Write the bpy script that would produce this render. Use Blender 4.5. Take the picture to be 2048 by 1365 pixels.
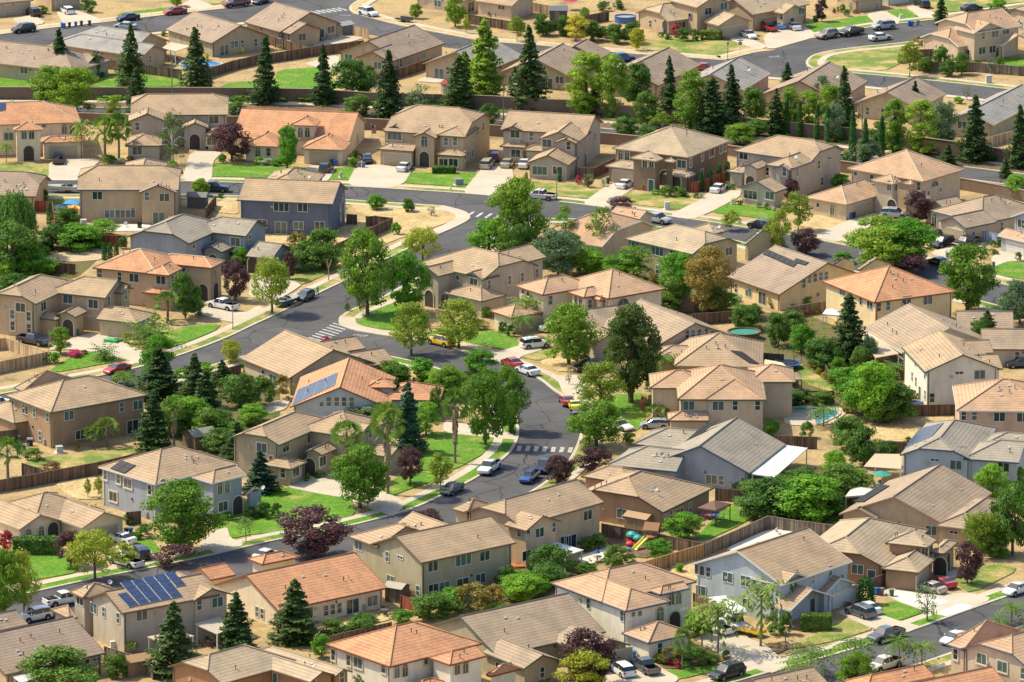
import bpy, bmesh, math, random
import numpy as np
from mathutils import Vector, Matrix
from mathutils.bvhtree import BVHTree
R = math.radians
random.seed(7)
scene = bpy.context.scene
for o in list(bpy.data.objects): bpy.data.objects.remove(o)
COL = scene.collection

# ------------------------------------------------------------------ camera
PITCH = R(14.3); FPX = 12500.0; CAMZ = 240.0; CAMY = -940.0
cd = bpy.data.cameras.new('camera'); cam = bpy.data.objects.new('camera', cd); COL.objects.link(cam)
cam.location = (0, CAMY, CAMZ); cam.rotation_euler = (math.pi/2 - PITCH, 0, 0)
cd.sensor_width = 36; cd.lens = 36*FPX/2048; cd.clip_start = 10; cd.clip_end = 6000
scene.camera = cam
scene.render.resolution_x = 1024; scene.render.resolution_y = 682

# ------------------------------------------------------------------ daylight
SUN_AZ = R(20)      # behind the viewer's left-hand side
SUN_EL = R(53)
sdir = Vector((-math.cos(SUN_AZ)*math.cos(SUN_EL), math.sin(SUN_AZ)*math.cos(SUN_EL), math.sin(SUN_EL)))
w = bpy.data.worlds.new("World"); scene.world = w; w.use_nodes = True
nt = w.node_tree; bg = nt.nodes['Background']
sky = nt.nodes.new('ShaderNodeTexSky'); sky.sky_type = 'NISHITA'; sky.sun_disc = False
sky.sun_elevation = SUN_EL; sky.sun_rotation = math.atan2(sdir.x, sdir.y)
sky.dust_density = 2.0
nt.links.new(sky.outputs[0], bg.inputs[0]); bg.inputs[1].default_value = 0.15
ld = bpy.data.lights.new('sun', 'SUN'); ld.energy = 3.7; ld.angle = R(0.5); ld.color = (1.0, 0.92, 0.68)
lo = bpy.data.objects.new('sun', ld); COL.objects.link(lo); lo.rotation_euler = sdir.to_track_quat('Z', 'Y').to_euler()
lo.location = (0, 0, 300)
scene.view_settings.view_transform = 'Standard'; scene.view_settings.look = 'None'
scene.view_settings.exposure = 0.55; scene.view_settings.gamma = 1.0

# ------------------------------------------------------------------ picking points on the ground from the survey grid
FW = Vector((0, math.cos(PITCH), -math.sin(PITCH))); UP = Vector((0, math.sin(PITCH), math.cos(PITCH)))
CP = Vector((0, CAMY, CAMZ))
def raydir(p): return FW + Vector((1, 0, 0))*((p[0]-1024)/FPX) - UP*((p[1]-682.5)/FPX)
def gnd(p, z=0.0):
    d = raydir(p); t = (z-CAMZ)/d.z; q = CP + d*t
    return Vector((q.x, q.y, z))
def proj(v):
    d = Vector(v)-CP; k = d.dot(FW)
    return (1024 + d.x/k*FPX, 682.5 - d.dot(UP)/k*FPX)
def ppm(y): return (y+2505)*0.969/240.0            # pixels of the 2048-wide photo per metre
TS = {'A': (0, 3.992), 'B': (300, 3.992), 'C': (640, 3.791), 'D': (1000, 3.740)}
def tp(t, p):
    if t == 'P': return p
    y0, s = TS[t[0]]; return ((int(t[1])-1)*512 + p[0]/s, y0 + p[1]/s)

# ------------------------------------------------------------------ object helpers
def tag(o, label=None, cat=None, group=None, kind=None):
    if label: o['label'] = label
    if cat: o['category'] = cat
    if group: o['group'] = group
    if kind: o['kind'] = kind
    return o
def obj(name, me, parent=None, mat=None, loc=(0, 0, 0), rot=(0, 0, 0), scale=(1, 1, 1)):
    o = bpy.data.objects.new(name, me); COL.objects.link(o)
    if parent: o.parent = parent
    o.location = loc; o.rotation_euler = rot; o.scale = scale
    if mat is not None and me is not None:
        if len(me.materials) == 0: me.materials.append(mat)
        elif me.materials[0] is not mat:
            o.material_slots[0].link = 'OBJECT'; o.material_slots[0].material = mat
    return o
def empty(name, loc, rz=0, sc=1.0):
    o = bpy.data.objects.new(name, None); COL.objects.link(o); o.location = loc; o.rotation_euler = (0, 0, rz)
    o.empty_display_size = .5; o.scale = (sc, sc, sc)
    return o
def mesh(name, vs, fs, mats=(), mi=None, uvs=None, smooth=False):
    me = bpy.data.meshes.new(name); me.from_pydata([tuple(v) for v in vs], [], fs)
    for m in mats: me.materials.append(m)
    if mi is not None: me.polygons.foreach_set('material_index', mi)
    if uvs is not None:
        l = me.uv_layers.new(name='uv'); l.data.foreach_set('uv', [c for f in uvs for q in f for c in q])
    if smooth: me.polygons.foreach_set('use_smooth', [True]*len(me.polygons))
    me.update(); return me
class MB:
    def __init__(s): s.v = []; s.f = []; s.m = []; s.uv = []
    def poly(s, pts, m=0, uv=None):
        i = len(s.v); s.v += [Vector(p) for p in pts]; s.f.append(list(range(i, i+len(pts)))); s.m.append(m)
        s.uv.append(uv if uv else [(0, 0)]*len(pts))
    def box(s, a, b, m=0):
        x0, y0, z0 = a; x1, y1, z1 = b
        p = [(x0,y0,z0),(x1,y0,z0),(x1,y1,z0),(x0,y1,z0),(x0,y0,z1),(x1,y0,z1),(x1,y1,z1),(x0,y1,z1)]
        i = len(s.v); s.v += [Vector(q) for q in p]
        for f in ((3,2,1,0),(4,5,6,7),(0,1,5,4),(1,2,6,5),(2,3,7,6),(3,0,4,7)):
            s.f.append([i+k for k in f]); s.m.append(m); s.uv.append([(0, 0)]*4)
    def beam(s, a, b, wd, ht, m=0, up=Vector((0, 0, 1))):
        a = Vector(a); b = Vector(b); d = (b-a)
        if d.length < 1e-4: return
        d.normalize(); r = d.cross(up)
        if r.length < 1e-3: r = Vector((1, 0, 0))
        r.normalize(); u = r.cross(d); i = len(s.v)
        for c in (a, b):
            for sx, sz in ((-1,-1),(1,-1),(1,1),(-1,1)): s.v.append(c + r*sx*wd/2 + u*sz*ht/2)
        for f in ((0,1,2,3),(7,6,5,4),(0,4,5,1),(1,5,6,2),(2,6,7,3),(3,7,4,0)):
            s.f.append([i+k for k in f]); s.m.append(m); s.uv.append([(0, 0)]*4)
    def tube(s, pts, rad, n=6, m=0, cap=True):
        pts = [Vector(p) for p in pts]; i0 = len(s.v)
        if not hasattr(rad, '__len__'): rad = [rad]*len(pts)
        for k, p in enumerate(pts):
            d = (pts[min(k+1, len(pts)-1)] - pts[max(k-1, 0)])
            d = d.normalized() if d.length > 0 else Vector((0, 0, 1))
            r = d.cross(Vector((0, 0, 1)))
            if r.length < .05: r = d.cross(Vector((1, 0, 0)))
            r.normalize(); u = r.cross(d)
            for j in range(n):
                a = 2*math.pi*j/n; s.v.append(p + (r*math.cos(a)+u*math.sin(a))*rad[k])
        for k in range(len(pts)-1):
            for j in range(n):
                a = i0+k*n+j; b = i0+k*n+(j+1) % n
                s.f.append([a, b, b+n, a+n]); s.m.append(m); s.uv.append([(0, 0)]*4)
        if cap:
            for k, rev in ((0, True), (len(pts)-1, False)):
                f = [i0+k*n+j for j in range(n)]
                s.f.append(f[::-1] if rev else f); s.m.append(m); s.uv.append([(0, 0)]*n)
    def lathe(s, prof, n=12, m=0, c=(0, 0, 0)):
        i0 = len(s.v)
        for r_, z in prof:
            for j in range(n):
                a = 2*math.pi*j/n; s.v.append(Vector((c[0]+r_*math.cos(a), c[1]+r_*math.sin(a), c[2]+z)))
        for k in range(len(prof)-1):
            for j in range(n):
                a = i0+k*n+j; b = i0+k*n+(j+1) % n
                s.f.append([a, b, b+n, a+n]); s.m.append(m); s.uv.append([(0, 0)]*4)
    def mesh(s, name, mats=(), smooth=False, uv=False):
        return mesh(name, s.v, s.f, mats, s.m, s.uv if uv else None, smooth)

# ------------------------------------------------------------------ materials
MATS = {}
def newmat(name):
    m = bpy.data.materials.new(name); m.use_nodes = True
    return m, m.node_tree, m.node_tree.nodes['Principled BSDF']
def N(nt, t, **kw):
    n = nt.nodes.new(t)
    for k, v in kw.items():
        if k.startswith('i_'): n.inputs[int(k[2:]) if k[2:].isdigit() else k[2:]].default_value = v
        else: setattr(n, k, v)
    return n
def ramp(nt, pts):
    r = nt.nodes.new('ShaderNodeValToRGB'); e = r.color_ramp.elements
    while len(e) < len(pts): e.new(.5)
    for el, (p, c) in zip(e, pts): el.position = p; el.color = (c[0], c[1], c[2], 1)
    return r
def flat(name, col, rough=.7, metal=0, spec=.3, noise=0, nscale=3.0, coat=0):
    if name in MATS: return MATS[name]
    m, nt, b = newmat(name); b.inputs['Roughness'].default_value = rough; b.inputs['Metallic'].default_value = metal
    b.inputs['Specular IOR Level'].default_value = spec; b.inputs['Coat Weight'].default_value = coat
    b.inputs['Base Color'].default_value = (*col, 1)
    if noise:
        tc = N(nt, 'ShaderNodeTexCoord'); nz = N(nt, 'ShaderNodeTexNoise'); nz.inputs['Scale'].default_value = nscale
        nz.inputs['Detail'].default_value = 5
        r = ramp(nt, [(.3, [c*(1-noise) for c in col]), (.7, [min(1, c*(1+noise)) for c in col])])
        nt.links.new(tc.outputs['Object'], nz.inputs['Vector']); nt.links.new(nz.outputs[0], r.inputs[0])
        nt.links.new(r.outputs[0], b.inputs['Base Color'])
    MATS[name] = m; return m
def groundmat(name, cols, scale=.12, rough=.9, detail=8, fine=.25, fscale=3.0, lac=2.0):
    """patchy ground cover: large patches mixed with fine speckle"""
    m, nt, b = newmat(name); b.inputs['Roughness'].default_value = rough; b.inputs['Specular IOR Level'].default_value = .15
    tc = N(nt, 'ShaderNodeTexCoord'); nz = N(nt, 'ShaderNodeTexNoise'); nz.inputs['Scale'].default_value = scale
    nz.inputs['Detail'].default_value = detail; nz.inputs['Roughness'].default_value = .6
    r = ramp(nt, cols); n2 = N(nt, 'ShaderNodeTexNoise'); n2.inputs['Scale'].default_value = fscale; n2.inputs['Detail'].default_value = 4
    r2 = ramp(nt, [(.3, (1-fine,)*3), (.7, (1+fine,)*3)]); mx = N(nt, 'ShaderNodeMix', data_type='RGBA', blend_type='MULTIPLY')
    mx.inputs['Factor'].default_value = 1
    L = nt.links.new
    L(tc.outputs['Object'], nz.inputs['Vector']); L(tc.outputs['Object'], n2.inputs['Vector']); L(nz.outputs[0], r.inputs[0])
    L(n2.outputs[0], r2.inputs[0]); L(r.outputs[0], mx.inputs[6]); L(r2.outputs[0], mx.inputs[7]); L(mx.outputs[2], b.inputs['Base Color'])
    bp = N(nt, 'ShaderNodeBump'); bp.inputs['Strength'].default_value = .5; bp.inputs['Distance'].default_value = .05
    L(n2.outputs[0], bp.inputs['Height']); L(bp.outputs[0], b.inputs['Normal'])
    MATS[name] = m; return m
M_dry = groundmat('dry_ground', [(.25, (.17,.14,.06)), (.40, (.31,.225,.115)), (.56, (.43,.305,.15)), (.70, (.33,.245,.105)), (.82, (.17,.18,.05))], .16, fine=.22, fscale=1.7)
M_hay = groundmat('dry_grass', [(.3, (.34,.24,.11)), (.5, (.48,.35,.17)), (.7, (.58,.44,.23))], .25, fine=.3, fscale=2.5)
M_lawn = groundmat('lawn', [(.26, (.36,.30,.11)), (.38, (.19,.25,.045)), (.5, (.09,.21,.02)), (.62, (.12,.245,.025)), (.8, (.19,.28,.045))], .22, fine=.35, fscale=2.5, detail=10)
M_lawn2 = groundmat('patchy_lawn', [(.36, (.46,.34,.16)), (.47, (.28,.26,.08)), (.58, (.13,.20,.04)), (.8, (.20,.22,.06))], .2, fine=.3, fscale=4)
M_dark = groundmat('shrub_bed', [(.3, (.10,.07,.04)), (.6, (.19,.13,.075)), (.8, (.13,.12,.05))], .3, fine=.35, fscale=3)
M_conc = groundmat('concrete', [(.3, (.45,.385,.30)), (.6, (.52,.45,.355)), (.8, (.56,.49,.39))], .2, fine=.08, fscale=3)
M_conc2 = groundmat('new_concrete', [(.3, (.60,.55,.47)), (.7, (.70,.65,.56))], .2, fine=.06, fscale=3)
M_asph = groundmat('asphalt', [(.3, (.078,.076,.080)), (.55, (.097,.094,.098)), (.75, (.115,.111,.115))], .12, fine=.14, fscale=6, rough=.85)
M_bed = groundmat('planted_ground', [(.3, (.09,.075,.035)), (.5, (.15,.12,.055)), (.65, (.10,.13,.035)), (.85, (.17,.14,.07))], .3, fine=.35, fscale=3)
_nt = M_asph.node_tree; _b = _nt.nodes['Principled BSDF']; _src = _b.inputs['Base Color'].links[0].from_socket
_tc = N(_nt, 'ShaderNodeTexCoord'); _dn = N(_nt, 'ShaderNodeTexNoise'); _dn.inputs['Scale'].default_value = .25; _dn.inputs['Detail'].default_value = 3
_ml = N(_nt, 'ShaderNodeMix', data_type='RGBA', blend_type='LINEAR_LIGHT'); _ml.inputs['Factor'].default_value = .6; _nt.links.new(_tc.outputs['Object'], _ml.inputs[6]); _nt.links.new(_tc.outputs['Object'], _dn.inputs['Vector']); _nt.links.new(_dn.outputs['Color'], _ml.inputs[7])
_vo = N(_nt, 'ShaderNodeTexVoronoi', feature='DISTANCE_TO_EDGE'); _vo.inputs['Scale'].default_value = .11; _nt.links.new(_ml.outputs[2], _vo.inputs['Vector'])
_r = ramp(_nt, [(0, (.45,.45,.45)), (.006, (.55,.55,.55)), (.012, (1,1,1))]); _nt.links.new(_vo.outputs['Distance'], _r.inputs[0])
_pn = N(_nt, 'ShaderNodeTexNoise'); _pn.inputs['Scale'].default_value = .05; _pn.inputs['Detail'].default_value = 9; _pn.inputs['Roughness'].default_value = .7; _nt.links.new(_tc.outputs['Object'], _pn.inputs['Vector'])
_r2 = ramp(_nt, [(.35, (.80,.80,.81)), (.5, (1,1,1)), (.62, (1.22,1.2,1.18))]); _nt.links.new(_pn.outputs[0], _r2.inputs[0])
_m1 = N(_nt, 'ShaderNodeMix', data_type='RGBA', blend_type='MULTIPLY'); _m1.inputs['Factor'].default_value = 1; _nt.links.new(_src, _m1.inputs[6]); _nt.links.new(_r.outputs[0], _m1.inputs[7])
_m2 = N(_nt, 'ShaderNodeMix', data_type='RGBA', blend_type='MULTIPLY'); _m2.inputs['Factor'].default_value = 1; _nt.links.new(_m1.outputs[2], _m2.inputs[6]); _nt.links.new(_r2.outputs[0], _m2.inputs[7]); _nt.links.new(_m2.outputs[2], _b.inputs['Base Color'])
M_sand = groundmat('gravel', [(.3, (.42,.32,.20)), (.7, (.55,.43,.28))], .5, fine=.3, fscale=5)
M_paint = groundmat('worn_road_paint', [(.38, (.20,.19,.19)), (.48, (.44,.43,.41)), (.7, (.56,.55,.52))], 1.6, fine=.15, fscale=6)
M_white = flat('white_paint', (.72,.71,.68), .6, noise=.12, nscale=2)

def stucco(name, col):
    if name in MATS: return MATS[name]
    m, nt, b = newmat(name); b.inputs['Roughness'].default_value = .92; b.inputs['Specular IOR Level'].default_value = .15
    tc = N(nt, 'ShaderNodeTexCoord'); nz = N(nt, 'ShaderNodeTexNoise'); nz.inputs['Scale'].default_value = .8; nz.inputs['Detail'].default_value = 7
    nz.inputs['Roughness'].default_value = .65
    r = ramp(nt, [(.25, [c*.80 for c in col]), (.5, [c*.97 for c in col]), (.75, [min(1, c*1.1) for c in col])])
    L = nt.links.new
    mp = N(nt, 'ShaderNodeMapping'); mp.inputs['Scale'].default_value = (1, 1, .45)
    L(tc.outputs['Object'], mp.inputs[0]); L(mp.outputs[0], nz.inputs['Vector']); L(nz.outputs[0], r.inputs[0]); L(r.outputs[0], b.inputs['Base Color'])
    st_ = N(nt, 'ShaderNodeTexNoise'); st_.inputs['Scale'].default_value = 1.6; st_.inputs['Detail'].default_value = 5; mp2 = N(nt, 'ShaderNodeMapping'); mp2.inputs['Scale'].default_value = (.8, .8, .2)
    L(tc.outputs['Object'], mp2.inputs[0]); L(mp2.outputs[0], st_.inputs['Vector']); rs = ramp(nt, [(.34, (.78,.76,.73)), (.48, (1,1,1)), (.7, (1.05,1.04,1.03))]); L(st_.outputs[0], rs.inputs[0])
    ms = N(nt, 'ShaderNodeMix', data_type='RGBA', blend_type='MULTIPLY'); ms.inputs['Factor'].default_value = .28; L(r.outputs[0], ms.inputs[6]); L(rs.outputs[0], ms.inputs[7]); L(ms.outputs[2], b.inputs['Base Color'])
    n2 = N(nt, 'ShaderNodeTexNoise'); n2.inputs['Scale'].default_value = 9; L(tc.outputs['Object'], n2.inputs['Vector'])
    bp = N(nt, 'ShaderNodeBump'); bp.inputs['Strength'].default_value = .35; bp.inputs['Distance'].default_value = .03
    L(n2.outputs[0], bp.inputs['Height']); L(bp.outputs[0], b.inputs['Normal'])
    MATS[name] = m; return m
WALLS = {'beige': (.50,.395,.275), 'tan': (.44,.33,.21), 'olive': (.36,.31,.205), 'brown': (.32,.21,.13), 'darkbrown': (.235,.165,.11),
 'slate': (.14,.155,.205), 'bluegrey': (.26,.295,.32), 'cream': (.66,.54,.38), 'white': (.70,.62,.50), 'yellow': (.64,.50,.28),
 'paleblue': (.40,.44,.46), 'greige': (.42,.36,.285), 'pink': (.47,.34,.25), 'rust': (.36,.20,.10), 'green': (.30,.31,.22), 'cblue': (.33,.37,.42), 'mint': (.42,.43,.36), 'steel': (.29,.31,.34)}
WALLS = {k: tuple(min(.78, c*(1.16 if k not in ('slate', 'darkbrown', 'rust') else 1.05)) for c in v) for k, v in WALLS.items()}
def tile_mat(key, col, var=.14):
    m, nt, b = newmat('roof_tile_'+key); b.inputs['Roughness'].default_value = .85; b.inputs['Specular IOR Level'].default_value = .2
    L = nt.links.new; uv = N(nt, 'ShaderNodeUVMap'); sp = N(nt, 'ShaderNodeSeparateXYZ'); L(uv.outputs[0], sp.inputs[0])
    def math_(op, a, b_=None, c=None):
        n = N(nt, 'ShaderNodeMath', operation=op)
        for i, v in enumerate((a, b_, c)):
            if v is None: continue
            if isinstance(v, (int, float)): n.inputs[i].default_value = v
            else: L(v, n.inputs[i])
        return n.outputs[0]
    v = math_('MULTIPLY', sp.outputs['Y'], 1/.56); vf = math_('FRACT', v); vi = math_('FLOOR', v)
    u = math_('ADD', math_('MULTIPLY', sp.outputs['X'], 1/.42), math_('MULTIPLY', vi, .37)); ui = math_('FLOOR', u); uf = math_('FRACT', u)
    cb = N(nt, 'ShaderNodeCombineXYZ'); L(ui, cb.inputs[0]); L(vi, cb.inputs[1])
    wn = N(nt, 'ShaderNodeTexWhiteNoise', noise_dimensions='3D'); oi = N(nt, 'ShaderNodeObjectInfo'); L(oi.outputs['Random'], cb.inputs[2]); L(cb.outputs[0], wn.inputs['Vector'])
    r = ramp(nt, [(0, [c*(1-var*.9) for c in col]), (.5, col), (1, [min(1, c*(1+var*.6)) for c in col])]); L(wn.outputs['Value'], r.inputs[0])
    # course shadow line at each tile butt: shade painted into the colour, overlap relief as bump
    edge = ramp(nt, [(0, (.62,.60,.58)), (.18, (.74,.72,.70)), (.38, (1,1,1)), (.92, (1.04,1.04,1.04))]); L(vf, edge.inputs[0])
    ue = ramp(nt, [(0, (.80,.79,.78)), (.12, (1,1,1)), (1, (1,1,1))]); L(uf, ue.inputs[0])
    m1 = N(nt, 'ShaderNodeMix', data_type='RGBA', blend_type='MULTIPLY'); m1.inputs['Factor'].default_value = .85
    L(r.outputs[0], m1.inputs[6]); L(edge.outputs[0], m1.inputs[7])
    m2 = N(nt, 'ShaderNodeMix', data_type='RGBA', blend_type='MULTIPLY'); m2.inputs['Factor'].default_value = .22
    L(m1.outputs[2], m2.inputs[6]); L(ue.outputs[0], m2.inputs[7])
    nz = N(nt, 'ShaderNodeTexNoise'); nz.inputs['Scale'].default_value = .35; nz.inputs['Detail'].default_value = 6; tc = N(nt, 'ShaderNodeTexCoord'); L(tc.outputs['Object'], nz.inputs['Vector'])
    r3 = ramp(nt, [(.28, (.76,.78,.80)), (.5, (.98,.98,.98)), (.72, (1.12,1.09,1.05))]); L(nz.outputs[0], r3.inputs[0])
    m3 = N(nt, 'ShaderNodeMix', data_type='RGBA', blend_type='MULTIPLY'); m3.inputs['Factor'].default_value = 1
    L(m2.outputs[2], m3.inputs[6]); L(r3.outputs[0], m3.inputs[7]); L(m3.outputs[2], b.inputs['Base Color'])
    bp = N(nt, 'ShaderNodeBump'); bp.inputs['Strength'].default_value = .55; bp.inputs['Distance'].default_value = .05
    L(vf, bp.inputs['Height']); L(bp.outputs[0], b.inputs['Normal'])
    return m
ROOFC = {'tan': (.43,.308,.198), 'taupe': (.37,.28,.20), 'orange': (.56,.285,.155), 'brown': (.345,.26,.195), 'grey': (.33,.31,.285), 'sand': (.445,.345,.235), 'peach': (.505,.325,.205), 'greytan': (.34,.295,.235), 'char': (.235,.21,.185)}
ROOFM = {k: tile_mat(k, c, .12 if k == 'orange' else .08) for k, c in ROOFC.items()}
CAPM = {k: flat('ridge_cap_'+k, [x*.74 for x in c], .85) for k, c in ROOFC.items()}
FASC = {'white': (.62,.60,.55), 'brown': (.16,.10,.06), 'blue': (.07,.11,.17), 'green': (.08,.12,.085), 'tan': (.36,.25,.16), 'red': (.22,.07,.04), 'dark': (.07,.06,.055), 'cream': (.55,.47,.36)}
FM = {k: flat('fascia_'+k, c, .6) for k, c in FASC.items()}
M_frame = flat('window_frame_white', (.66,.65,.61), .5)
M_trim = flat('stucco_trim', (.60,.52,.40), .8)
def glassmat(name, col, rough=.12):
    m, nt, b = newmat(name); L = nt.links.new
    oi = N(nt, 'ShaderNodeObjectInfo'); r = ramp(nt, [(0, [c*.4 for c in col]), (.5, col), (1, [min(1, c*2.2+.04) for c in col])]); r.color_ramp.interpolation = 'CONSTANT'
    L(oi.outputs['Random'], r.inputs[0]); L(r.outputs[0], b.inputs['Base Color'])
    b.inputs['Roughness'].default_value = rough; b.inputs['Specular IOR Level'].default_value = .8
    return m
M_glass = glassmat('window_glass', (.075,.125,.115))
M_dim = flat('painted_porch_shade', (.07,.06,.05), .9)  # flat dark sheet filling each archway, porch shade painted as colour
M_gar = flat('garage_door_tan', (.46,.37,.26), .6)
M_garw = flat('garage_door_white', (.66,.63,.57), .6)
M_door = flat('entry_door', (.05,.085,.075), .5)
M_metal = flat('galvanised_metal', (.42,.42,.41), .45, metal=.6)
M_black = flat('black_plastic', (.02,.02,.022), .5)
# ------------------------------------------------------------------ windows and doors (shared meshes)
WK = {'w': (1.75, 1.45), 'n': (.85, 1.5), 's': (.75, .8), 'S': (1.3, .5), 'W': (2.7, 1.55), 'd': (2.1, 2.1), 'g': (4.9, 2.2), 'h': (4.9, 2.2), 'G': (2.6, 2.2),
      'a': (.85, 1.7), 'A': (1.2, 1.9), 'O': (1.8, 2.7), 'H': (2.2, 1.0), 'D': (1.05, 2.1)}
WNAME = {'w': 'window', 'n': 'window', 's': 'window', 'S': 'window', 'W': 'window', 'd': 'sliding_door', 'g': 'garage_door', 'h': 'garage_door', 'G': 'garage_door',
         'a': 'arched_window', 'A': 'arched_window', 'O': 'entry_archway', 'H': 'half_round_window', 'D': 'front_door'}
_wc = {}
def arch_pts(wd, ht, n=9, full=True):
    r = wd/2; zs = ht/2 - r
    return [(r*math.cos(math.pi*k/(n-1)), zs + r*math.sin(math.pi*k/(n-1))) for k in range(n)]
def win_meshes(k, trim):
    key = (k, trim)
    if key in _wc: return _wc[key]
    wd, ht = WK[k]; f = MB(); p = MB(); t = .075 if k in 'wnsSWdH' else .1
    fm = {0: M_frame, 1: M_trim}[trim]
    def rect(mb, x0, x1, z0, z1, y0, y1): mb.box((x0, y0, z0), (x1, y1, z1))
    if k in 'wnsSWd':
        if trim:                                      # wide moulded surround and sill
            rect(f, -wd/2-.14, wd/2+.14, ht/2, ht/2+.16, -.09, 0); rect(f, -wd/2-.14, wd/2+.14, -ht/2-.16, -ht/2, -.12, 0)
            rect(f, -wd/2-.14, -wd/2, -ht/2, ht/2, -.085, 0); rect(f, wd/2, wd/2+.14, -ht/2, ht/2, -.085, 0)
        rect(f, -wd/2, wd/2, ht/2-t, ht/2, -.07, 0); rect(f, -wd/2, wd/2, -ht/2, -ht/2+t, -.07, 0)
        rect(f, -wd/2, -wd/2+t, -ht/2+t, ht/2-t, -.068, 0); rect(f, wd/2-t, wd/2, -ht/2+t, ht/2-t, -.068, 0)
        n = {'w': 2, 'n': 1, 's': 1, 'S': 2, 'W': 3, 'd': 2}[k]
        for i in range(1, n):
            x = -wd/2 + wd*i/n; rect(f, x-.04, x+.04, -ht/2+t, ht/2-t, -.064, 0)
        if k == 'n': rect(f, -wd/2+t, wd/2-t, -.035, .035, -.06, 0)
        rect(p, -wd/2+t*.5, wd/2-t*.5, -ht/2+t*.5, ht/2-t*.5, -.03, .01)
        pm = M_glass
    elif k in 'aAOH':
        prof = arch_pts(wd, ht)
        if k == 'H': r = wd/2; prof = [(r*math.cos(math.pi*j/8), -ht/2 + ht*math.sin(math.pi*j/8)) for j in range(9)]
        bz = -ht/2
        loop = [(wd/2, bz)]*(k != 'H') + prof + [(-wd/2, bz)]*(k != 'H')
        s = .16 if k != 'H' else .1
        cx, cz = 0, ht/2-wd/2 if k != 'H' else -ht/2
        out = []
        for x, z in loop:
            if z <= cz+1e-6: out.append((x + (s if x > 0 else -s), z))
            else:
                d = math.hypot(x-cx, z-cz); out.append((cx+(x-cx)*(1+s/d), cz+(z-cz)*(1+s/d)))
        for j in range(len(loop)-1):
            a, b, c, d = loop[j], loop[j+1], out[j+1], out[j]
            f.poly([(a[0],-.1,a[1]),(d[0],-.1,d[1]),(c[0],-.1,c[1]),(b[0],-.1,b[1])])
            f.poly([(d[0],-.1,d[1]),(d[0],0,d[1]),(c[0],0,c[1]),(c[0],-.1,c[1])])
            f.poly([(a[0],-.1,a[1]),(b[0],-.1,b[1]),(b[0],0,b[1]),(a[0],0,a[1])])
        if k in 'aAH': rect(f, -.03, .03, -ht/2, ht/2-.1, -.06, 0)
        if k in 'aA': rect(f, -wd/2, wd/2, ht/2-wd/2-.03, ht/2-wd/2+.03, -.058, 0)
        if k == 'H': rect(f, -wd/2, wd/2, -ht/2-.08, -ht/2, -.1, 0)
        p.poly([(x, -.02, z) for x, z in loop][::-1])
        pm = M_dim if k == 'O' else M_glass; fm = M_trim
    elif k in 'ghG':
        rect(f, -wd/2-.15, wd/2+.15, ht/2, ht/2+.18, -.09, 0)
        rect(f, -wd/2-.15, -wd/2, -ht/2, ht/2, -.088, 0); rect(f, wd/2, wd/2+.15, -ht/2, ht/2, -.088, 0)
        for i in range(4):
            z = -ht/2 + ht*i/4; rect(p, -wd/2, wd/2, z+.015, z+ht/4-.015, -.045, 0)
            nn = max(2, int(wd/.62))
            for j in range(nn):
                x = -wd/2 + wd*(j+.5)/nn; rect(p, x-wd/nn*.38, x+wd/nn*.38, z+.1, z+ht/4-.1, -.058, -.01)
        pm = M_garw if k == 'h' else M_gar; fm = M_trim
    else:
        rect(f, -wd/2-.1, wd/2+.1, ht/2, ht/2+.1, -.08, 0); rect(f, -wd/2-.1, -wd/2, -ht/2, ht/2, -.078, 0); rect(f, wd/2, wd/2+.1, -ht/2, ht/2, -.078, 0)
        rect(p, -wd/2, wd/2, -ht/2, ht/2, -.05, 0); pm = M_door
    a = f.mesh('frame_'+k, [fm]); b = p.mesh('pane_'+k, [pm]); _wc[key] = (a, b); return _wc[key]

# roof vents
_v = MB(); _v.box((-.22, -.16, 0), (.22, .16, .13)); V_BOX = _v.mesh('roof_vent_box', [flat('vent_metal', (.45,.40,.34), .5)])
_v = MB(); _v.tube([(0, 0, -.2), (0, 0, .42)], .06, 6); _v.tube([(0, 0, .40), (0, 0, .5)], .11, 6); V_PIPE = _v.mesh('vent_pipe_mesh', [flat('vent_dark', (.10,.07,.055), .6)])

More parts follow.
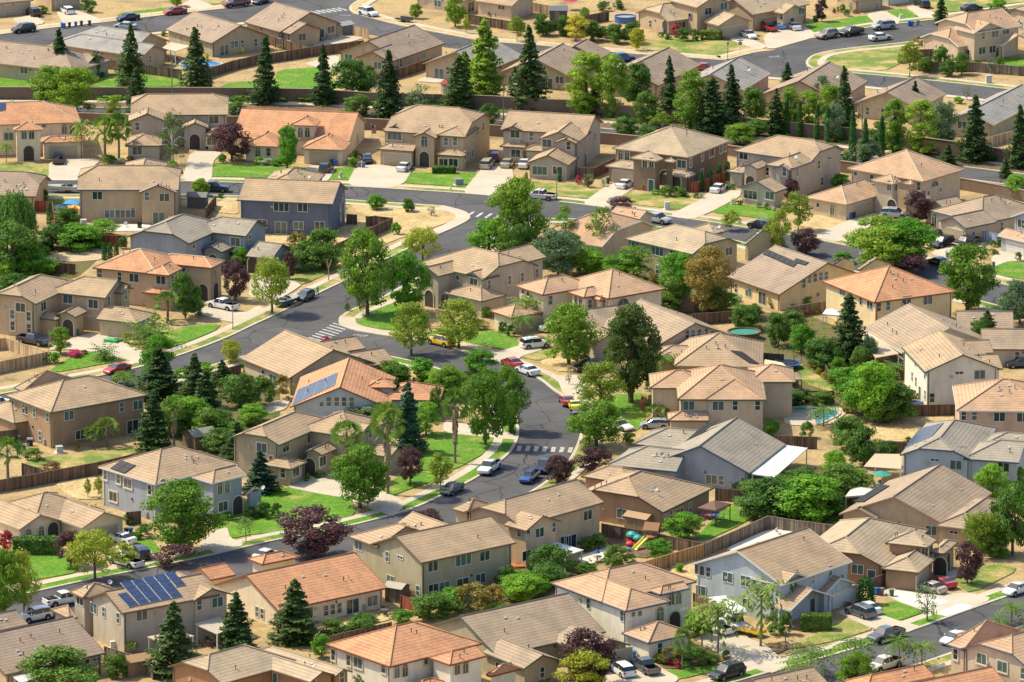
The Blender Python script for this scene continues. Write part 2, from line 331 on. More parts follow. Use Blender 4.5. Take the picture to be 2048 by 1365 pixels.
_v = MB(); _v.box((-.08, -.08, -.15), (.08, .08, .15)); V_LAMP = _v.mesh('wall_lamp', [flat('lamp_black', (.05,.045,.04), .4)])
_v = MB(); _v.box((-.25, -.12, 0), (.25, .12, .7)); V_METER = _v.mesh('gas_meter', [flat('meter_grey', (.33,.33,.31), .5)])
_v = MB(); _v.tube([(0, .1, -.6), (0, 0, 0)], .03, 5); _v.lathe([(0, 0), (.2, .03), (.33, .1)], 12); _v.v = [Matrix.Rotation(.9, 3, 'X') @ q if i >= 10 else q for i, q in enumerate(_v.v)]; V_DISH = _v.mesh('satellite_dish', [flat('dish_grey', (.45,.45,.44), .5)])
DARKP = ('ochre solar-collector house', 'side-solar low house', 'dark-dormer low house', 'blue white-patio house', 'black-panel blue-grey house')
HOUSES = []      # (short description, picture centre, root)
HBVH = []
def house(tile, label, short, roof, wall, fasc, masses, wins=(), pitch=.42, solar=(), trim=0, vents=7, gname='houses of the neighbourhood', cat='house', covers=(), caplight=False, name='house', group=True):
    """masses: (ridge axis + end types, eave height, [picture points of the eave outline], depth)"""
    OH = .45
    m0 = masses[0]; pts = [gnd(tp(tile, p), m0[1]) for p in m0[2]]
    d = (pts[1]-pts[0]).normalized(); ang = math.atan2(d.y, d.x)
    ca, sa = math.cos(ang), math.sin(ang)
    boxes = []
    for m in masses:
        q = [gnd(tp(tile, p), m[1]) for p in m[2]]
        uv = [(a.x*ca + a.y*sa, -a.x*sa + a.y*ca) for a in q]
        if len(uv) == 3 and m is m0:
            u0, u1 = uv[0][0], uv[1][0]; v0 = (uv[0][1]+uv[1][1])/2; v1 = uv[2][1]
        else:
            u0 = min(a[0] for a in uv); u1 = max(a[0] for a in uv); v0 = min(a[1] for a in uv); v1 = max(a[1] for a in uv)
            if len(m) > 3:
                if m[3] > 0: v0 = (uv[0][1]+uv[1][1])/2; v1 = v0 + m[3]
                else: v1 = (uv[0][1]+uv[1][1])/2; v0 = v1 + m[3]
        if v1 < v0: v0, v1 = v1, v0
        boxes.append([m[0], m[1], u0, u1, v0, v1])
    b0 = boxes[0]; cu, cv = (b0[2]+b0[3])/2, (b0[4]+b0[5])/2
    org = Vector((cu*ca - cv*sa, cu*sa + cv*ca, 0))
    root = empty(name, org, ang)
    tag(root, label, cat, gname if group else None)
    Mw = Matrix.Translation(org) @ Matrix.Rotation(ang, 4, 'Z')
    W_ = MB(); Rf = MB(); Fa = MB(); allv = []; allf = []; kinds = []
    slopes = []
    for bi, (ty, he, u0, u1, v0, v1) in enumerate(boxes):
        u0 -= cu; u1 -= cu; v0 -= cv; v1 -= cv
        he = he + bi*.006; j = bi*.004
        ax = ty[0]; e0, e1 = ty[1], ty[2]; pt = pitch; porch = 'p' in ty[3:]
        if 'l' in ty[3:]: pt = .22
        a0, a1, c0, c1 = (u0, u1, v0, v1) if ax == 'u' else (v0, v1, u0, u1)    # a: along the ridge, c: across
        hs = (c1-c0)/2; cm = (c0+c1)/2; L = a1-a0
        cf = {'g': 1.0, 'h': 0.0, 'j': .52}
        k0, k1 = cf[e0], cf[e1]; i0 = hs*(1-k0); i1 = hs*(1-k1)
        if i0+i1 > L-.02:
            s = (L-.02)/(i0+i1); i0 *= s; i1 *= s
        zr = he + pt*hs
        def X(a, c, z): return Vector((a, c, z)) if ax == 'u' else Vector((c, a, z))
        r0 = X(a0+i0, cm, zr); r1 = X(a1-i1, cm, zr)
        polys = []
        for sgn in (-1, 1):
            ce = cm + sgn*hs
            P = [X(a0, ce, he), X(a1, ce, he)]
            U = [(a0, 0), (a1, 0)]
            sl = math.sqrt(1+pt*pt)
            if 0 < k1 < 1: P.append(X(a1, ce - sgn*hs*k1, he+pt*hs*k1)); U.append((a1, hs*k1*sl))
            P.append(r1); U.append((a1-i1, hs*sl)); P.append(r0); U.append((a0+i0, hs*sl))
            if 0 < k0 < 1: P.append(X(a0, ce - sgn*hs*k0, he+pt*hs*k0)); U.append((a0, hs*k0*sl))
            polys.append((P, U))
        for k, a, rr, ins in ((k0, a0, r0, i0), (k1, a1, r1, i1)):
            if k < 1:
                P = [X(a, cm-hs*(1-k), he+pt*hs*k), X(a, cm+hs*(1-k), he+pt*hs*k), rr]
                U = [(cm-hs*(1-k), 0), (cm+hs*(1-k), 0), (cm, hs*(1-k)*1.08)]; polys.append((P, U))
        TH = .16
        for P, U in polys:
            n = (P[1]-P[0]).cross(P[2]-P[0])
            if n.z < 0: P = P[::-1]; U = U[::-1]
            Rf.poly(P, 0, U); slopes.append(P)
            Rf.poly([p - Vector((0, 0, TH)) for p in P][::-1], 1)
            allf.append([len(allv)+i for i in range(len(P))]); allv += P; kinds.append('r')
        # outline: eaves, rakes, clipped edges
        ed = []
        for sgn in (-1, 1):
            ce = cm + sgn*hs; ed.append((X(a0, ce, he), X(a1, ce, he)))
            for k, a, rr in ((k0, a0, r0), (k1, a1, r1)):
                if k > 0:
                    top = X(a, ce - sgn*hs*k, he+pt*hs*k); ed.append((X(a, ce, he), top))
                if k == 0: pass
        for k, a in ((k0, a0), (k1, a1)):
            if k < 1: ed.append((X(a, cm-hs*(1-k), he+pt*hs*k), X(a, cm+hs*(1-k), he+pt*hs*k)))
        zf = Vector((0, 0, .085)); dn = Vector((0, 0, TH))
        for p, q in ed:
            Fa.beam(p-zf, q-zf, .07, .20); 
        cen = Vector(((u0+u1)/2, (v0+v1)/2, 0))
        # ridge and hip caps
        caps = [(r0, r1)]
        for k, a, rr in ((k0, a0, r0), (k1, a1, r1)):
            for sgn in (-1, 1):
                if k < 1: caps.append((X(a, cm+sgn*hs*(1-k), he+pt*hs*k), rr))
        for p, q in caps: Rf.tube([p+Vector((0,0,.03)), q+Vector((0,0,.03))], .12, 5, 2, cap=True)
        # walls
        wu0, wu1, wv0, wv1 = u0+OH+j, u1-OH-j, v0+OH+j, v1-OH-j
        if porch:
            for x in (u0+.35, u1-.35):
                W_.box((x-.17, v0+.3, 0), (x+.17, v0+.64, he+.05))
                W_.box((x-.17, v1-.64, 0), (x+.17, v1-.3, he+.05))
            continue
        wa0, wa1, wc0, wc1 = (wu0, wu1, wv0, wv1) if ax == 'u' else (wv0, wv1, wu0, wu1)
        ze = he + pt*OH - .09
        for sgn, c in ((-1, wc0), (1, wc1)):
            P = [X(wa0, c, 0), X(wa1, c, 0), X(wa1, c, ze), X(wa0, c, ze)]
            n = (P[1]-P[0]).cross(P[2]-P[0]); outv = X(0, sgn, 0)
            if n.dot(outv) < 0: P = P[::-1]
            W_.poly(P); allf.append([len(allv)+i for i in range(4)]); allv += P; kinds.append('w')
        for sgn, a, k in ((-1, wa0, k0), (1, wa1, k1)):
            P = [X(a, wc0, 0), X(a, wc1, 0), X(a, wc1, ze)]
            if k > 0:
                zt = he + pt*min(hs*k + OH, hs) - .09; cc = max(0, hs - (zt-he+.09)/pt)
                if cc < .02: P += [X(a, cm, zt)]
                else: P += [X(a, cm+cc, zt), X(a, cm-cc, zt)]
            P += [X(a, wc0, ze)]
            n = (P[1]-P[0]).cross(P[2]-P[0]); outv = X(sgn, 0, 0)
            if n.dot(outv) < 0: P = P[::-1]
            W_.poly(P); allf.append([len(allv)+i for i in range(len(P))]); allv += P; kinds.append('w')
    wo = obj('wall', W_.mesh('wall', [stucco('stucco_'+wall, WALLS[wall])]), root)
    ro = obj('roof', Rf.mesh('roof', [ROOFM[roof], FM['tan'], flat('cap_light', (.50,.40,.27), .85) if caplight else CAPM[roof]], uv=True), root)
    obj('fascia', Fa.mesh('fascia', [FM[fasc]]), root)
    wv = [Mw @ v for v in allv]
    bvh = BVHTree.FromPolygons(wv, allf)
    HBVH.append((bvh, kinds, root, Mw))
    if len(boxes[0]) and boxes[0][1] > 2:
        b_ = boxes[0]; x0, x1, y0, y1 = b_[2]-cu+OH, b_[3]-cu-OH, b_[4]-cv+OH, b_[5]-cv-OH
        for x, y, ox, oy in ((x0, y0, .25, -.05), (x1, y0, -.25, -.05)):
            dp = MB(); dp.box((-.045, -.045, .05), (.045, .045, b_[1]-.1)); obj('downpipe', dp.mesh('downpipe', [FM[fasc] if fasc != 'dark' else FM['tan']]), root, None, (x+ox, y+oy, 0))
        obj('wall_lamp', V_LAMP, root, None, (x0+(x1-x0)*.55, y0-.08, 2.2)); obj('gas_meter', V_METER, root, None, (x0+(x1-x0)*.82, y0-.12, .3)); obj('wall_vent', V_BOX, root, None, (x0+(x1-x0)*.35, y0-.01, b_[1]-1.0), (math.pi/2, 0, 0))
    # windows by sight line onto the walls
    Mi = Mw.inverted()
    for item in wins:
        k, x, y = item[:3]
        px = tp(tile, (x, y)); dr = raydir(px).normalized()
        loc, nor, idx, dist = bvh.ray_cast(CP, dr)
        if loc is None or kinds[idx] == 'r' or abs(nor.z) > .5:
            # try nudging down a little
            ok = False
            for dy in (4, 8, 12, -4, -8):
                loc, nor, idx, dist = bvh.ray_cast(CP, raydir((px[0], px[1]+dy)).normalized())
                if loc is not None and kinds[idx] == 'w': ok = True; break
            if not ok: print('WINMISS', short, k, x, y); continue
        if nor.dot(dr) > 0: nor = -nor
        l = Mi @ loc; nl = (Mi.to_3x3() @ nor); rz = math.atan2(nl.y, nl.x) + math.pi/2
        wd, ht = WK[k]; z = l.z
        if k in 'dghGOD': z = ht/2 + .02
        elif z < ht/2+.5: z = ht/2+.5
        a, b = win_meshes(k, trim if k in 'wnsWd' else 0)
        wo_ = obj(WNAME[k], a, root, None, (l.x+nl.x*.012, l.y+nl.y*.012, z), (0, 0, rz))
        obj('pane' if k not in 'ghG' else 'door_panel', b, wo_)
    for q in solar:
        cx_, cy_ = sum(c[0] for c in q)/4, sum(c[1] for c in q)/4
        loc, nor, idx, dist = bvh.ray_cast(CP, raydir(tp(tile, (cx_, cy_))).normalized())
        if loc is None or abs(nor.z) < .3: print('SOLARMISS', short); continue
        p = []
        for c_ in q:
            dr = raydir(tp(tile, c_)).normalized(); p.append(Mi @ (CP + dr*((loc-CP).dot(nor)/dr.dot(nor))))
        n = (Mi.to_3x3() @ nor); n = n if n.z > 0 else -n
        p0 = p[0]
        p = [c - n*((c-p0).dot(n)) for c in p]
        nu = max(1, round(((p[1]-p[0]).length+(p[2]-p[3]).length)/2/1.65)); nv = max(1, round(((p[3]-p[0]).length+(p[2]-p[1]).length)/2/1.0))
        mb = MB(); s_ = MB()
        for a in range(nu):
            for b in range(nv):
                def at(s, t): return (p[0]*(1-s)+p[1]*s)*(1-t) + (p[3]*(1-s)+p[2]*s)*t
                g = .03
                A, B, C, D = at((a+g)/nu, (b+g)/nv), at((a+1-g)/nu, (b+g)/nv), at((a+1-g)/nu, (b+1-g)/nv), at((a+g)/nu, (b+1-g)/nv)
                top = [c + n*.15 for c in (A, B, C, D)]; bot = [c + n*.11 for c in (A, B, C, D)]
                if (top[1]-top[0]).cross(top[2]-top[0]).dot(n) < 0: top.reverse(); bot.reverse()
                mb.poly(top)
                for i in range(4): mb.poly([bot[i], bot[(i+1) % 4], top[(i+1) % 4], top[i]], 1)
        A, B, C, D = [c + n*.08 for c in p]
        pl = [A, B, C, D] if (B-A).cross(C-A).dot(n) > 0 else [D, C, B, A]; mb.poly([c + n*.02 for c in pl], 1)
        for s, e in ((A, B), (D, C)): mb.beam(s, e, .06, .05, 1)
        obj('solar_panels', mb.mesh('solar_panels', [flat('photovoltaic', (.03,.05,.12), .22, spec=.7, noise=.3, nscale=2), flat('panel_edge', (.5,.5,.5), .4, metal=.5)] if short not in DARKP else [flat('black_collector', (.028,.027,.028), .5, noise=.2), flat('collector_edge', (.05,.05,.05), .5)]), root)
    # vents on the slopes in view
    rnd = random.Random(short)
    vis = [P for P in slopes if len(P) > 3]
    cl = Mi @ CP
    cnt = 0
    for t in range(90):
        if cnt >= vents or not vis: break
        P = rnd.choice(vis); n = (P[1]-P[0]).cross(P[2]-P[0]).normalized()
        if n.z < 0: n = -n
        a, b = rnd.uniform(.2, .8), rnd.uniform(.35, .8)
        q = (P[0]*(1-a)+P[1]*a)*(1-b) + (P[-1]*(1-a)+P[2]*a)*b
        wq = Mw @ q; dr = (wq-CP).normalized(); loc, nor, idx, dist = bvh.ray_cast(CP, dr)
        if loc is None or (loc-wq).length > .4: continue
        rt = Vector((0, 0, 1)).rotation_difference(n).to_euler()
        if rnd.random() < .5: obj('vent_pipe', V_PIPE, ro, None, q, (0, 0, 0))
        else: obj('roof_vent', V_BOX, ro, None, q, rt)
        cnt += 1
        if cnt == 2 and rnd.random() < .28: obj('satellite_dish', V_DISH, ro, None, q + Vector((.8, 0, .35)), (0, 0, rnd.uniform(-1, 1)))
    for cv_ in covers:
        kind, z, q = cv_[:3]; qs = [Mi @ gnd(tp(tile, p), z) for p in q]
        mb = MB()
        cm_ = {'white': M_white, 'tan': flat('cover_tan', (.52,.40,.27), .7), 'brown': flat('cover_brown', (.25,.17,.10), .8), 'lattice': flat('cover_lattice', (.62,.54,.42), .7)}[kind]
        c = sum(qs, Vector())/len(qs)
        if (qs[1]-qs[0]).cross(qs[2]-qs[0]).z < 0: qs.reverse()
        mb.poly(qs); mb.poly([p-Vector((0,0,.12)) for p in qs][::-1])
        for i in range(len(qs)):
            a, b = qs[i], qs[(i+1) % len(qs)]; mb.poly([a-Vector((0,0,.12)), b-Vector((0,0,.12)), b, a])
        if kind in ('white', 'lattice') and len(qs) == 4:
            nr = int((qs[1]-qs[0]).length/.45)
            for i in range(nr+1):
                s = i/max(1, nr); mb.beam(qs[0]*(1-s)+qs[1]*s+Vector((0,0,.03)), qs[3]*(1-s)+qs[2]*s+Vector((0,0,.03)), .07, .06)
        po = obj('patio_cover', mb.mesh('patio_cover', [cm_]), root)
        for p in qs:
            e = p + (c-p).normalized()*.25
            pb = MB(); pb.box((-.07, -.07, 0), (.07, .07, z-.1)); obj('post', pb.mesh('post', [M_white if kind != 'brown' else cm_]), po, None, (e.x, e.y, 0))
    c2 = proj(Mw @ Vector((0, 0, 3)))
    HOUSES.append((short, c2, root, org))
    return root
# ------------------------------------------------------------------ the houses, back row to front row
H = house
H('A1', 'tan single-storey house with a closed garage door at the upper left corner', 'corner garage house', 'brown', 'greige', 'tan',
  [('ugg', 2.8, [(-80, 32), (268, 2)], 9)], [('g', 135, 80)])
H('A1', 'beige house behind the white hatchback in the upper left', 'white-hatchback house', 'brown', 'tan', 'tan',
  [('ugg', 2.8, [(400, -15), (655, -38)], 9)], [('g', 540, 35)])
H('A1', 'long brown-roofed bungalow with a small right gable at the left frame edge', 'long brown-roofed bungalow', 'brown', 'olive', 'tan',
  [('ugh', 2.8, [(-200, 486), (590, 578)], 13), ('ugg', 2.8, [(400, 500), (660, 528), (860, 472)])], [('w', 193, 560), ('w', 785, 525), ('s', 780, 420)])
H('A1', 'grey-roofed bungalow with two rear gables and a lattice patio cover', 'grey-roofed twin-gable bungalow', 'grey', 'tan', 'tan',
  [('uhg', 2.8, [(420, 352), (1130, 457), (1320, 398)]), ('uhg', 2.8, [(450, 320), (1040, 405), (1355, 328)])],
  [('n', 1197, 475), ('w', 770, 430)], covers=[('lattice', 2.6, [(1290, 385), (1360, 340), (1520, 370), (1400, 412)])])
H('A1', 'olive gabled bungalow with sliding door near the blue oval pool', 'oval-pool bungalow', 'brown', 'olive', 'brown',
  [('vgg', 2.8, [(1690, 348), (2150, 284), (1320, 237)])], [('d', 1790, 390), ('w', 1870, 355), ('n', 1935, 350), ('n', 2040, 340), ('s', 1440, 310)])
H('A2', 'tan stepped-gable bungalow with bare concrete patio beside the pickup crosswalk', 'stepped-gable bungalow', 'brown', 'tan', 'brown',
  [('vgg', 2.8, [(190, 258), (680, 187), (-100, 178)]), ('vgg', 2.8, [(272, 274), (532, 237), (120, 215)])],
  [('n', 193, 280), ('n', 262, 297), ('w', 368, 297), ('w', 597, 238), ('D', 525, 270), ('s', 45, 232)])
H('A2', 'brown-roofed bungalow with gravel yard and long right-hand side wall', 'gravel-yard bungalow', 'brown', 'tan', 'brown',
  [('vgg', 2.8, [(650, 417), (1140, 474), (1530, 347)]), ('vgg', 2.8, [(790, 462), (1070, 497), (1200, 440)])],
  [('w', 740, 462), ('w', 972, 525), ('n', 1155, 505), ('w', 1225, 485), ('w', 1335, 445)])
H('A2', 'grey-roofed bungalow with white patio and little red-roofed shed', 'red-shed bungalow', 'grey', 'tan', 'tan',
  [('vgg', 2.8, [(1330, 508), (1860, 562), (2160, 450)])], [('d', 1463, 575), ('w', 1548, 565)])
H('A3', 'brown-roofed bungalow with sliding door behind the tallest dark redwoods', 'bungalow behind the tallest redwood', 'brown', 'olive', 'tan',
  [('vgg', 2.8, [(-90, 572), (465, 614), (740, 492)]), ('vgg', 2.8, [(300, 440), (700, 470), (640, 405)])], [('d', 285, 650), ('w', 380, 640), ('w', 5, 635)])
H('A3', 'pinkish brown-roofed bungalow with red car parked at its far side', 'pinkish bungalow', 'brown', 'pink', 'brown',
  [('vgg', 2.8, [(650, 640), (1170, 687), (1500, 517)])], [('s', 1440, 580)])
H('A3', 'grey-roofed hip bungalow at the upper road junction', 'junction grey-roofed bungalow', 'grey', 'pink', 'tan',
  [('vgg', 2.8, [(1330, 684), (1850, 724), (2124, 592)])], [('s', 1940, 700)])
H('A4', 'brown-roofed bungalow with white car hidden at its upper left', 'road-fork bungalow', 'brown', 'pink', 'brown',
  [('vgg', 2.8, [(-60, 757), (560, 805), (890, 657)])], [('w', 800, 730)])
H('A4', 'brown-roofed bungalow with broad pale gable behind the cypress row', 'broad-gable bungalow', 'brown', 'beige', 'tan',
  [('vgg', 2.8, [(690, 824), (1195, 872), (1500, 757)])], [('n', 795, 888), ('n', 918, 900)])
H('A4', 'grey-roofed bungalow at the right frame edge above the brown wall', 'right-edge grey-roofed bungalow', 'grey', 'olive', 'tan',
  [('vgg', 2.8, [(1400, 965), (1800, 1005), (2300, 790)])], [('n', 1710, 1030), ('w', 1550, 1000)])
H('A2', 'pale beige house cut by the top edge with cluttered patio', 'top-edge pale house', 'tan', 'beige', 'tan',
  [('vgg', 2.8, [(1260, -50), (1660, 8)], 12), ('ugg', 2.8, [(1640, 36), (2150, 22)], 8)], [('w', 1452, 30), ('d', 1715, 75), ('w', 1960, 35)])
H('A3', 'sand-coloured two-storey house with clipped gable and front garage at the top', 'flagpole house', 'sand', 'tan', 'tan',
  [('vjg', 2.8, [(985, 102), (1250, 174), (1560, 120)]), ('ugg', 5.6, [(1290, -5), (1475, 62), (1735, 14)]), ('ugg', 2.8, [(1530, 175), (1650, 207), (1870, 157)])],
  [('w', 1565, 90), ('w', 1690, 50), ('g', 1750, 240), ('n', 1105, 195), ('O', 1225, 225), ('W', 1340, 205)])
H('A4', 'tan house with small entry gable behind the blue car and red pickup', 'red-pickup house', 'sand', 'tan', 'tan',
  [('ugg', 3.4, [(-120, 118), (330, 35)], 11), ('vgg', 3.4, [(45, 95), (235, 62)], -2.5)], [('n', 110, 130), ('w', 265, 90), ('D', 190, 130), ('g', 30, 150)])
H('A4', 'sand-walled house with wide garage door and potted flowers at the top', 'potted-flower garage house', 'sand', 'tan', 'tan',
  [('ugg', 2.5, [(700, 5), (940, -30), (540, -40)])], [('g', 810, 50)])
H('A4', 'pale house cut by the top edge behind a black minivan', 'black-minivan house', 'sand', 'mint', 'tan',
  [('ugg', 2.8, [(960, -60), (1200, -95)], 9)], [('h', 1050, 20)])
H('A4', 'two-storey tan house with clipped gables and covered patio, upper right', 'covered-patio house', 'peach', 'beige', 'white',
  [('vjg', 2.8, [(1215, 297), (1520, 374), (1650, 352)]), ('vjg', 5.6, [(1360, 178), (1662, 264), (1985, 198)]), ('ugg', 5.6, [(1480, 225), (1662, 264), (1870, 222)]),
   ('uggp', 2.9, [(1835, 352), (1872, 364), (2110, 322)])],
  [('n', 1718, 285), ('w', 1812, 270), ('w', 1898, 245), ('d', 1585, 410), ('w', 1708, 405), ('w', 1792, 395), ('d', 1850, 400)])
H('A4', 'cream-walled house mostly outside the right edge, upper right', 'upper-right-edge cream house', 'brown', 'beige', 'brown',
  [('vjg', 5.6, [(1900, 97), (2150, 165), (2300, 100)])], [('w', 2010, 200)])
# second row, facing the viewer
H('A1', 'cream two-storey house with orange tile roof, balcony tower and black pickup outside', 'balcony-tower house', 'orange', 'cream', 'tan',
  [('uhh', 5.6, [(-260, 1005), (645, 978)], 12.5), ('vhg', 5.6, [(105, 1022), (335, 1018)], -2.2), ('uhg', 3.0, [(330, 1140), (685, 1135)], 3.5)],
  [('a', 192, 1075), ('a', 252, 1075), ('a', 513, 1030), ('a', 577, 1030), ('s', 350, 1000), ('g', 505, 1230), ('O', 230, 1240), ('w', 70, 1090)],
  solar=[[(-60, 905), (45, 880), (45, 822), (-60, 845)]], trim=1, caplight=True)
H('A1', 'taupe two-storey house with arched entry gable behind the bare birch', 'taupe house behind the birch', 'tan', 'greige', 'green',
  [('ujj', 5.6, [(1040, 922), (1822, 917)], 12), ('vgg', 5.5, [(1020, 974), (1330, 968)], 5), ('vhh', 2.8, [(1000, 1168), (1290, 1165)], 7), ('vgg', 3.9, [(1450, 1022), (1662, 1028)], 4), ('uhg', 2.8, [(1640, 1085), (1805, 1082)], 4)],
  [('w', 1707, 958), ('n', 1097, 1010), ('w', 1095, 1205), ('O', 1555, 1130), ('w', 1690, 1130)], trim=1)
H('A2', 'cream house under one big orange roof slope with a turret dormer', 'dormer house', 'orange', 'cream', 'tan',
  [('ugg', 2.9, [(-190, 1092), (745, 1128), (895, 975)]), ('vhg', 5.4, [(275, 1000), (478, 1006)], 4), ('vhg', 2.8, [(360, 1187), (702, 1202)], 6), ('vhg', 2.8, [(-110, 1165), (190, 1172)], 6)],
  [('a', 355, 1060), ('a', 410, 1060), ('g', 540, 1265), ('a', 15, 1215), ('n', 100, 1215), ('n', 810, 1110)], trim=1)
H('A2', 'tan two-storey house with shuttered gables and centre entry tower', 'shuttered-gable house', 'tan', 'tan', 'brown',
  [('ujj', 5.6, [(1020, 1047), (1670, 1092), (1860, 945)]), ('vhg', 5.6, [(1440, 1085), (1675, 1094)], 8), ('vgg', 5.5, [(1000, 1042), (1205, 1052)], 4), ('vgg', 5.3, [(1240, 1097), (1440, 1103)], 4.5), ('uhg', 2.9, [(960, 1195), (1262, 1207)], 3.6), ('uhh', 2.7, [(1437, 1240), (1665, 1247)], 3)],
  [('W', 1107, 1085), ('A', 1345, 1130), ('n', 1517, 1130), ('n', 1590, 1130), ('g', 1130, 1270), ('O', 1345, 1290), ('w', 1498, 1300), ('w', 1575, 1300), ('n', 1725, 1080), ('n', 1768, 1045), ('n', 1812, 1010), ('n', 1727, 1225), ('n', 1668, 1245)], trim=1)
H('A3', 'sage and beige two-storey house with stone-based garage wing and four gables', 'sage house with four gables', 'tan', 'greige', 'brown',
  [('ugg', 5.6, [(-94, 1036), (600, 1078), (800, 980)]), ('vgg', 5.5, [(215, 1110), (535, 1132)], 8), ('vgg', 5.4, [(362, 1122), (525, 1138)], -1.5), ('vgg', 5.5, [(-95, 1045), (105, 1052)], 4), ('uhg', 2.8, [(90, 1203), (250, 1210)], 3), ('vgg', 2.8, [(120, 1298), (445, 1327)], 7), ('uhg', 2.8, [(-95, 1168), (100, 1185)], 3)],
  [('w', 280, 1145), ('n', 155, 1090), ('w', 25, 1070), ('n', 452, 1165), ('n', 550, 1170), ('n', 660, 1095), ('n', 677, 1235), ('w', 30, 1225), ('W', 222, 1363), ('w', 365, 1363), ('D', 585, 1310)], trim=1)
H('A3', 'brown two-storey hip-roofed house with arched balcony windows and red flowerpot', 'brown arched-balcony house', 'sand', 'darkbrown', 'tan',
  [('vhh', 5.6, [(800, 1185), (1410, 1259), (1720, 1117)]), ('vhg', 5.6, [(985, 1245), (1218, 1264)], -2.4), ('vhg', 5.2, [(1222, 1280), (1318, 1286)], -1), ('uhg', 2.8, [(735, 1330), (1005, 1354)], 4), ('uhh', 2.7, [(1190, 1400), (1420, 1410)], 3)],
  [('a', 868, 1240), ('a', 920, 1240), ('a', 1062, 1300), ('a', 1115, 1300), ('w', 1355, 1312), ('n', 1425, 1300), ('n', 1518, 1250), ('w', 1592, 1220), ('n', 1665, 1190), ('n', 1698, 1175), ('g', 905, 1425), ('D', 1112, 1445), ('O', 1218, 1455), ('O', 1312, 1460), ('n', 1427, 1422), ('n', 1515, 1388)], trim=1)
H('A4', 'tan two-storey house with vine-covered entry gable and blue eaves', 'vine-entry house', 'tan', 'greige', 'blue',
  [('uhj', 5.6, [(-279, 1205), (345, 1292), (630, 1200)]), ('vhg', 5.6, [(-20, 1315), (197, 1348)], 7), ('vgg', 5.4, [(60, 1335), (196, 1352)], -1), ('vgg', 4.2, [(-222, 1335), (-80, 1350)], 4), ('uhg', 2.8, [(-330, 1368), (-205, 1388)], 5), ('vgg', 2.8, [(-230, 1495), (55, 1540), (130, 1500)])],
  [('n', 132, 1373), ('n', 232, 1377), ('n', 405, 1315), ('S', 490, 1265), ('n', 430, 1455), ('w', -194, 1243), ('W', -139, 1556), ('w', 15, 1563), ('O', -139, 1410), ('n', 0, 1372)], trim=1)
H('B4', 'cream two-storey house with balcony, turret and long garage wing', 'long-garage cream house', 'peach', 'beige', 'tan',
  [('vhh', 5.6, [(635, 150), (1240, 254), (1590, 162)]), ('vhg', 5.5, [(890, 224), (1068, 255)], -2.5), ('vhg', 5.2, [(1100, 260), (1175, 270)], -1), ('vhg', 2.8, [(310, 377), (585, 432), (930, 350)]), ('uhh', 2.7, [(1055, 395), (1262, 405)], 3)],
  [('g', 755, 450), ('s', 400, 440), ('a', 515, 480), ('s', 700, 190), ('n', 830, 230), ('a', 970, 285), ('a', 1018, 290), ('O', 990, 450), ('n', 1205, 290), ('H', 1330, 270), ('s', 1280, 345), ('s', 1375, 320)], trim=1, caplight=True)
H('B4', 'beige bungalow with garage gable behind parked black vehicles at right', 'black-pickup beige bungalow', 'taupe', 'beige', 'blue',
  [('vhh', 3.0, [(1300, 487), (1705, 590), (2150, 470)]), ('vgg', 3.0, [(1350, 570), (1580, 627), (1760, 560)]), ('vgg', 2.9, [(1240, 437), (1418, 492)], 5)],
  [('g', 1475, 670), ('A', 1330, 550), ('n', 1865, 610), ('s', 1640, 670)])
H('B4', 'pale blue house with white garage door at the right edge', 'right-edge pale blue house', 'peach', 'cblue', 'white',
  [('vgg', 5.6, [(1940, 530), (2200, 592), (2400, 520)]), ('ugg', 2.8, [(1838, 682), (2105, 752)], 4)], [('w', 2025, 590), ('h', 1985, 770)])
# around the bend
H('B1', 'brown-roofed house cut by the left edge beside a parked boat', 'boat-side brown roof', 'brown', 'tan', 'brown',
  [('ugj', 2.9, [(-300, 357), (287, 374)], 13)], [])
H('B1', 'beige two-storey house with right gable, white chair and barbecue on the patio', 'barbecue-patio house', 'tan', 'tan', 'blue',
  [('ujj', 5.6, [(612, 320), (1425, 322)], 13), ('vgg', 5.55, [(1113, 328), (1412, 334)], -1), ('vhh', 5.4, [(960, 240), (1300, 240)], 13)],
  [('w', 778, 365), ('n', 1173, 370), ('w', 1312, 380), ('w', 875, 512), ('w', 960, 512), ('w', 1042, 512), ('d', 1268, 540)])
H('B2', 'slate-blue two-storey house with unfinished red fascia on its right gable', 'slate-blue house', 'tan', 'slate', 'blue',
  [('ugg', 5.6, [(-149, 400), (612, 434), (748, 312)]), ('vhh', 5.5, [(-10, 320), (405, 340)], 14)],
  [('W', 203, 457), ('w', 373, 462), ('d', 200, 620), ('w', 340, 605), ('w', 510, 605), ('w', 50, 590), ('n', 690, 385), ('n', 673, 465), ('n', 708, 430), ('n', 676, 550), ('n', 708, 510)])
H('B1', 'grey-blue two-storey house with clipped gable and dark open garage', 'open-garage grey-blue house', 'greytan', 'bluegrey', 'dark',
  [('vjh', 5.6, [(1010, 694), (1510, 749), (1850, 600)]), ('uhg', 5.6, [(1500, 640), (1975, 685), (2130, 605)]), ('vgg', 3.4, [(1600, 800), (1772, 818)], 4), ('ugg', 2.8, [(1960, 850), (2182, 860), (2345, 792)])],
  [('n', 1545, 755), ('n', 1690, 695), ('w', 1880, 735), ('n', 1993, 712), ('O', 1850, 900), ('O', 2020, 900), ('O', 1700, 850)], trim=1)
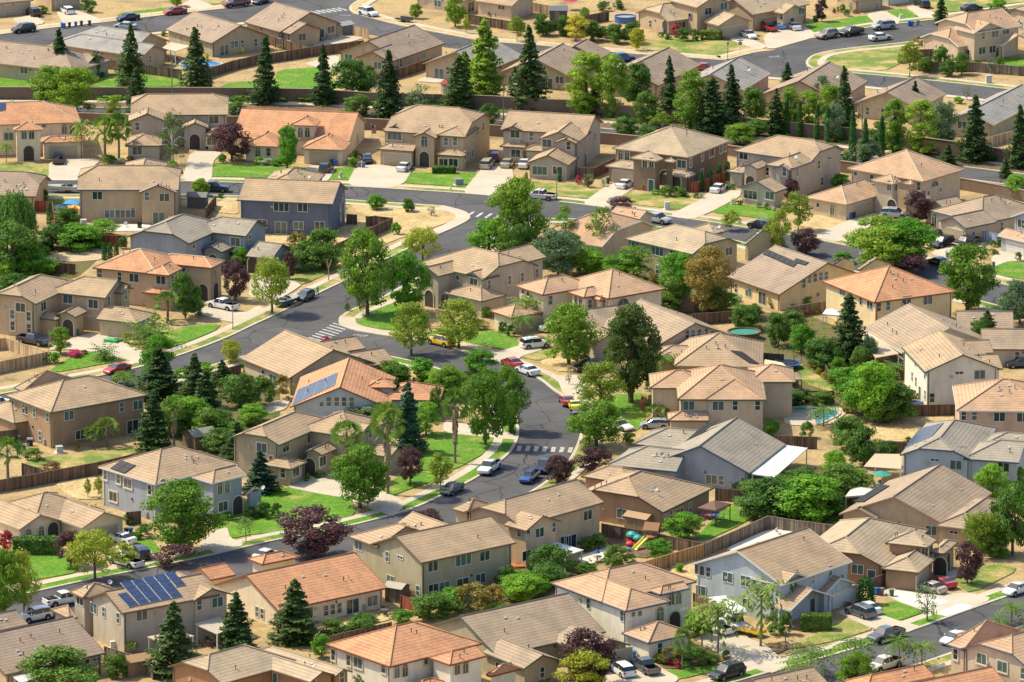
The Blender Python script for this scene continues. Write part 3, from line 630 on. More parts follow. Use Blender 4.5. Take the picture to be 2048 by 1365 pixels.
H('B1', 'tan two-storey house with stepped orange hip roof and corner balcony', 'corner-balcony orange house', 'orange', 'tan', 'brown',
  [('vhh', 5.6, [(740, 942), (1250, 992), (1500, 870)]), ('vhg', 5.6, [(1150, 985), (1352, 995), (1458, 947)]), ('uhh', 5.6, [(1250, 880), (1682, 944), (1795, 890)]), ('uhg', 2.7, [(1135, 1137), (1380, 1162)], 3)],
  [('n', 800, 985), ('n', 955, 1010), ('w', 1070, 1022), ('w', 1285, 1040), ('s', 1470, 960), ('O', 1620, 1140), ('O', 1720, 1130), ('a', 1715, 1010), ('n', 1375, 1035)], caplight=True)
H('B1', 'taupe two-storey house with stone entry gable and three-car garage', 'stone-entry house', 'tan', 'tan', 'green',
  [('vjh', 5.6, [(-130, 1187), (285, 1232), (800, 1080)]), ('uhg', 5.6, [(380, 1128), (828, 1189)], 9), ('uhg', 5.6, [(500, 1060), (955, 1142), (1062, 1106)]), ('ugh', 2.8, [(785, 1342), (1090, 1387), (1250, 1312)]), ('vgg', 3.3, [(440, 1320), (605, 1335)], 4), ('uhh', 2.8, [(240, 1335), (445, 1362)], 3)],
  [('w', 165, 1258), ('n', 100, 1312), ('n', 230, 1330), ('w', 345, 1250), ('w', 543, 1190), ('w', 745, 1230), ('n', 865, 1205), ('n', 1003, 1160), ('g', 795, 1425), ('n', 102, 1405), ('n', 232, 1425), ('O', 545, 1400)], trim=1)
H('B2', 'tan two-storey house with green shutters and arched entry at the corner', 'green-shuttered house', 'tan', 'greige', 'green',
  [('uhj', 5.6, [(1290, 907), (1825, 1027), (2284, 927)]), ('vgg', 5.5, [(1288, 965), (1440, 1014)], 6), ('vgg', 5.4, [(1633, 1005), (1815, 1037)], 4), ('uhh', 2.8, [(1515, 1140), (1800, 1212), (1995, 1157)]), ('vhg', 5.6, [(1650, 900), (1990, 940), (2060, 800)])],
  [('A', 1375, 1040), ('s', 1612, 1020), ('w', 1740, 1060), ('n', 1860, 1075), ('n', 2022, 1040), ('g', 1650, 1235), ('O', 1385, 1195), ('a', 1488, 1200), ('n', 2124, 1015), ('n', 2241, 985)], trim=1)
H('B3', 'cream two-storey house with orange hip roof and small entry turret', 'turret house', 'peach', 'cream', 'red',
  [('vhh', 5.6, [(380, 1062), (770, 1189), (1195, 1100)]), ('vhh', 5.6, [(30, 1087), (245, 1159), (620, 1070)]), ('vhg', 5.5, [(450, 1139), (590, 1177), (700, 1150)]), ('vhg', 5.1, [(638, 1185), (705, 1203)], 1.6), ('uhh', 2.6, [(595, 1332), (725, 1364), (790, 1337)]), ('vhh', 2.8, [(-174, 1287), (30, 1337), (230, 1292)])],
  [('a', 515, 1210), ('a', 550, 1217), ('n', 620, 1230), ('n', 740, 1230), ('H', 885, 1212), ('s', 825, 1290), ('n', 305, 1200), ('s', 130, 1150), ('s', 90, 1130), ('g', 132, 1421), ('O', 660, 1420)], trim=1)
H('B3', 'single-storey house with faded orange roof behind two leggy trees', 'faded orange-roofed bungalow', 'peach', 'beige', 'white',
  [('uhj', 2.8, [(145, 687), (720, 772), (1085, 602)]), ('ugg', 2.8, [(740, 545), (1015, 565)], 6)], [('W', 240, 740)])
H('B3', 'olive two-storey house with sand roof and dark green eaves', 'olive house with the sand roof', 'sand', 'olive', 'green',
  [('uhj', 5.6, [(900, 710), (1440, 834), (1850, 747)]), ('vhh', 5.4, [(1300, 660), (1745, 640)], 3), ('ugg', 2.8, [(1800, 765), (1918, 742)], 8)],
  [('w', 985, 765), ('W', 1163, 810), ('w', 1287, 835), ('w', 1730, 810), ('n', 1165, 955)])
H('B4', 'ochre house with broad gable and flat black solar collectors', 'ochre solar-collector house', 'brown', 'yellow', 'brown',
  [('ugg', 2.8, [(-330, 1012), (90, 1157), (700, 982)]), ('ugg', 2.8, [(330, 955), (660, 905)], 5), ('ugg', 2.8, [(560, 985), (875, 925)], 7)],
  [('n', 375, 1020), ('n', 420, 1010), ('n', 463, 1005), ('n', 330, 1030), ('n', 285, 1068), ('s', 397, 1155), ('n', -314, 1085), ('w', -154, 1140), ('d', -44, 1175), ('n', -254, 1110)],
  solar=[[(-40, 835), (205, 940), (240, 905), (-10, 795)], [(205, 898), (300, 925), (328, 903), (225, 870)]])
H('B4', 'pale yellow two-storey house with bright orange hip roof', 'yellow house with orange roof', 'orange', 'yellow', 'red',
  [('uhh', 5.6, [(850, 1219), (1500, 1132), (500, 1042)])],
  [('w', 595, 1115), ('n', 743, 1205), ('w', 815, 1240), ('n', 885, 1255), ('n', 958, 1245), ('w', 1275, 1200), ('w', 1105, 1200)])
H('C4', 'taupe-roofed bungalow with orange patio awning beside the tall redwood', 'orange-awning bungalow', 'taupe', 'greige', 'white',
  [('vgg', 2.8, [(1015, 249), (1735, 184), (740, 64)])], [('w', 935, 300)],
  covers=[('tan', 2.6, [(735, 80), (995, 255), (815, 288), (690, 120)])])
H('C4', 'taupe-roofed bungalow with wide wings at the right edge behind the white house', 'right-edge taupe bungalow', 'taupe', 'greige', 'brown',
  [('ugg', 2.8, [(1620, 222), (2200, 228)], 9.5), ('ugg', 2.8, [(1430, 62), (1862, 64)], 8)], [('n', 1890, 275)])
H('C4', 'white two-storey house with tan gable roof and blue umbrella beside it', 'white two-storey house', 'tan', 'white', 'green',
  [('vgg', 5.6, [(1190, 397), (1765, 372), (1055, 205)]), ('ugg', 5.5, [(1480, 372), (1792, 380)], 6.5), ('ugg', 5.5, [(1450, 262), (1712, 250)], 6)],
  [('w', 1605, 415), ('S', 1450, 402), ('n', 1243, 592), ('n', 1095, 430), ('n', 1123, 470), ('s', 1120, 320), ('n', 1192, 570), ('s', 1190, 430), ('D', 1152, 530)])
H('C4', 'pinkish two-storey house with low orange roof at the right edge', 'pink-walled house', 'peach', 'pink', 'white',
  [('uhh', 5.6, [(1430, 689), (2200, 694)], 14)], [('n', 1483, 725), ('n', 1565, 725), ('w', 1755, 735), ('w', 1930, 740), ('n', 1925, 900)])
H('C4', 'grey stucco two-storey house with large blue solar array on its left slope', 'grey solar-array house', 'greytan', 'paleblue', 'blue',
  [('vjh', 5.6, [(1000, 1024), (1550, 1064), (1840, 830)]), ('uhg', 5.6, [(1480, 1055), (1905, 1084)], 9), ('uhg', 5.4, [(1600, 960), (2050, 1000)], 7)],
  [('w', 1425, 1100), ('w', 1785, 1120), ('S', 1265, 1062), ('h', 2000, 1200)],
  solar=[[(1040, 975), (1245, 885), (1335, 785), (1150, 830)]], trim=0, covers=[('tan', 2.6, [(725, 1112), (810, 1015), (1012, 1018), (1010, 1130)])])
H('D4', 'tan low house with long roof, dormer and black solar strip', 'dark-dormer low house', 'taupe', 'tan', 'tan',
  [('vgg', 2.8, [(550, 97), (1330, 192), (1700, -50)]), ('vhh', 2.8, [(1250, 192), (1560, 227), (1850, 30)]), ('vhg', 4.6, [(1030, -80), (1240, -60)], 5), ('vgg', 2.8, [(140+410, 95), (420+410, 128)], -1)],
  [('w', 1222, 230), ('S', 1390, 243)], solar=[[(640, 20), (720, 20), (910, -100), (850, -110)]])
H('D4', 'brown-walled house with sand hip roof and arched porch above the red coupe', 'arched-porch brown house', 'sand', 'brown', 'brown',
  [('vjh', 2.9, [(190, 427), (865, 502), (1230, 230)]), ('vhg', 2.9, [(868, 500), (1062, 539), (1255, 442)]), ('vhg', 4.6, [(880, 320), (1145, 352), (1262, 302)]), ('vhh', 3.4, [(1210, 390), (1300, 402), (1422, 317)])],
  [('a', 1175, 380), ('a', 1217, 365), ('g', 1150, 560), ('O', 1290, 460), ('O', 1345, 430), ('w', 670, 520), ('D', 775, 560)])
H('C3', 'taupe-roofed house with solar collectors behind the tan hip-roofed one', 'side-solar low house', 'tan', 'tan', 'tan',
  [('uhh', 2.9, [(1230, 350), (1900, 358)], 15.5), ('uhg', 2.8, [(1065, 292), (1330, 295)], 6)], [],
  solar=[[(1655, 235), (1800, 330), (1880, 340), (1740, 245)]])
H('C3', 'tan two-storey house with three-part salmon hip roof and lower eave', 'salmon-roofed tan house', 'peach', 'beige', 'green',
  [('uhh', 5.6, [(1255, 604), (1925, 604)], 15.5), ('vhg', 5.6, [(1462, 606), (1928, 607)], 9), ('uhh', 5.6, [(1045, 519), (1500, 519)], 8), ('uhg', 2.8, [(1182, 767), (1490, 764)], 4), ('uhh', 5.6, [(1800, 472), (2150, 474)], 8)],
  [('w', 1340, 650), ('w', 1563, 652), ('n', 1692, 650), ('n', 1862, 650)], vents=5)
H('C3', 'taupe low house with row of gable windows behind the big dark pine', 'gable-window house', 'taupe', 'greige', 'brown',
  [('vgg', 2.8, [(1065, 220), (1715, 132), (672, 33)]), ('vgg', 2.8, [(620, 184), (880, 148)], 10), ('ugg', 2.8, [(560, 70), (900, 30)], 9)],
  [('n', 1327, 110), ('n', 1372, 107), ('n', 1420, 103), ('n', 1473, 95), ('n', 1520, 115)])
H('C2', 'large low house with sand-coloured roof and two right wings at the crossing', 'crossing-side low house', 'tan', 'beige', 'brown',
  [('vgg', 2.8, [(250, 444), (930, 334), (-141, 297)]), ('ugg', 2.8, [(740, 362), (1075, 327)], 7), ('ugg', 2.8, [(560, 258), (835, 217)], 6)],
  [('d', 130, 470), ('n', 55, 415)])
H('C2', 'low house with steep orange gable roof and pale blue solar array', 'solar orange gable house', 'orange', 'paleblue', 'brown',
  [('vgg', 2.8, [(260, 660), (1015, 670), (300, 432)]), ('uhh', 2.8, [(950, 607), (1400, 612)], 8), ('uhh', 4.2, [(840, 512), (1060, 517)], 4)],
  [('n', 612, 620), ('n', 668, 620), ('n', 725, 620), ('n', 552, 620), ('s', 497, 640)],
  solar=[[(275, 650), (600, 497), (620, 405), (320, 535)]])
H('C2', 'olive two-storey house with central entry gable behind two fan palms', 'fan-palm olive house', 'tan', 'olive', 'green',
  [('vjh', 5.6, [(-200, 892), (175, 950), (660, 775)]), ('uhh', 5.6, [(300, 834), (740, 888)], 10), ('uhg', 5.6, [(400, 790), (817, 850), (915, 807)]), ('vgg', 3.6, [(350, 1005), (505, 1025)], 4), ('uhh', 2.7, [(150, 1045), (265, 1134), (357, 1087)]), ('uhg', 2.8, [(800, 1000), (1005, 1042), (1132, 992)])],
  [('w', 45, 970), ('s', 115, 1050), ('w', 225, 965), ('w', 410, 895), ('n', 862, 860), ('O', 410, 1080), ('w', 300, 1150), ('n', 205, 1160), ('w', 505, 1070), ('G', 590, 1110)], trim=1)
H('C1', 'blue-grey two-storey house with tan hip roof and two flat black panels', 'black-panel blue-grey house', 'tan', 'steel', 'white',
  [('vhh', 5.6, [(745, 1114), (1180, 1247), (1880, 1115)]), ('vhg', 5.6, [(1450, 1190), (1600, 1234), (1868, 1178)]), ('uhg', 2.8, [(1740, 1345), (1990, 1290)], 3)],
  [('n', 800, 1175), ('n', 900, 1205), ('w', 972, 1240), ('w', 860, 1340), ('a', 1230, 1255), ('a', 1295, 1250), ('a', 1665, 1275), ('a', 1720, 1265), ('n', 1137, 1290), ('w', 1690, 1415), ('O', 1800, 1390)],
  solar=[[(838, 1130), (948, 1168), (1032, 1108), (920, 1068)]], trim=1)
H('D1', 'cream bungalow with arched windows and curved garage surround, lower left', 'arched-window bungalow', 'tan', 'cream', 'tan',
  [('vhh', 2.8, [(-100, 62), (250, 192), (760, 70)]), ('ugg', 2.8, [(350, 110), (612, 214), (940, 137)]), ('ugg', 2.8, [(-150, 100), (145, 224), (450, 152)])],
  [('a', 212, 265), ('a', 307, 245), ('O', 395, 235), ('g', 770, 245)])
H('D1', 'greige two-storey house with twelve-panel solar array and white patio cover', 'big-solar-array house', 'tan', 'greige', 'brown',
  [('ugg', 5.6, [(915, 849), (1640, 712), (620, 737)]), ('vgg', 5.55, [(1450, 756), (1730, 702)], 9), ('vhh', 5.4, [(535, 687), (620, 735), (800, 640)]), ('uhg', 2.8, [(455, 860), (650, 912)], 5)],
  [('w', 600, 750), ('w', 703, 810), ('n', 778, 840), ('n', 885, 885), ('w', 1060, 865), ('w', 1625, 765), ('n', 1490, 787)],
  solar=[[(895, 625), (1225, 557), (1365, 725), (1040, 790)], [(1228, 556), (1300, 541), (1390, 640), (1316, 654)], [(873, 712), (945, 697), (1038, 790), (962, 808)]],
  covers=[('lattice', 2.6, [(1460, 930), (1625, 1003), (1745, 960), (1640, 875)]), ('tan', 2.5, [(1098, 1022), (1190, 1060), (1455, 1018), (1340, 985)])])
H('D2', 'cream low house under a long orange gable roof, lower left centre', 'long orange gable house', 'orange', 'cream', 'red',
  [('ugg', 2.8, [(165, 829), (980, 657), (-275, 627)]), ('ugg', 2.8, [(-340, 600), (-150, 560)], 5), ('uhh', 2.8, [(40, 482), (335, 430)], 3.4)],
  [('n', 10, 850), ('n', 48, 860), ('n', 150, 900), ('n', 523, 835), ('n', 573, 825), ('n', 622, 815), ('d', 722, 810), ('w', 870, 755), ('n', 407, 840)])
H('D2', 'olive two-storey house with long plain back wall and small lean-to box', 'plain-walled olive house', 'tan', 'olive', 'brown',
  [('ugg', 5.6, [(1235, 472), (1945, 320), (870, 327)]), ('vgh', 5.5, [(690, 274), (910, 352), (1340, 262)]), ('vhh', 2.8, [(660, 430), (720, 445), (830, 380)]), ('vgg', 5.4, [(1330, 300), (1600, 240)], 9)],
  [('n', 983, 425), ('S', 1080, 430), ('w', 1008, 603), ('n', 1212, 680), ('W', 1550, 450), ('w', 1322, 498), ('w', 1710, 418), ('w', 1325, 665), ('w', 1408, 648), ('d', 1545, 612), ('w', 1678, 588), ('w', 770, 340)])
H('D2', 'cream two-storey house with terracotta hip roof and twin balcony arches, bottom', 'bottom terracotta-roofed house', 'orange', 'white', 'red',
  [('vhh', 5.6, [(525, 1082), (1000, 1249), (1775, 1102)]), ('vhg', 5.6, [(1290, 1180), (1447, 1229), (1722, 1167)]), ('vhh', 2.8, [(1140, 1380), (1260, 1410), (1350, 1340)]), ('uhh', 2.8, [(1640, 1330), (1840, 1300)], 5)],
  [('n', 580, 1160), ('n', 695, 1200), ('w', 765, 1220), ('a', 1052, 1285), ('a', 1113, 1275), ('s', 1270, 1210), ('a', 1503, 1260), ('a', 1565, 1250), ('n', 955, 1255)], caplight=False, trim=1)
H('D2', 'rust-walled house with pale taupe roof at the bottom edge', 'rust-walled house', 'sand', 'rust', 'brown',
  [('vjh', 5.6, [(-660, 1245), (-255, 1377), (420, 1240)]), ('uhg', 5.6, [(-50, 1200), (380, 1358), (600, 1310)]), ('uhg', 5.6, [(0, 1130), (568, 1312), (722, 1284)])],
  [('w', 128, 1330), ('n', 640, 1330), ('s', 430, 1358)])
H('D1', 'low house with plain purple-brown roof in the bottom left corner', 'plain brown roof at bottom left', 'brown', 'tan', 'brown',
  [('ugg', 2.8, [(40, 1309), (790, 1144), (-460, 1112)])], [('n', 650, 1228), ('S', 722, 1192)], covers=[('white', 2.4, [(95, 1320), (160, 1370), (300, 1325), (270, 1285)])])
H('D1', 'low brown roof at the left edge above the bottom left roof', 'brown roof at the left edge', 'brown', 'pink', 'brown',
  [('ugg', 2.8, [(-300, 1040), (212, 932)], 6)], [])
H('D3', 'taupe-roofed low house with shuttered window and purple plum in front', 'blue-shuttered low house', 'taupe', 'olive', 'green',
  [('ugg', 2.8, [(-115, 1167), (700, 987), (-645, 947)]), ('vgg', 2.8, [(90, 1265), (372, 1200)], 9), ('vgg', 2.8, [(560, 1155), (892, 1087)], 8)],
  [('n', 225, 1290), ('g', 780, 1180), ('d', -85, 1300)])
H('D3', 'cream two-storey house with salmon hip roof beside the motorhome', 'motorhome house', 'peach', 'white', 'blue',
  [('uhh', 5.6, [(290, 624), (850, 834), (1200, 767)]), ('vhh', 5.6, [(290, 624), (1010, 680), (1380, 612)]), ('vhg', 5.6, [(1010, 674), (1140, 704), (1330, 662)]), ('uhh', 2.8, [(825, 997), (1020, 1074), (1340, 992)])],
  [('n', 573, 775), ('n', 825, 870), ('s', 905, 855), ('s', 955, 850), ('A', 1105, 855), ('a', 1190, 740), ('a', 1242, 735), ('O', 1215, 900), ('n', 1105, 1110)], trim=0)
H('D4', 'white and pale blue two-storey house with front porch gable and garage', 'porch-gable house', 'tan', 'paleblue', 'white',
  [('vgg', 5.6, [(-565, 477), (105, 639), (575, 447)]), ('ugg', 5.5, [(-120, 580), (107, 641), (292, 572)]), ('uggp', 2.8, [(40, 790), (150, 824), (492, 717)]), ('ugg', 2.8, [(300, 660), (385, 695), (665, 622)])],
  [('w', -510, 525), ('n', -445, 540), ('w', -300, 580), ('W', -145, 615), ('w', -500, 680), ('w', -150, 780), ('w', 190, 635), ('n', 335, 590), ('n', 465, 530), ('h', 570, 720), ('D', 330, 790), ('n', 35, 830)], trim=0)
H('D4', 'cream house with clipped gable and blue eaves at the lower right edge', 'lower-right-edge cream house', 'peach', 'beige', 'blue',
  [('vjg', 5.6, [(1440, 1112), (1960, 1272), (2400, 1100)]), ('uhh', 5.5, [(1335, 1082), (1482, 1117), (1820, 960)]), ('vhg', 5.0, [(1400, 1012), (1520, 1032), (1700, 960)])],
  [('w', 1600, 1190), ('w', 1755, 1250), ('n', 1405, 1155), ('n', 1910, 1300)], trim=1)
H('D4', 'large orange tile roof filling the bottom edge at lower right', 'bottom-edge orange roof', 'orange', 'cream', 'red',
  [('ugg', 2.8, [(900, 1692), (1890, 1482), (500, 1500)]), ('uhg', 2.8, [(740, 1430), (1250, 1325)], 5)], [])
H('D4', 'small tan roof peak on the bottom edge beneath the queen palms', 'bottom-edge tan roof', 'tan', 'beige', 'brown',
  [('ugg', 2.8, [(30, 1500), (480, 1400)], 8)], [])
H('C3', 'low blue gable house with bright white patio cover and taupe roof', 'blue white-patio house', 'greytan', 'steel', 'blue',
  [('vgg', 2.8, [(1050, 1090), (1800, 1164), (2056, 942)]), ('uhg', 2.8, [(720, 1104), (1250, 1150)], 9), ('uhg', 2.8, [(915, 947), (1400, 985)], 8)],
  [('w', 1512, 1215), ('n', 1587, 1225), ('n', 1750, 1230)], pitch=.45,
  solar=[[(1255, 978), (1400, 905), (1580, 755), (1450, 805)]],
  covers=[('white', 2.55, [(1817, 1168), (1992, 1192), (2241, 972), (2061, 948)])])
H('C3', 'brown low house with clipped gable beside the dark gazebo', 'gazebo-side brown house', 'tan', 'brown', 'dark',
  [('vjh', 2.9, [(430, 1347), (1145, 1460), (1545, 1277)]), ('uhh', 2.8, [(515, 1192), (900, 1240)], 6)],
  [('w', 836, 1471), ('S', 1165, 1483), ('n', 1202, 1483), ('d', 1272, 1451), ('n', 1349, 1421)])
H('D3', 'tan two-storey house with long back wall and white shade awning, lower centre', 'white-awning house', 'tan', 'tan', 'brown',
  [('vjg', 5.6, [(-355, 87), (55, 197), (700, 20)]), ('ugg', 5.5, [(-60, 188), (145, 221), (362, 157)]), ('uhh', 5.3, [(-455, 67), (-330, 97), (-200, 20)])],
  [('n', 55, 240), ('n', 120, 260), ('w', 205, 245), ('n', 312, 205), ('w', 565, 115), ('d', 440, 305), ('w', 390, 305), ('w', 108, 415)],
  covers=[('white', 2.5, [(155, 365), (400, 420), (535, 375), (310, 312)])])
H('C1', 'dark brown two-storey house with taupe hip roof and sliding back door', 'dark brown house', 'tan', 'brown', 'green',
  [('vhh', 5.6, [(40, 572), (385, 704), (1140, 577)]), ('vhh', 2.8, [(-200, 690), (150, 778)], 5), ('uhh', 5.4, [(-20, 540), (300, 520)], 10)],
  [('n', 100, 635), ('w', 192, 680), ('n', 263, 705), ('n', 362, 740), ('n', 305, 880), ('w', 522, 725), ('w', 1045, 645), ('n', 922, 662), ('d', 1005, 835), ('w', 608, 870), ('w', 690, 840)])
# ------------------------------------------------------------------ ground sheet
def sheet(name, pts, z, mat, z0=None):
    """a ground polygon; z0 given -> extruded slab with real edges"""
    mb = MB(); P = [Vector((p[0], p[1], z)) for p in pts]
    area = sum(P[i].x*P[(i+1) % len(P)].y - P[(i+1) % len(P)].x*P[i].y for i in range(len(P)))
    if area < 0: P.reverse()
    from mathutils.geometry import tessellate_polygon
    tri = tessellate_polygon([P]); 
    i0 = len(mb.v); mb.v += P
    for t in tri:
        a, b, c = t; n = (P[b]-P[a]).cross(P[c]-P[a])
        mb.f.append([i0+a, i0+b, i0+c] if n.z > 0 else [i0+a, i0+c, i0+b]); mb.m.append(0); mb.uv.append([(0,0)]*3)
    if z0 is not None:
        for i in range(len(P)):
            a, b = P[i], P[(i+1) % len(P)]; mb.poly([Vector((a.x,a.y,z0)), Vector((b.x,b.y,z0)), b, a])
    o = obj(name, mb.mesh(name, [mat])); return o
def smooth_line(pts, n=2):
    for _ in range(n):
        q = [pts[0]]
        for a, b in zip(pts, pts[1:]): q += [a*.75+b*.25, a*.25+b*.75]
        q.append(pts[-1]); pts = q
    return pts
g = sheet('ground', [(-3000, -1500), (3000, -1500), (3000, 6000), (-3000, 6000)], 0, M_dry); tag(g, kind='structure')
def px2(pts, t='P'): return [gnd(tp(t, p)) for p in pts]
# asphalt
RA = [(-60,78),(0,70),(125,54),(210,46),(328,31),(426,21),(512,11),(585,-14),(745,-14),(705,8),(697,17),(705,27),(757,41),(800,52),(963,83),(1024,88),(1124,96),(1274,110),(1337,113),(1420,120),(1450,122),(1485,112),(1515,105),(1536,103),(1624,78),(1736,55),(1867,41),(1960,28),(2070,12),
      (2070,50),(1900,72),(1812,86),(1686,98),(1630,108),(1611,122),(1614,134),(1640,141),(1661,144),(1811,157),(1977,175),(2070,186),(2070,214),(1970,200),(1912,193),(1754,176),(1600,161),(1500,152),(1400,145),(1290,132),(1200,124),(1024,110),(900,97),(740,70),(690,55),(625,30),(600,28),(560,35),(460,50),(360,61),(200,78),(100,90),(-60,110)]
NR5 = [(-60,362),(155,362),(364,364),(520,368),(697,374),(800,380),(925,388),(1024,397),(1112,404),(1164,410),(1217,418),(1277,426),(1400,442),(1500,458),(1626,479),(1690,492),(1800,515),(1900,540),(1982,563),(2070,586)]
SR5 = [(2070,632),(1960,602),(1840,575),(1700,541),(1600,515),(1500,488),(1400,468),(1277,448),(1140,438),(1080,438),(1045,446)]
ER6 = [(1045,446),(1000,470),(950,500),(900,525),(850,548),(792,580),(760,598),(720,613),(695,624),(679,636),(677,645),(683,653),(712,663),(773,673),(857,686),(908,698),(945,709),(1003,726),(1045,745),(1077,757),(1108,783),(1135,800),(1155,825),(1163,850),(1160,875),(1150,900),(1136,925),(1110,950),(1070,980),(1010,1012),(930,1045),(860,1072),(790,1100),(700,1125),(600,1150),(512,1167),(420,1183),(300,1204),(150,1236),(0,1266),(-70,1280)]
WR7 = [(-70,1214),(0,1200),(67,1186),(155,1166),(250,1147),(330,1132),(428,1110),(512,1091),(560,1080),(640,1066),(720,1049),(814,1024),(870,1000),(955,957),(1000,925),(1024,904),(1035,883),(1039,862),(1035,838),(1020,812),(1000,795),(960,772),(915,751),(863,733),(789,714),(700,703)]
SR6 = [(700,703),(620,700),(540,702),(470,717),(440,727),(350,752),(270,776),(100,815),(-70,852)]
NR6 = [(-70,805),(0,790),(120,768),(235,747),(287,734),(353,715),(448,680),(512,649),(537,638),(590,612),(637,588),(690,563),(760,527),(818,498),(870,473),(925,449),(943,437),(933,424),(888,413),(787,408),(697,400),(520,394),(364,390),(155,390),(-60,390)]
RC = NR5 + SR5 + ER6[1:] + WR7 + SR6[1:] + NR6
ND = [(1400,1386),(1536,1347),(1675,1310),(1737,1290),(1814,1267),(1900,1235),(2004,1198),(2070,1175)]
RD = ND + [(2070,1243),(1960,1285),(1902,1307),(1803,1340),(1700,1372),(1600,1402),(1400,1460)]
NB = [(-60,216),(500,218),(740,229),(1000,242),(1250,262),(1500,290),(1700,311),(1912,333),(2070,353)]
SB = [(-60,228),(500,229),(740,241),(1000,255),(1250,277),(1500,306),(1700,330),(1927,358),(2070,378)]
for nm, pts in (('upper_street', RA), ('winding_street', RC), ('front_street', RD), ('boulevard', NB + SB[::-1])):
    o = sheet(nm, px2(pts), .006, M_asph); tag(o, kind='structure')
# kerbs, verges and pavements
def offs(pts, d):
    out = []
    for i, p in enumerate(pts):
        a = pts[max(i-1, 0)]; b = pts[min(i+1, len(pts)-1)]; t = (b-a).normalized(); out.append(Vector((p.x - t.y*d, p.y + t.x*d, 0)))
    return out
def ribbon(name, A, B, z, mat):
    mb = MB(); n = len(A)
    for k, L in enumerate((A, B)):
        for p in L: mb.v.append(Vector((p.x, p.y, z)))
    for i in range(n-1):
        q = [i, i+1, n+i+1, n+i]; a, b, c = (mb.v[j] for j in q[:3])
        if (b-a).cross(c-a).z < 0: q.reverse()
        mb.f.append(q); mb.m.append(0); mb.uv.append([(0,0)]*4)
    for L in (A, B):
        for i in range(n-1):
            a, b = L[i], L[i+1]; mb.poly([(a.x,a.y,0),(b.x,b.y,0),(b.x,b.y,z),(a.x,a.y,z)])
    o = obj(name, mb.mesh(name, [mat])); tag(o, kind='structure'); return o
SZ = [0]
def edge(line, side, verge=1.7, walk=1.35, vm=None, n=2):
    L = smooth_line(px2(line), n); s = 1 if side == 'L' else -1; SZ[0] += .0007; e = SZ[0]
    ribbon('kerb', offs(L, -.05*s), offs(L, .42*s), .135+e, M_conc)
    if verge: ribbon('verge', offs(L, .42*s), offs(L, (.42+verge)*s), .115+e, vm or M_lawn2)
    if walk: ribbon('pavement', offs(L, (.42+verge)*s), offs(L, (.42+verge+walk)*s), .128+e, M_conc)
edge(RA[0:8], 'L', vm=M_hay); edge(RA[8:24], 'L', vm=M_hay); edge(RA[24:29], 'L'); edge(RA[29:41], 'L', vm=M_lawn2); edge(RA[41:51], 'L', 0, 1.2); edge(RA[52:61], 'L', 0, 1.2)
edge(NR5, 'L'); edge(SR5[:-1], 'L', vm=M_lawn); edge(ER6[0:10], 'L', vm=M_lawn2)
edge(ER6[9:14], 'L', 0, 2.2); edge(ER6[13:27], 'L', vm=M_lawn2); edge(ER6[26:], 'L', vm=M_lawn2)
edge(WR7, 'L', vm=M_lawn); edge(SR6, 'L', vm=M_lawn2); edge(NR6[0:15], 'L', vm=M_lawn2); edge(NR6[14:19], 'L', 0, 2.0); edge(NR6[18:], 'L', vm=M_lawn2)
edge(ND, 'L', vm=M_lawn); edge(RD[8:], 'L', vm=M_lawn2)
edge(NB, 'L', 4.0, 1.8, M_dark); edge(SB, 'R', 3.0, 1.5, M_dark)
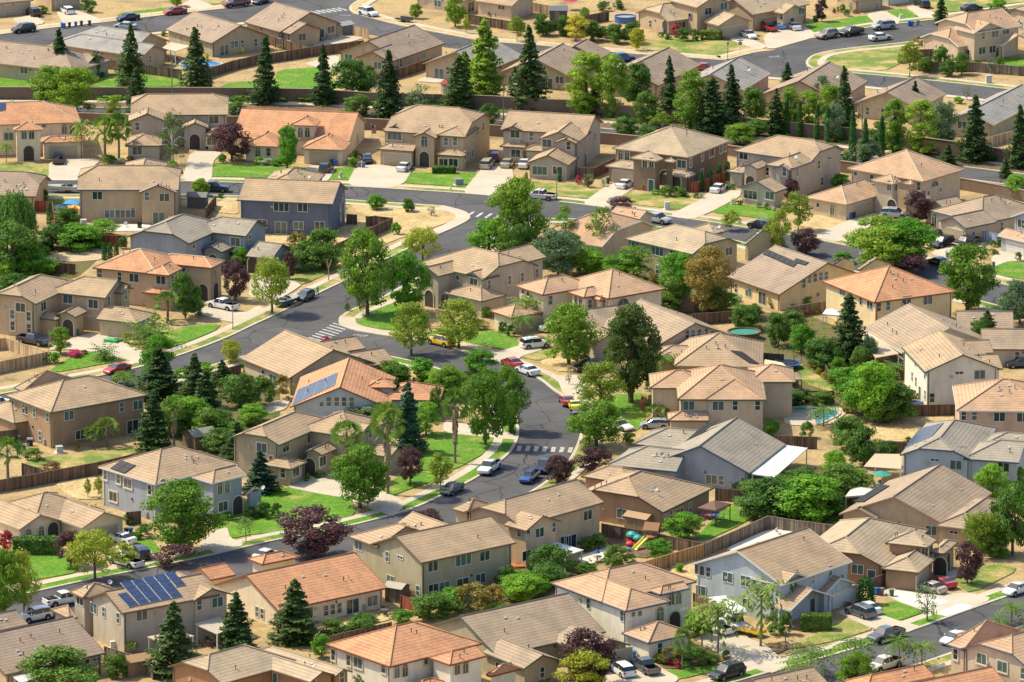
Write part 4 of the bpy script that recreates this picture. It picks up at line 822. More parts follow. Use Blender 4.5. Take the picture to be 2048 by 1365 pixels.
# lawns, beds, drives
LZ = [0]
def area(name, t, pts, mat, z=.10, n=1):
    P = px2(pts, t); gc = sum(P, Vector())/len(P); k_ = 1.1 if mat in (M_lawn, M_lawn2) else 1.0; P = [gc+(p-gc)*k_ for p in P]; P = P + [P[0]]
    if n:
        Q = []
        for a, b in zip(P, P[1:]): Q += [a*.85+b*.15, a*.15+b*.85]
        P = Q
    else: P = P[:-1]
    LZ[0] += .0006
    o = sheet(name, P, z+LZ[0], mat, 0); tag(o, kind='structure')
l1, l2, hy, cc, c2, dk, sd = M_lawn, M_lawn2, M_hay, M_conc, M_conc2, M_dark, M_sand
for t, pts, m in [
 ('A1', [(0,620),(250,655),(230,702),(-60,698),(-60,612)], l1), ('A1', [(740,640),(940,590),(1450,620),(1450,690),(760,697)], l1), ('A2', [(-250,700),(-160,655),(150,650),(180,570),(480,548),(560,600),(640,715)], l1),
 ('A1', [(960,110),(1330,65),(1340,80),(1310,120),(1110,142),(960,145)], l1), ('A1', [(1600,-20),(1820,-20),(1750,30),(1650,40)], l2), ('A3', [(1080,345),(1250,310),(1700,330),(1920,412),(1700,465),(1300,450),(1080,395)], l2),
 ('A4', [(290,205),(780,130),(880,180),(560,255),(370,265)], l1), ('A4', [(940,100),(1080,75),(1210,130),(1060,160)], l1), ('A4', [(1330,60),(1300,-20),(2100,-30),(2100,10),(1850,40),(1560,90),(1400,95)], l2),
 ('A4', [(390,490),(620,410),(1100,345),(1130,360),(1060,400),(1050,500),(920,560),(560,560),(420,520)], l2), ('A4', [(1870,470),(2100,465),(2100,530),(1880,530)], l1),
 ('B1', [(-60,120),(380,120),(390,212),(230,220),(-60,170)], l2), ('B1', [(1700,200),(1720,110),(1950,130),(2400,140),(2380,225),(1690,212)], l1), ('B2', [(620,160),(760,140),(800,210),(770,240),(580,232)], l1),
 ('B2', [(1190,245),(1240,190),(1750,190),(1780,240),(1720,300),(1190,265)], l1), ('B3', [(-60,320),(0,250),(320,270),(560,290),(700,320),(690,370),(620,390),(100,340)], l2),
 ('B3', [(840,400),(920,340),(1100,350),(1450,370),(1515,400),(1370,478),(950,430)], l2), ('B3', [(1590,500),(1700,438),(2044,465),(2130,510),(2100,560)], l1), ('B4', [(190,600),(330,500),(600,570),(650,590),(500,655)], hy),
 ('B4', [(1790,960),(1920,895),(2100,930),(2100,1040),(1840,1000)], l1), ('B2', [(740,425),(1000,418),(1500,448),(1620,505),(1600,560),(1400,630),(1100,725),(760,890),(620,760),(1080,640),(1080,545),(830,530)], hy),
 ('B2', [(60,690),(620,690),(700,760),(500,790),(300,760),(60,740)], hy), ('B2', [(630,640),(860,560),(1060,560),(1060,620),(640,760)], hy), ('B1', [(1700,460),(1780,400),(1900,410),(1910,520),(1720,500)], hy),
 ('B1', [(340,860),(700,770),(820,800),(820,880),(600,900),(340,880)], sd), ('B1', [(290,410),(620,405),(630,430),(270,440)], l1), ('B1', [(690,600),(1210,600),(1180,650),(700,655)], c2),
 ('B2', [(220,1060),(280,960),(600,930),(650,945),(380,1078)], l2), ('B2', [(770,1350),(900,1250),(1040,1225),(1320,1300),(1330,1420),(1000,1430),(860,1400)], l1),
 ('C1', [(965,195),(1100,160),(1260,100),(1450,50),(1650,45),(1600,90),(1320,205),(1190,180)], l1), ('C1', [(390,395),(500,310),(700,250),(960,300),(900,315),(480,390)], l1),
 ('C2', [(1310,110),(1600,60),(1930,120),(1960,220),(1850,225),(1500,140),(1320,120)], l1), ('C3', [(70,285),(260,230),(330,280),(200,310)], l2), ('C3', [(200,320),(330,280),(520,300),(480,400),(330,395)], hy),
 ('C3', [(690,640),(730,590),(1000,570),(1010,640),(990,780),(940,830),(850,800),(740,700)], l1), ('C2', [(1320,870),(1560,870),(1850,905),(1770,980),(1480,1140),(1240,1130),(1250,1010)], l1),
 ('C2', [(950,1290),(1160,1150),(1340,1180),(1350,1220),(1090,1310),(1000,1365),(900,1365)], l1), ('P', [(430,1053),(490,1010),(545,983),(590,980),(690,997),(700,1030),(640,1045),(512,1068)], l1),
 ('D1', [(1610,230),(1700,180),(1915,160),(1940,245),(1720,290)], l1), ('D1', [(1000,310),(1130,300),(1200,390),(1150,408),(1020,370)], l1), ('D1', [(80,430),(430,370),(560,500),(540,545),(260,595),(-60,640),(-60,430)], l1),
 ('C1', [(210,1090),(350,1050),(640,1010),(930,985),(1050,1000),(700,1100),(450,1130),(230,1110)], l2), ('D3', [(1110,1290),(1560,1240),(1650,1195),(1700,1235),(1340,1325),(1230,1345)], l1),
 ('D3', [(1040,1180),(1200,1080),(1550,1120),(1630,1190),(1480,1240),(1150,1275)], dk), ('D3', [(1380,290),(1640,30),(1915,60),(1700,190),(1480,290)], l1), ('D3', [(700,290),(1200,290),(1230,380),(960,450),(720,330)], dk),
 ('D3', [(480,440),(700,360),(780,340),(690,440),(560,500)], c2), ('P', [(1449,1100),(1536,1060),(1620,1060),(1600,1075),(1480,1106)], c2), ('D4', [(170,1110),(400,990),(590,890),(780,968),(500,1056),(240,1105)], l2),
 ('D4', [(800,810),(960,765),(1160,840),(970,905),(840,880)], l1), ('D4', [(1390,600),(1700,485),(1860,530),(1530,695)], l2), ('C4', [(200,310),(500,510),(490,550),(270,480),(250,400),(130,390)], l2),
 ('C4', [(100,690),(300,640),(500,640),(610,700),(500,790),(350,812),(130,800)], cc), ('C4', [(740,760),(1160,700),(1420,720),(1400,780),(1080,930),(830,920)], hy), ('D4', [(390,150),(570,110),(580,190),(480,190)], l1),
 ('D2', [(440,1000),(680,920),(1040,850),(1180,800),(1180,850),(640,1000),(500,1040)], hy), ('D4', [(-60,1090),(150,1060),(170,1110),(60,1160),(-60,1180)], dk), ('B4', [(1300,600),(1380,560),(1560,690),(1300,650)], dk),
 ('D3', [(1180,480),(1370,440),(1400,600),(1300,620),(1200,560)], hy), ('C1', [(400,1240),(770,1190),(770,1365),(560,1365)], hy)]:
    area('lawn' if m in (l1, l2) else 'dry_yard' if m in (hy, sd) else 'shrub_bed' if m is dk else 'patio', t, pts, m)
LZ[0] = 0
for t, pts in [
 ('A1', [(90,155),(270,125),(370,190),(200,222)]), ('A1', [(450,95),(600,80),(850,175),(520,225),(480,150)]), ('A1', [(1440,40),(1560,-10),(1720,60),(1600,90)]), ('A3', [(1710,310),(1850,290),(2050,378),(1960,405)]),
 ('A4', [(-40,300),(60,230),(250,190),(370,265),(370,305),(0,408)]), ('A4', [(780,120),(930,90),(1060,160),(1030,205),(880,215)]), ('A4', [(1100,60),(1180,50),(1340,110),(1320,150),(1220,150)]),
 ('B1', [(390,110),(520,70),(820,80),(640,215),(640,250),(400,250),(390,200)]), ('B1', [(1450,258),(1520,15),(1780,20),(1700,100),(1690,258)]), ('B2', [(340,262),(420,125),(640,150),(570,262)]),
 ('B2', [(720,290),(790,150),(960,120),(1250,160),(1190,265),(1080,312)]), ('B2', [(1640,350),(1780,180),(1830,130),(2044,150),(2060,230),(1920,330),(1870,372)]), ('B3', [(550,440),(740,300),(820,270),(990,300),(840,400),(780,468)]),
 ('B3', [(1240,535),(1510,400),(1560,350),(1750,310),(1830,330),(1820,380),(1590,500),(1440,562)]), ('B4', [(350,702),(600,580),(900,500),(1000,560),(760,640),(670,690),(560,742)]), ('B4', [(1290,830),(1600,720),(1750,760),(1480,860),(1370,860)]),
 ('B4', [(1780,870),(1870,800),(2100,860),(2100,900),(1920,895),(1800,940)]), ('A2', [(420,375),(660,290),(880,305),(720,350)]), ('A2', [(1275,655),(1340,620),(1520,640),(1470,670)]), ('A2', [(375,515),(660,440),(680,580),(600,560),(490,545)]),
 ('B1', [(1530,1300),(1640,1250),(1960,1310),(2060,1250),(2150,1290),(1900,1390),(1760,1365)]), ('C1', [(355,235),(540,150),(700,100),(960,150),(970,200),(1090,240),(1080,345),(1000,320),(850,280),(700,250),(560,230)]),
 ('B2', [(-40,1010),(100,990),(370,1080),(300,1130),(150,1220),(-60,1180)]), ('P', [(572,976),(605,955),(676,944),(720,965),(815,1006),(790,1034),(760,1026),(690,998),(640,990)]),
 ('P', [(976,712),(1020,698),(1050,690),(1090,700),(1040,715),(1030,738),(1005,728)]), ('C3', [(330,430),(470,420),(620,480),(500,560),(490,640),(400,585)]), ('P', [(887,845),(930,850),(1024,868),(1036,882),(1010,880),(887,868)]),
 ('D1', [(820,500),(860,340),(1010,330),(1160,410),(1180,470),(1000,530)]), ('D1', [(1480,340),(1600,240),(1700,210),(1720,290),(1840,340),(1620,410)]), ('D3', [(700,1250),(900,1190),(1080,1250),(1260,1340),(1150,1420),(700,1420)]),
 ('P', [(1383,1275),(1462,1268),(1530,1290),(1580,1335),(1540,1350),(1480,1330),(1440,1312)]), ('D4', [(520,850),(600,810),(860,870),(970,910),(1150,955),(1040,1000),(790,975),(600,890)]),
 ('D4', [(830,680),(950,670),(1200,720),(1500,700),(1690,745),(1360,880),(1160,835),(960,765)]), ('D4', [(1230,560),(1490,520),(1400,590),(1300,600)]), ('C2', [(40,640),(265,600),(230,680),(100,720)])]:
    area('driveway', t, pts, cc, .142)
area('driveway', 'D4', [(1250,862),(1430,782),(1545,807),(1350,882)], c2, .15); area('driveway', 'D4', [(900,670),(1200,725),(1370,770),(1150,820),(960,760)], c2, .15)
LZ[0] = -.06
for pts in ([(-20,196),(500,198),(740,208),(1000,218),(1250,236),(1500,262),(1711,282),(1912,305),(2070,328),(2070,352),(1912,331),(1700,309),(1500,288),(1250,260),(1000,240),(740,227),(500,216),(-20,214)],
            [(-20,232),(500,232),(740,243),(1000,258),(1250,279),(1500,308),(1700,332),(1927,360),(2070,381),(2070,398),(1927,376),(1700,345),(1500,315),(1250,290),(1000,266),(740,252),(500,242),(-20,240)],
            [(0,505),(90,500),(160,470),(230,490),(150,560),(60,600),(0,600)], [(350,765),(560,740),(560,860),(440,920),(340,870)], [(1480,620),(1660,640),(1800,760),(1800,840),(1700,830),(1560,790),(1480,700)],
            [(1480,965),(1660,930),(1730,1000),(1660,1070),(1480,1040)], [(830,1190),(1010,1130),(1200,1120),(1180,1160),(1040,1215),(860,1225)], [(1120,470),(1300,520),(1460,560),(1440,640),(1330,620),(1240,560),(1110,510)],
            [(690,810),(900,740),(960,775),(930,800),(860,830),(780,850)], [(270,890),(330,830),(420,940),(330,930)], [(1050,130),(1240,140),(1240,165),(1050,160)][:0] or [(580,480),(680,470),(700,520),(620,540)]):
    area('planted_ground', 'P', pts, M_bed)
# crossings and the painted words
def crossing(t, p, q, n, vec, wd):
    mb = MB()
    for i in range(n):
        s = i/(n-1); c = (p[0]+(q[0]-p[0])*s, p[1]+(q[1]-p[1])*s)
        a = gnd(tp(t, (c[0]-vec[0]/2, c[1]-vec[1]/2)), .012); b = gnd(tp(t, (c[0]+vec[0]/2, c[1]+vec[1]/2)), .012)
        k = (gnd(tp(t, q), .012)-gnd(tp(t, p), .012)).normalized()*wd/2
        P = [a-k, b-k, b+k, a+k]
        if (P[1]-P[0]).cross(P[2]-P[0]).z < 0: P.reverse()
        mb.poly(P)
    tag(obj('crossing_stripes', mb.mesh('crossing_stripes', [M_paint])), kind='structure')
crossing('A2', (475,100), (690,74), 6, (75,20), .65); crossing('B2', (1715,510), (2280,575), 9, (50,-34), .55)
crossing('C2', (460,150), (645,42), 8, (120,33), .5); crossing('C3', (-10,972), (442,987), 8, (12,-38), .62)
def painted(t, c, d, size):
    cu = bpy.data.curves.new('stop', 'FONT'); cu.body = 'STOP'; cu.align_x = 'CENTER'; cu.align_y = 'CENTER'; cu.size = 1
    o = bpy.data.objects.new('tmp', cu); COL.objects.link(o); bpy.context.view_layer.update()
    me = bpy.data.meshes.new_from_object(o); bpy.data.objects.remove(o); me.materials.clear()
    a = gnd(tp(t, c)); b = gnd(tp(t, d)); k = b-a
    o2 = obj('stop_marking', me, None, M_paint, (a.x, a.y, .013), (0, 0, math.atan2(k.y, k.x)), (size, size*1.6, 1)); tag(o2, kind='structure')
painted('A2', (712,125), (800,130), .9); painted('C2', (790,120), (860,125), 1.0); painted('A4', (55,455), (115,448), .95)

for i, (x, y) in enumerate([(560,632),(430,702),(980,745),(1085,820),(900,465),(1250,432),(1010,960),(300,1170),(820,1045),(1850,1270),(1700,1320),(150,85),(650,45),(1560,135),(1850,60),(1120,105),(330,375),(820,388),(1720,502)]):
    q = gnd((x, y)); m_ = MB(); m_.lathe([(0,.012),(.36,.012),(.4,.008)], 14); m_.poly([(math.cos(k*math.pi/7)*.36, math.sin(k*math.pi/7)*.36, .0125) for k in range(14)])
    tag(obj('manhole_cover', m_.mesh('manhole_cover', [flat('cast_iron', (.10,.09,.085), .6)]), None, None, (q.x, q.y, 0)), kind='structure')
# ------------------------------------------------------------------ fences and walls
def boardmat(name, col):
    m, nt, b = newmat(name); L = nt.links.new; b.inputs['Roughness'].default_value = .9; b.inputs['Specular IOR Level'].default_value = .15
    uv = N(nt, 'ShaderNodeUVMap'); sp = N(nt, 'ShaderNodeSeparateXYZ'); L(uv.outputs[0], sp.inputs[0])
    mm = N(nt, 'ShaderNodeMath', operation='MULTIPLY'); mm.inputs[1].default_value = 1/.16; L(sp.outputs[0], mm.inputs[0])
    fl = N(nt, 'ShaderNodeMath', operation='FLOOR'); fr = N(nt, 'ShaderNodeMath', operation='FRACT'); L(mm.outputs[0], fl.inputs[0]); L(mm.outputs[0], fr.inputs[0])
    wn = N(nt, 'ShaderNodeTexWhiteNoise', noise_dimensions='1D'); L(fl.outputs[0], wn.inputs['W'])
    nz = N(nt, 'ShaderNodeTexNoise'); nz.inputs['Scale'].default_value = .5; L(uv.outputs[0], nz.inputs['Vector'])
    ad = N(nt, 'ShaderNodeMath', operation='ADD'); L(wn.outputs['Value'], ad.inputs[0]); L(nz.outputs[0], ad.inputs[1])
    r = ramp(nt, [(.35, [c*.62 for c in col]), (.5, col), (.75, [min(1, c*1.45) for c in col])])
    hf = N(nt, 'ShaderNodeMath', operation='MULTIPLY'); hf.inputs[1].default_value = .5; L(ad.outputs[0], hf.inputs[0]); L(hf.outputs[0], r.inputs[0])
    e = ramp(nt, [(0, (.4,.4,.4)), (.14, (1,1,1)), (1, (1,1,1))]); L(fr.outputs[0], e.inputs[0])
    mx = N(nt, 'ShaderNodeMix', data_type='RGBA', blend_type='MULTIPLY'); mx.inputs['Factor'].default_value = 1; L(r.outputs[0], mx.inputs[6]); L(e.outputs[0], mx.inputs[7]); L(mx.outputs[2], b.inputs['Base Color'])
    return m
FMAT = {'wood': boardmat('weathered_fence_boards', (.17,.115,.08)), 'new': boardmat('new_fence_boards', (.46,.27,.13)), 'grey': boardmat('grey_fence_boards', (.25,.20,.155)),
        'red': boardmat('red_fence_boards', (.28,.09,.055)), 'pale': boardmat('pale_fence_boards', (.50,.35,.21)), 'blue': boardmat('pale_gate_boards', (.36,.42,.58))}
m, nt, b = newmat('split_block_wall'); L = nt.links.new
bt = N(nt, 'ShaderNodeTexBrick'); bt.inputs['Color1'].default_value = (.19,.13,.09,1); bt.inputs['Color2'].default_value = (.23,.16,.11,1); bt.inputs['Mortar'].default_value = (.14,.10,.075,1)
bt.inputs['Scale'].default_value = 1; bt.inputs['Mortar Size'].default_value = .012; bt.inputs['Brick Width'].default_value = .4; bt.inputs['Row Height'].default_value = .2
uv = N(nt, 'ShaderNodeUVMap'); L(uv.outputs[0], bt.inputs['Vector']); L(bt.outputs[0], b.inputs['Base Color']); b.inputs['Roughness'].default_value = .95; FMAT['wall'] = m
POSTM = {}
FENCES = []
def fence(t, pts, kind='wood', h=1.8):
    P = [gnd(tp(t, p), h) for p in pts]; P = [Vector((p.x, p.y, 0)) for p in P]
    c = sum(P, Vector())/len(P); nm = 'boundary_wall' if kind == 'wall' else 'gate' if kind == 'blue' else 'fence'
    root = empty(nm, c)
    mb = MB(); th = .12 if kind == 'wall' else .025; dist = 0
    for a, b in zip(P, P[1:]):
        d = (b-a); L_ = d.length; d.normalize(); n = Vector((-d.y, d.x, 0))*th
        A, B = a-c, b-c; zt = Vector((0, 0, h)); uvs = [(dist, 0), (dist+L_, 0), (dist+L_, h), (dist, h)]
        mb.poly([A-n, B-n, B-n+zt, A-n+zt], 0, uvs); mb.poly([B+n, A+n, A+n+zt, B+n+zt], 0, [uvs[1], uvs[0], uvs[3], uvs[2]]); mb.poly([A-n+zt, B-n+zt, B+n+zt, A+n+zt], 0, uvs)
        for q in (A, B): mb.poly([q-n, q+n, q+n+zt, q-n+zt], 0, [(0, 0), (.05, 0), (.05, h), (0, h)])
        dist += L_
    if kind == 'wall':
        obj('block_face', mb.mesh('block_face', [FMAT['wall']], uv=True), root)
        cp = MB()
        for a, b in zip(P, P[1:]): cp.beam(a-c+Vector((0,0,h+.05)), b-c+Vector((0,0,h+.05)), .36, .12)
        obj('coping', cp.mesh('coping', [flat('wall_coping', (.34,.25,.17), .9)]), root)
    else:
        obj('boards', mb.mesh('boards', [FMAT[kind]], uv=True), root)
        if kind not in POSTM:
            pb = MB(); pb.box((-.06, -.06, 0), (.06, .06, 1)); POSTM[kind] = pb.mesh('post', [flat('post_'+kind, {'wood': (.16,.11,.08), 'new': (.40,.26,.15), 'grey': (.24,.19,.15), 'red': (.22,.08,.05), 'pale': (.42,.31,.2), 'blue': (.3,.35,.45)}[kind], .9)])
        rl = MB()
        for a, b in zip(P, P[1:]): rl.beam(a-c+Vector((0,0,h+.03)), b-c+Vector((0,0,h+.03)), .12, .05)
        obj('top_rail', rl.mesh('top_rail', [POSTM[kind].materials[0]]), root)
        for a, b in zip(P, P[1:]):
            L_ = (b-a).length; n = max(1, int(round(L_/2.6))); d = (b-a).normalized(); off = Vector((d.y, -d.x, 0))*.08
            for i in range(n+1):
                q = a + (b-a)*(i/n) - c + off; obj('post', POSTM[kind], root, None, (q.x, q.y, 0), (0, 0, math.atan2(d.y, d.x)), (1, 1, h+.12))
    FENCES.append([root, kind, proj(c), P]); return root
fence('P', [(-20,175),(512,176.5),(572,178),(632,179),(737,186),(895,190),(988,193),(1087,200),(1137,201),(1300,217),(1500,238),(1711,258),(1962,291),(2070,313)], 'wall', 2.3)
fence('P', [(-20,226),(172,227),(258,231),(500,234),(735,238),(973,250),(1224,268),(1455,291),(1700,325),(1927,358),(2004,372),(2070,386)], 'wall', 2.0)
for t, pts, k in [('A1', [(848,478),(1130,520),(1450,560)], 'wood'), ('A1', [(1610,575),(1700,540),(1850,490),(2044,445),(2214,422),(2474,380),(2900,325)], 'wood'), ('A2', [(95,285),(280,340),(430,380)], 'wood'),
 ('A2', [(780,210),(900,240)], 'pale'), ('A2', [(1700,120),(2044,175),(2150,185)], 'wood'), ('A3', [(90,10),(440,75)], 'pale'), ('A3', [(200,190),(560,130),(770,95)], 'wood'), ('A3', [(560,200),(760,240),(1050,240)], 'wood'),
 ('A2', [(900,620),(980,590),(1180,540),(1400,465)], 'wood'), ('A4', [(-20,750),(90,690)], 'wood'), ('A4', [(1040,435),(1180,400),(1320,395)], 'wood'), ('A4', [(1200,495),(1480,500),(1620,500),(2100,540)], 'grey'), ('A4', [(1725,1110),(1960,1045)], 'pale'),
 ('B1', [(270,410),(415,415),(440,600)], 'red'), ('B1', [(655,675),(1000,690)], 'red'), ('B1', [(230,885),(600,915)], 'wood'), ('B1', [(1640,470),(1720,370)], 'wood'), ('B1', [(230,790),(420,690)], 'wood'),
 ('B2', [(620,765),(1085,545),(950,530),(880,535)], 'wood'), ('B2', [(725,515),(805,520)], 'wood'), ('B3', [(505,140),(645,150),(815,70)], 'wood'), ('B3', [(1415,255),(1480,260),(1700,180)], 'red'), ('B3', [(1440,1312),(1830,1285)], 'wood'),
 ('B4', [(150,1260),(515,1200)], 'grey'), ('B4', [(1710,648),(1830,672)], 'blue'), ('C1', [(-60,330),(355,245),(40,140),(-60,150)], 'pale'), ('C1', [(-60,855),(135,830)], 'wood'), ('C1', [(-60,1225),(215,1180),(770,1075),(1100,1000)], 'wood'),
 ('C1', [(170,1090),(370,1150)], 'wood'), ('C1', [(1610,400),(1820,340)], 'wood'), ('C4', [(830,372),(1070,367)], 'wood'), ('C4', [(1070,650),(1425,642)], 'wood'), ('C4', [(50,880),(370,890)], 'wood'), ('C4', [(850,925),(1055,930)], 'wood'),
 ('C4', [(345,235),(430,330),(470,400)], 'wood'), ('C4', [(280,540),(500,540)], 'wood'), ('C3', [(1545,1277),(1760,1297)], 'wood'), ('C3', [(1840,250),(2060,262)], 'wood'), ('D1', [(-60,900),(170,965)], 'wood'),
 ('D1', [(785,1100),(1050,1180),(1145,1245)], 'grey'), ('D1', [(945,95),(1050,85)], 'wood'), ('D2', [(1085,717),(1232,762)], 'red'), ('D2', [(550,1022),(650,997),(1010,917)], 'wood'), ('D3', [(675,180),(1090,255),(1440,330)], 'wood'),
 ('D3', [(1000,462),(1440,330)], 'new'), ('D3', [(1440,330),(1640,245),(1915,122),(2145,158),(2415,192)], 'grey'), ('D4', [(750,602),(865,557)], 'wood'), ('D3', [(1360,700),(1470,745)], 'wood')]:
    fence(t, pts, k)

# ------------------------------------------------------------------ vehicles
M_tyre = flat('tyre', (.02,.02,.02), .85); M_rim = flat('alloy_rim', (.38,.38,.39), .35, metal=.8)
M_cglass = flat('car_glass', (.022,.028,.032), .08, spec=.9); M_lampw = flat('headlight_lens', (.7,.72,.75), .15, spec=.8); M_lampr = flat('tail_light_lens', (.35,.015,.012), .2, spec=.7)
PAINT = {}
def paint(c):
    cols = {'black': (.012,.012,.015), 'white': (.74,.74,.73), 'silver': (.38,.39,.41), 'red': (.42,.02,.02), 'darkred': (.16,.018,.02), 'navy': (.014,.02,.045), 'blue': (.02,.09,.30), 'brightblue': (.07,.25,.55), 'tan': (.36,.30,.22),
            'yellow': (.80,.52,.02), 'lemon': (.80,.78,.03), 'grey': (.10,.105,.11), 'champagne': (.42,.37,.28), 'slate': (.07,.10,.11), 'cream': (.66,.62,.50), 'cover': (.40,.41,.42)}
    if c not in PAINT: PAINT[c] = flat('paint_'+c, cols[c], .28, metal=0, spec=.6, coat=.8)
    return PAINT[c]
# station: x, bottom, belt, roof, half width, roof half width
PROF = {
 'sedan': (4.7, .33, [(-2.35,.42,.82,0,.66),(-2.25,.26,1.0,0,.82),(-1.65,.22,1.05,0,.9),(-.95,.2,1.0,1.42,.92),(-.2,.2,.98,1.47,.92),(.45,.2,.96,1.44,.92),(1.15,.2,.93,0,.91),(1.9,.22,.80,0,.88),(2.25,.26,.66,0,.80),(2.35,.4,.58,0,.66)]),
 'coupe': (4.5, .34, [(-2.25,.42,.78,0,.7),(-2.1,.26,.98,0,.86),(-1.5,.2,1.0,0,.93),(-.6,.18,.94,1.24,.94),(.1,.18,.9,1.28,.94),(.9,.18,.85,0,.93),(1.7,.2,.74,0,.9),(2.1,.24,.58,0,.82),(2.25,.36,.5,0,.7)]),
 'hatch': (4.3, .33, [(-2.15,.42,.85,0,.7),(-2.08,.28,1.0,0,.84),(-1.75,.22,1.02,1.42,.9),(-.8,.2,1.0,1.53,.91),(.35,.2,.97,1.5,.91),(1.1,.2,.94,0,.9),(1.75,.22,.82,0,.87),(2.05,.28,.66,0,.78),(2.15,.4,.58,0,.66)]),
 'suv': (4.8, .38, [(-2.4,.5,.95,0,.78),(-2.34,.34,1.1,0,.9),(-2.05,.3,1.12,1.66,.95),(-.8,.28,1.1,1.78,.96),(.45,.28,1.08,1.74,.96),(1.15,.28,1.06,0,.95),(1.95,.3,.98,0,.92),(2.32,.34,.80,0,.85),(2.4,.48,.68,0,.74)]),
 'minivan': (5.0, .35, [(-2.5,.45,.95,0,.8),(-2.44,.32,1.05,0,.9),(-2.2,.28,1.06,1.62,.96),(-.8,.26,1.04,1.76,.98),(.75,.26,1.0,1.68,.98),(1.65,.26,.96,0,.95),(2.15,.28,.84,0,.92),(2.42,.32,.68,0,.84),(2.5,.45,.6,0,.72)]),
 'pickup': (5.7, .40, [(-2.85,.5,1.12,0,.9),(-2.8,.4,1.14,0,.95),(-1.0,.36,1.14,0,.97),(-.9,.36,1.15,0,.97),(-.72,.36,1.15,1.78,.97),(.3,.36,1.13,1.84,.97),(.75,.36,1.12,1.76,.97),(1.35,.36,1.10,0,.96),(2.2,.38,1.04,0,.94),(2.75,.42,.92,0,.88),(2.85,.52,.8,0,.78)]),
}
BED = {'pickup': (-2.8, -1.0)}
_cm = {}
def car_meshes(k):
    if k in _cm: return _cm[k]
    L_, wr, st = PROF[k]; body = MB(); gl = MB()
    def sec(s):
        x, zb, ze, zr, w_ = s; zm = (zb+ze)/2
        p = [(x, -w_*.9, zb), (x, -w_, zb+.18), (x, -w_*.995, zm+.1), (x, -w_*.95, ze)]
        p += [(x, -w_*.77, zr-.07), (x, -w_*.66, zr)] if zr else [(x, -w_*.86, ze+.025), (x, -w_*.6, ze+.045)]
        return p + [(a, -b, c) for a, b, c in p[::-1]]
    S = [sec(s) for s in st]; n = 12
    bed = BED.get(k)
    for i in range(len(S)-1):
        a, b = st[i], st[i+1]; A, B = S[i], S[i+1]
        for j in range(n-1):
            f = [A[j], B[j], B[j+1], A[j+1]]
            cab = a[3] and b[3]; screen = bool(a[3]) != bool(b[3])
            if bed and a[0] >= bed[0]-.01 and b[0] <= bed[1]+.01 and 3 < j < 7: continue
            isg = (j in (3, 7) and cab) or (screen and j in (4, 5, 6) ) or (screen and j in (3, 7))
            (gl if isg else body).poly(f)
        body.poly([A[0], A[11], B[11], B[0]])
    body.poly(S[0][::-1]); body.poly(S[-1])
    if bed:
        x0, x1 = bed; w_ = .82; z0, z1 = .62, 1.165
        P = [(x0+.06,-w_,z0),(x1-.06,-w_,z0),(x1-.06,w_,z0),(x0+.06,w_,z0)]; Q = [(x,y,z1) for x, y, z in P]; O_ = [(x0,-.86*.96,z1),(x1,-.86*.97,z1),(x1,.86*.97,z1),(x0,.86*.96,z1)]
        body.poly(P, 1)
        for i in range(4): j = (i+1) % 4; body.poly([P[i], P[j], Q[j], Q[i]], 1); body.poly([Q[i], Q[j], O_[j], O_[i]])
    # pillar strip and bumpers, mirrors
    ws = [s for s in st if s[3]]; xm = (ws[0][0]+ws[-1][0])/2
    for sy in (-1, 1):
        w_ = st[4][4]; body.box((xm-.05, sy*w_*.78-.02 if sy > 0 else -w_*.95, st[4][2]-.02), (xm+.05, w_*.95 if sy > 0 else -w_*.78+.02, st[4][2]+.02))
        body.beam((xm, sy*w_*.955, st[4][2]), (xm, sy*w_*.785, ws[0][3]-.09), .09, .03)
        body.box((ws[-1][0]+.25, sy*w_*1.0-.02 if sy > 0 else -w_*1.18, st[4][2]+.02), (ws[-1][0]+.42, w_*1.18 if sy > 0 else -w_*1.0+.02, st[4][2]+.18))
    hl = MB(); tl = MB(); sz = .22
    xf = st[-2][0]; zf = st[-2][2]
    hl.box((xf-.25, -.2, -.08), (xf+.07, .2, .08)); xb = st[1][0]; tl.box((xb-.07, -.13, -.13), (xb+.2, .13, .13))
    wh = MB(); wh.lathe([(wr*.6, -.11), (wr*.97, -.11), (wr, -.06), (wr, .06), (wr*.97, .11), (wr*.6, .11)], 14)
    rm = MB(); rm.lathe([(0, .09), (wr*.25, .115), (wr*.3, .08), (wr*.6, .1), (wr*.62, .06)], 10)
    arch = MB(); arch.lathe([(0, .0), (wr*1.22, .0), (wr*1.22, .02), (0, .02)], 16)
    me = (body.mesh(k+'_body', [paint('white'), M_black], smooth=False), gl.mesh(k+'_glass', [M_cglass]), hl.mesh(k+'_head', [M_lampw]), tl.mesh(k+'_tail', [M_lampr]), wh.mesh(k+'_tyre', [M_tyre], True), rm.mesh(k+'_rim', [M_rim]), arch.mesh(k+'_arch', [M_black]))
    _cm[k] = (me, st, wr, L_); return _cm[k]
_KL = [[gnd(p) for p in l] for l in (RA[:29], RA[29:], NR5, SR5, ER6, WR7, SR6, NR6, ND, RD[8:])]
def snap(c, ang):
    best = (4.2, None)
    for l in _KL:
        for a, b in zip(l, l[1:]):
            d = b-a; t = max(0, min(1, (c-a).dot(d)/max(1e-6, d.length_squared))); q = (a+d*t-c).length
            if q < best[0]: best = (q, math.atan2(d.y, d.x))
    if best[1] is None: return ang
    df = (best[1]-ang+math.pi/2) % math.pi - math.pi/2
    return ang+df if abs(df) < .62 else ang
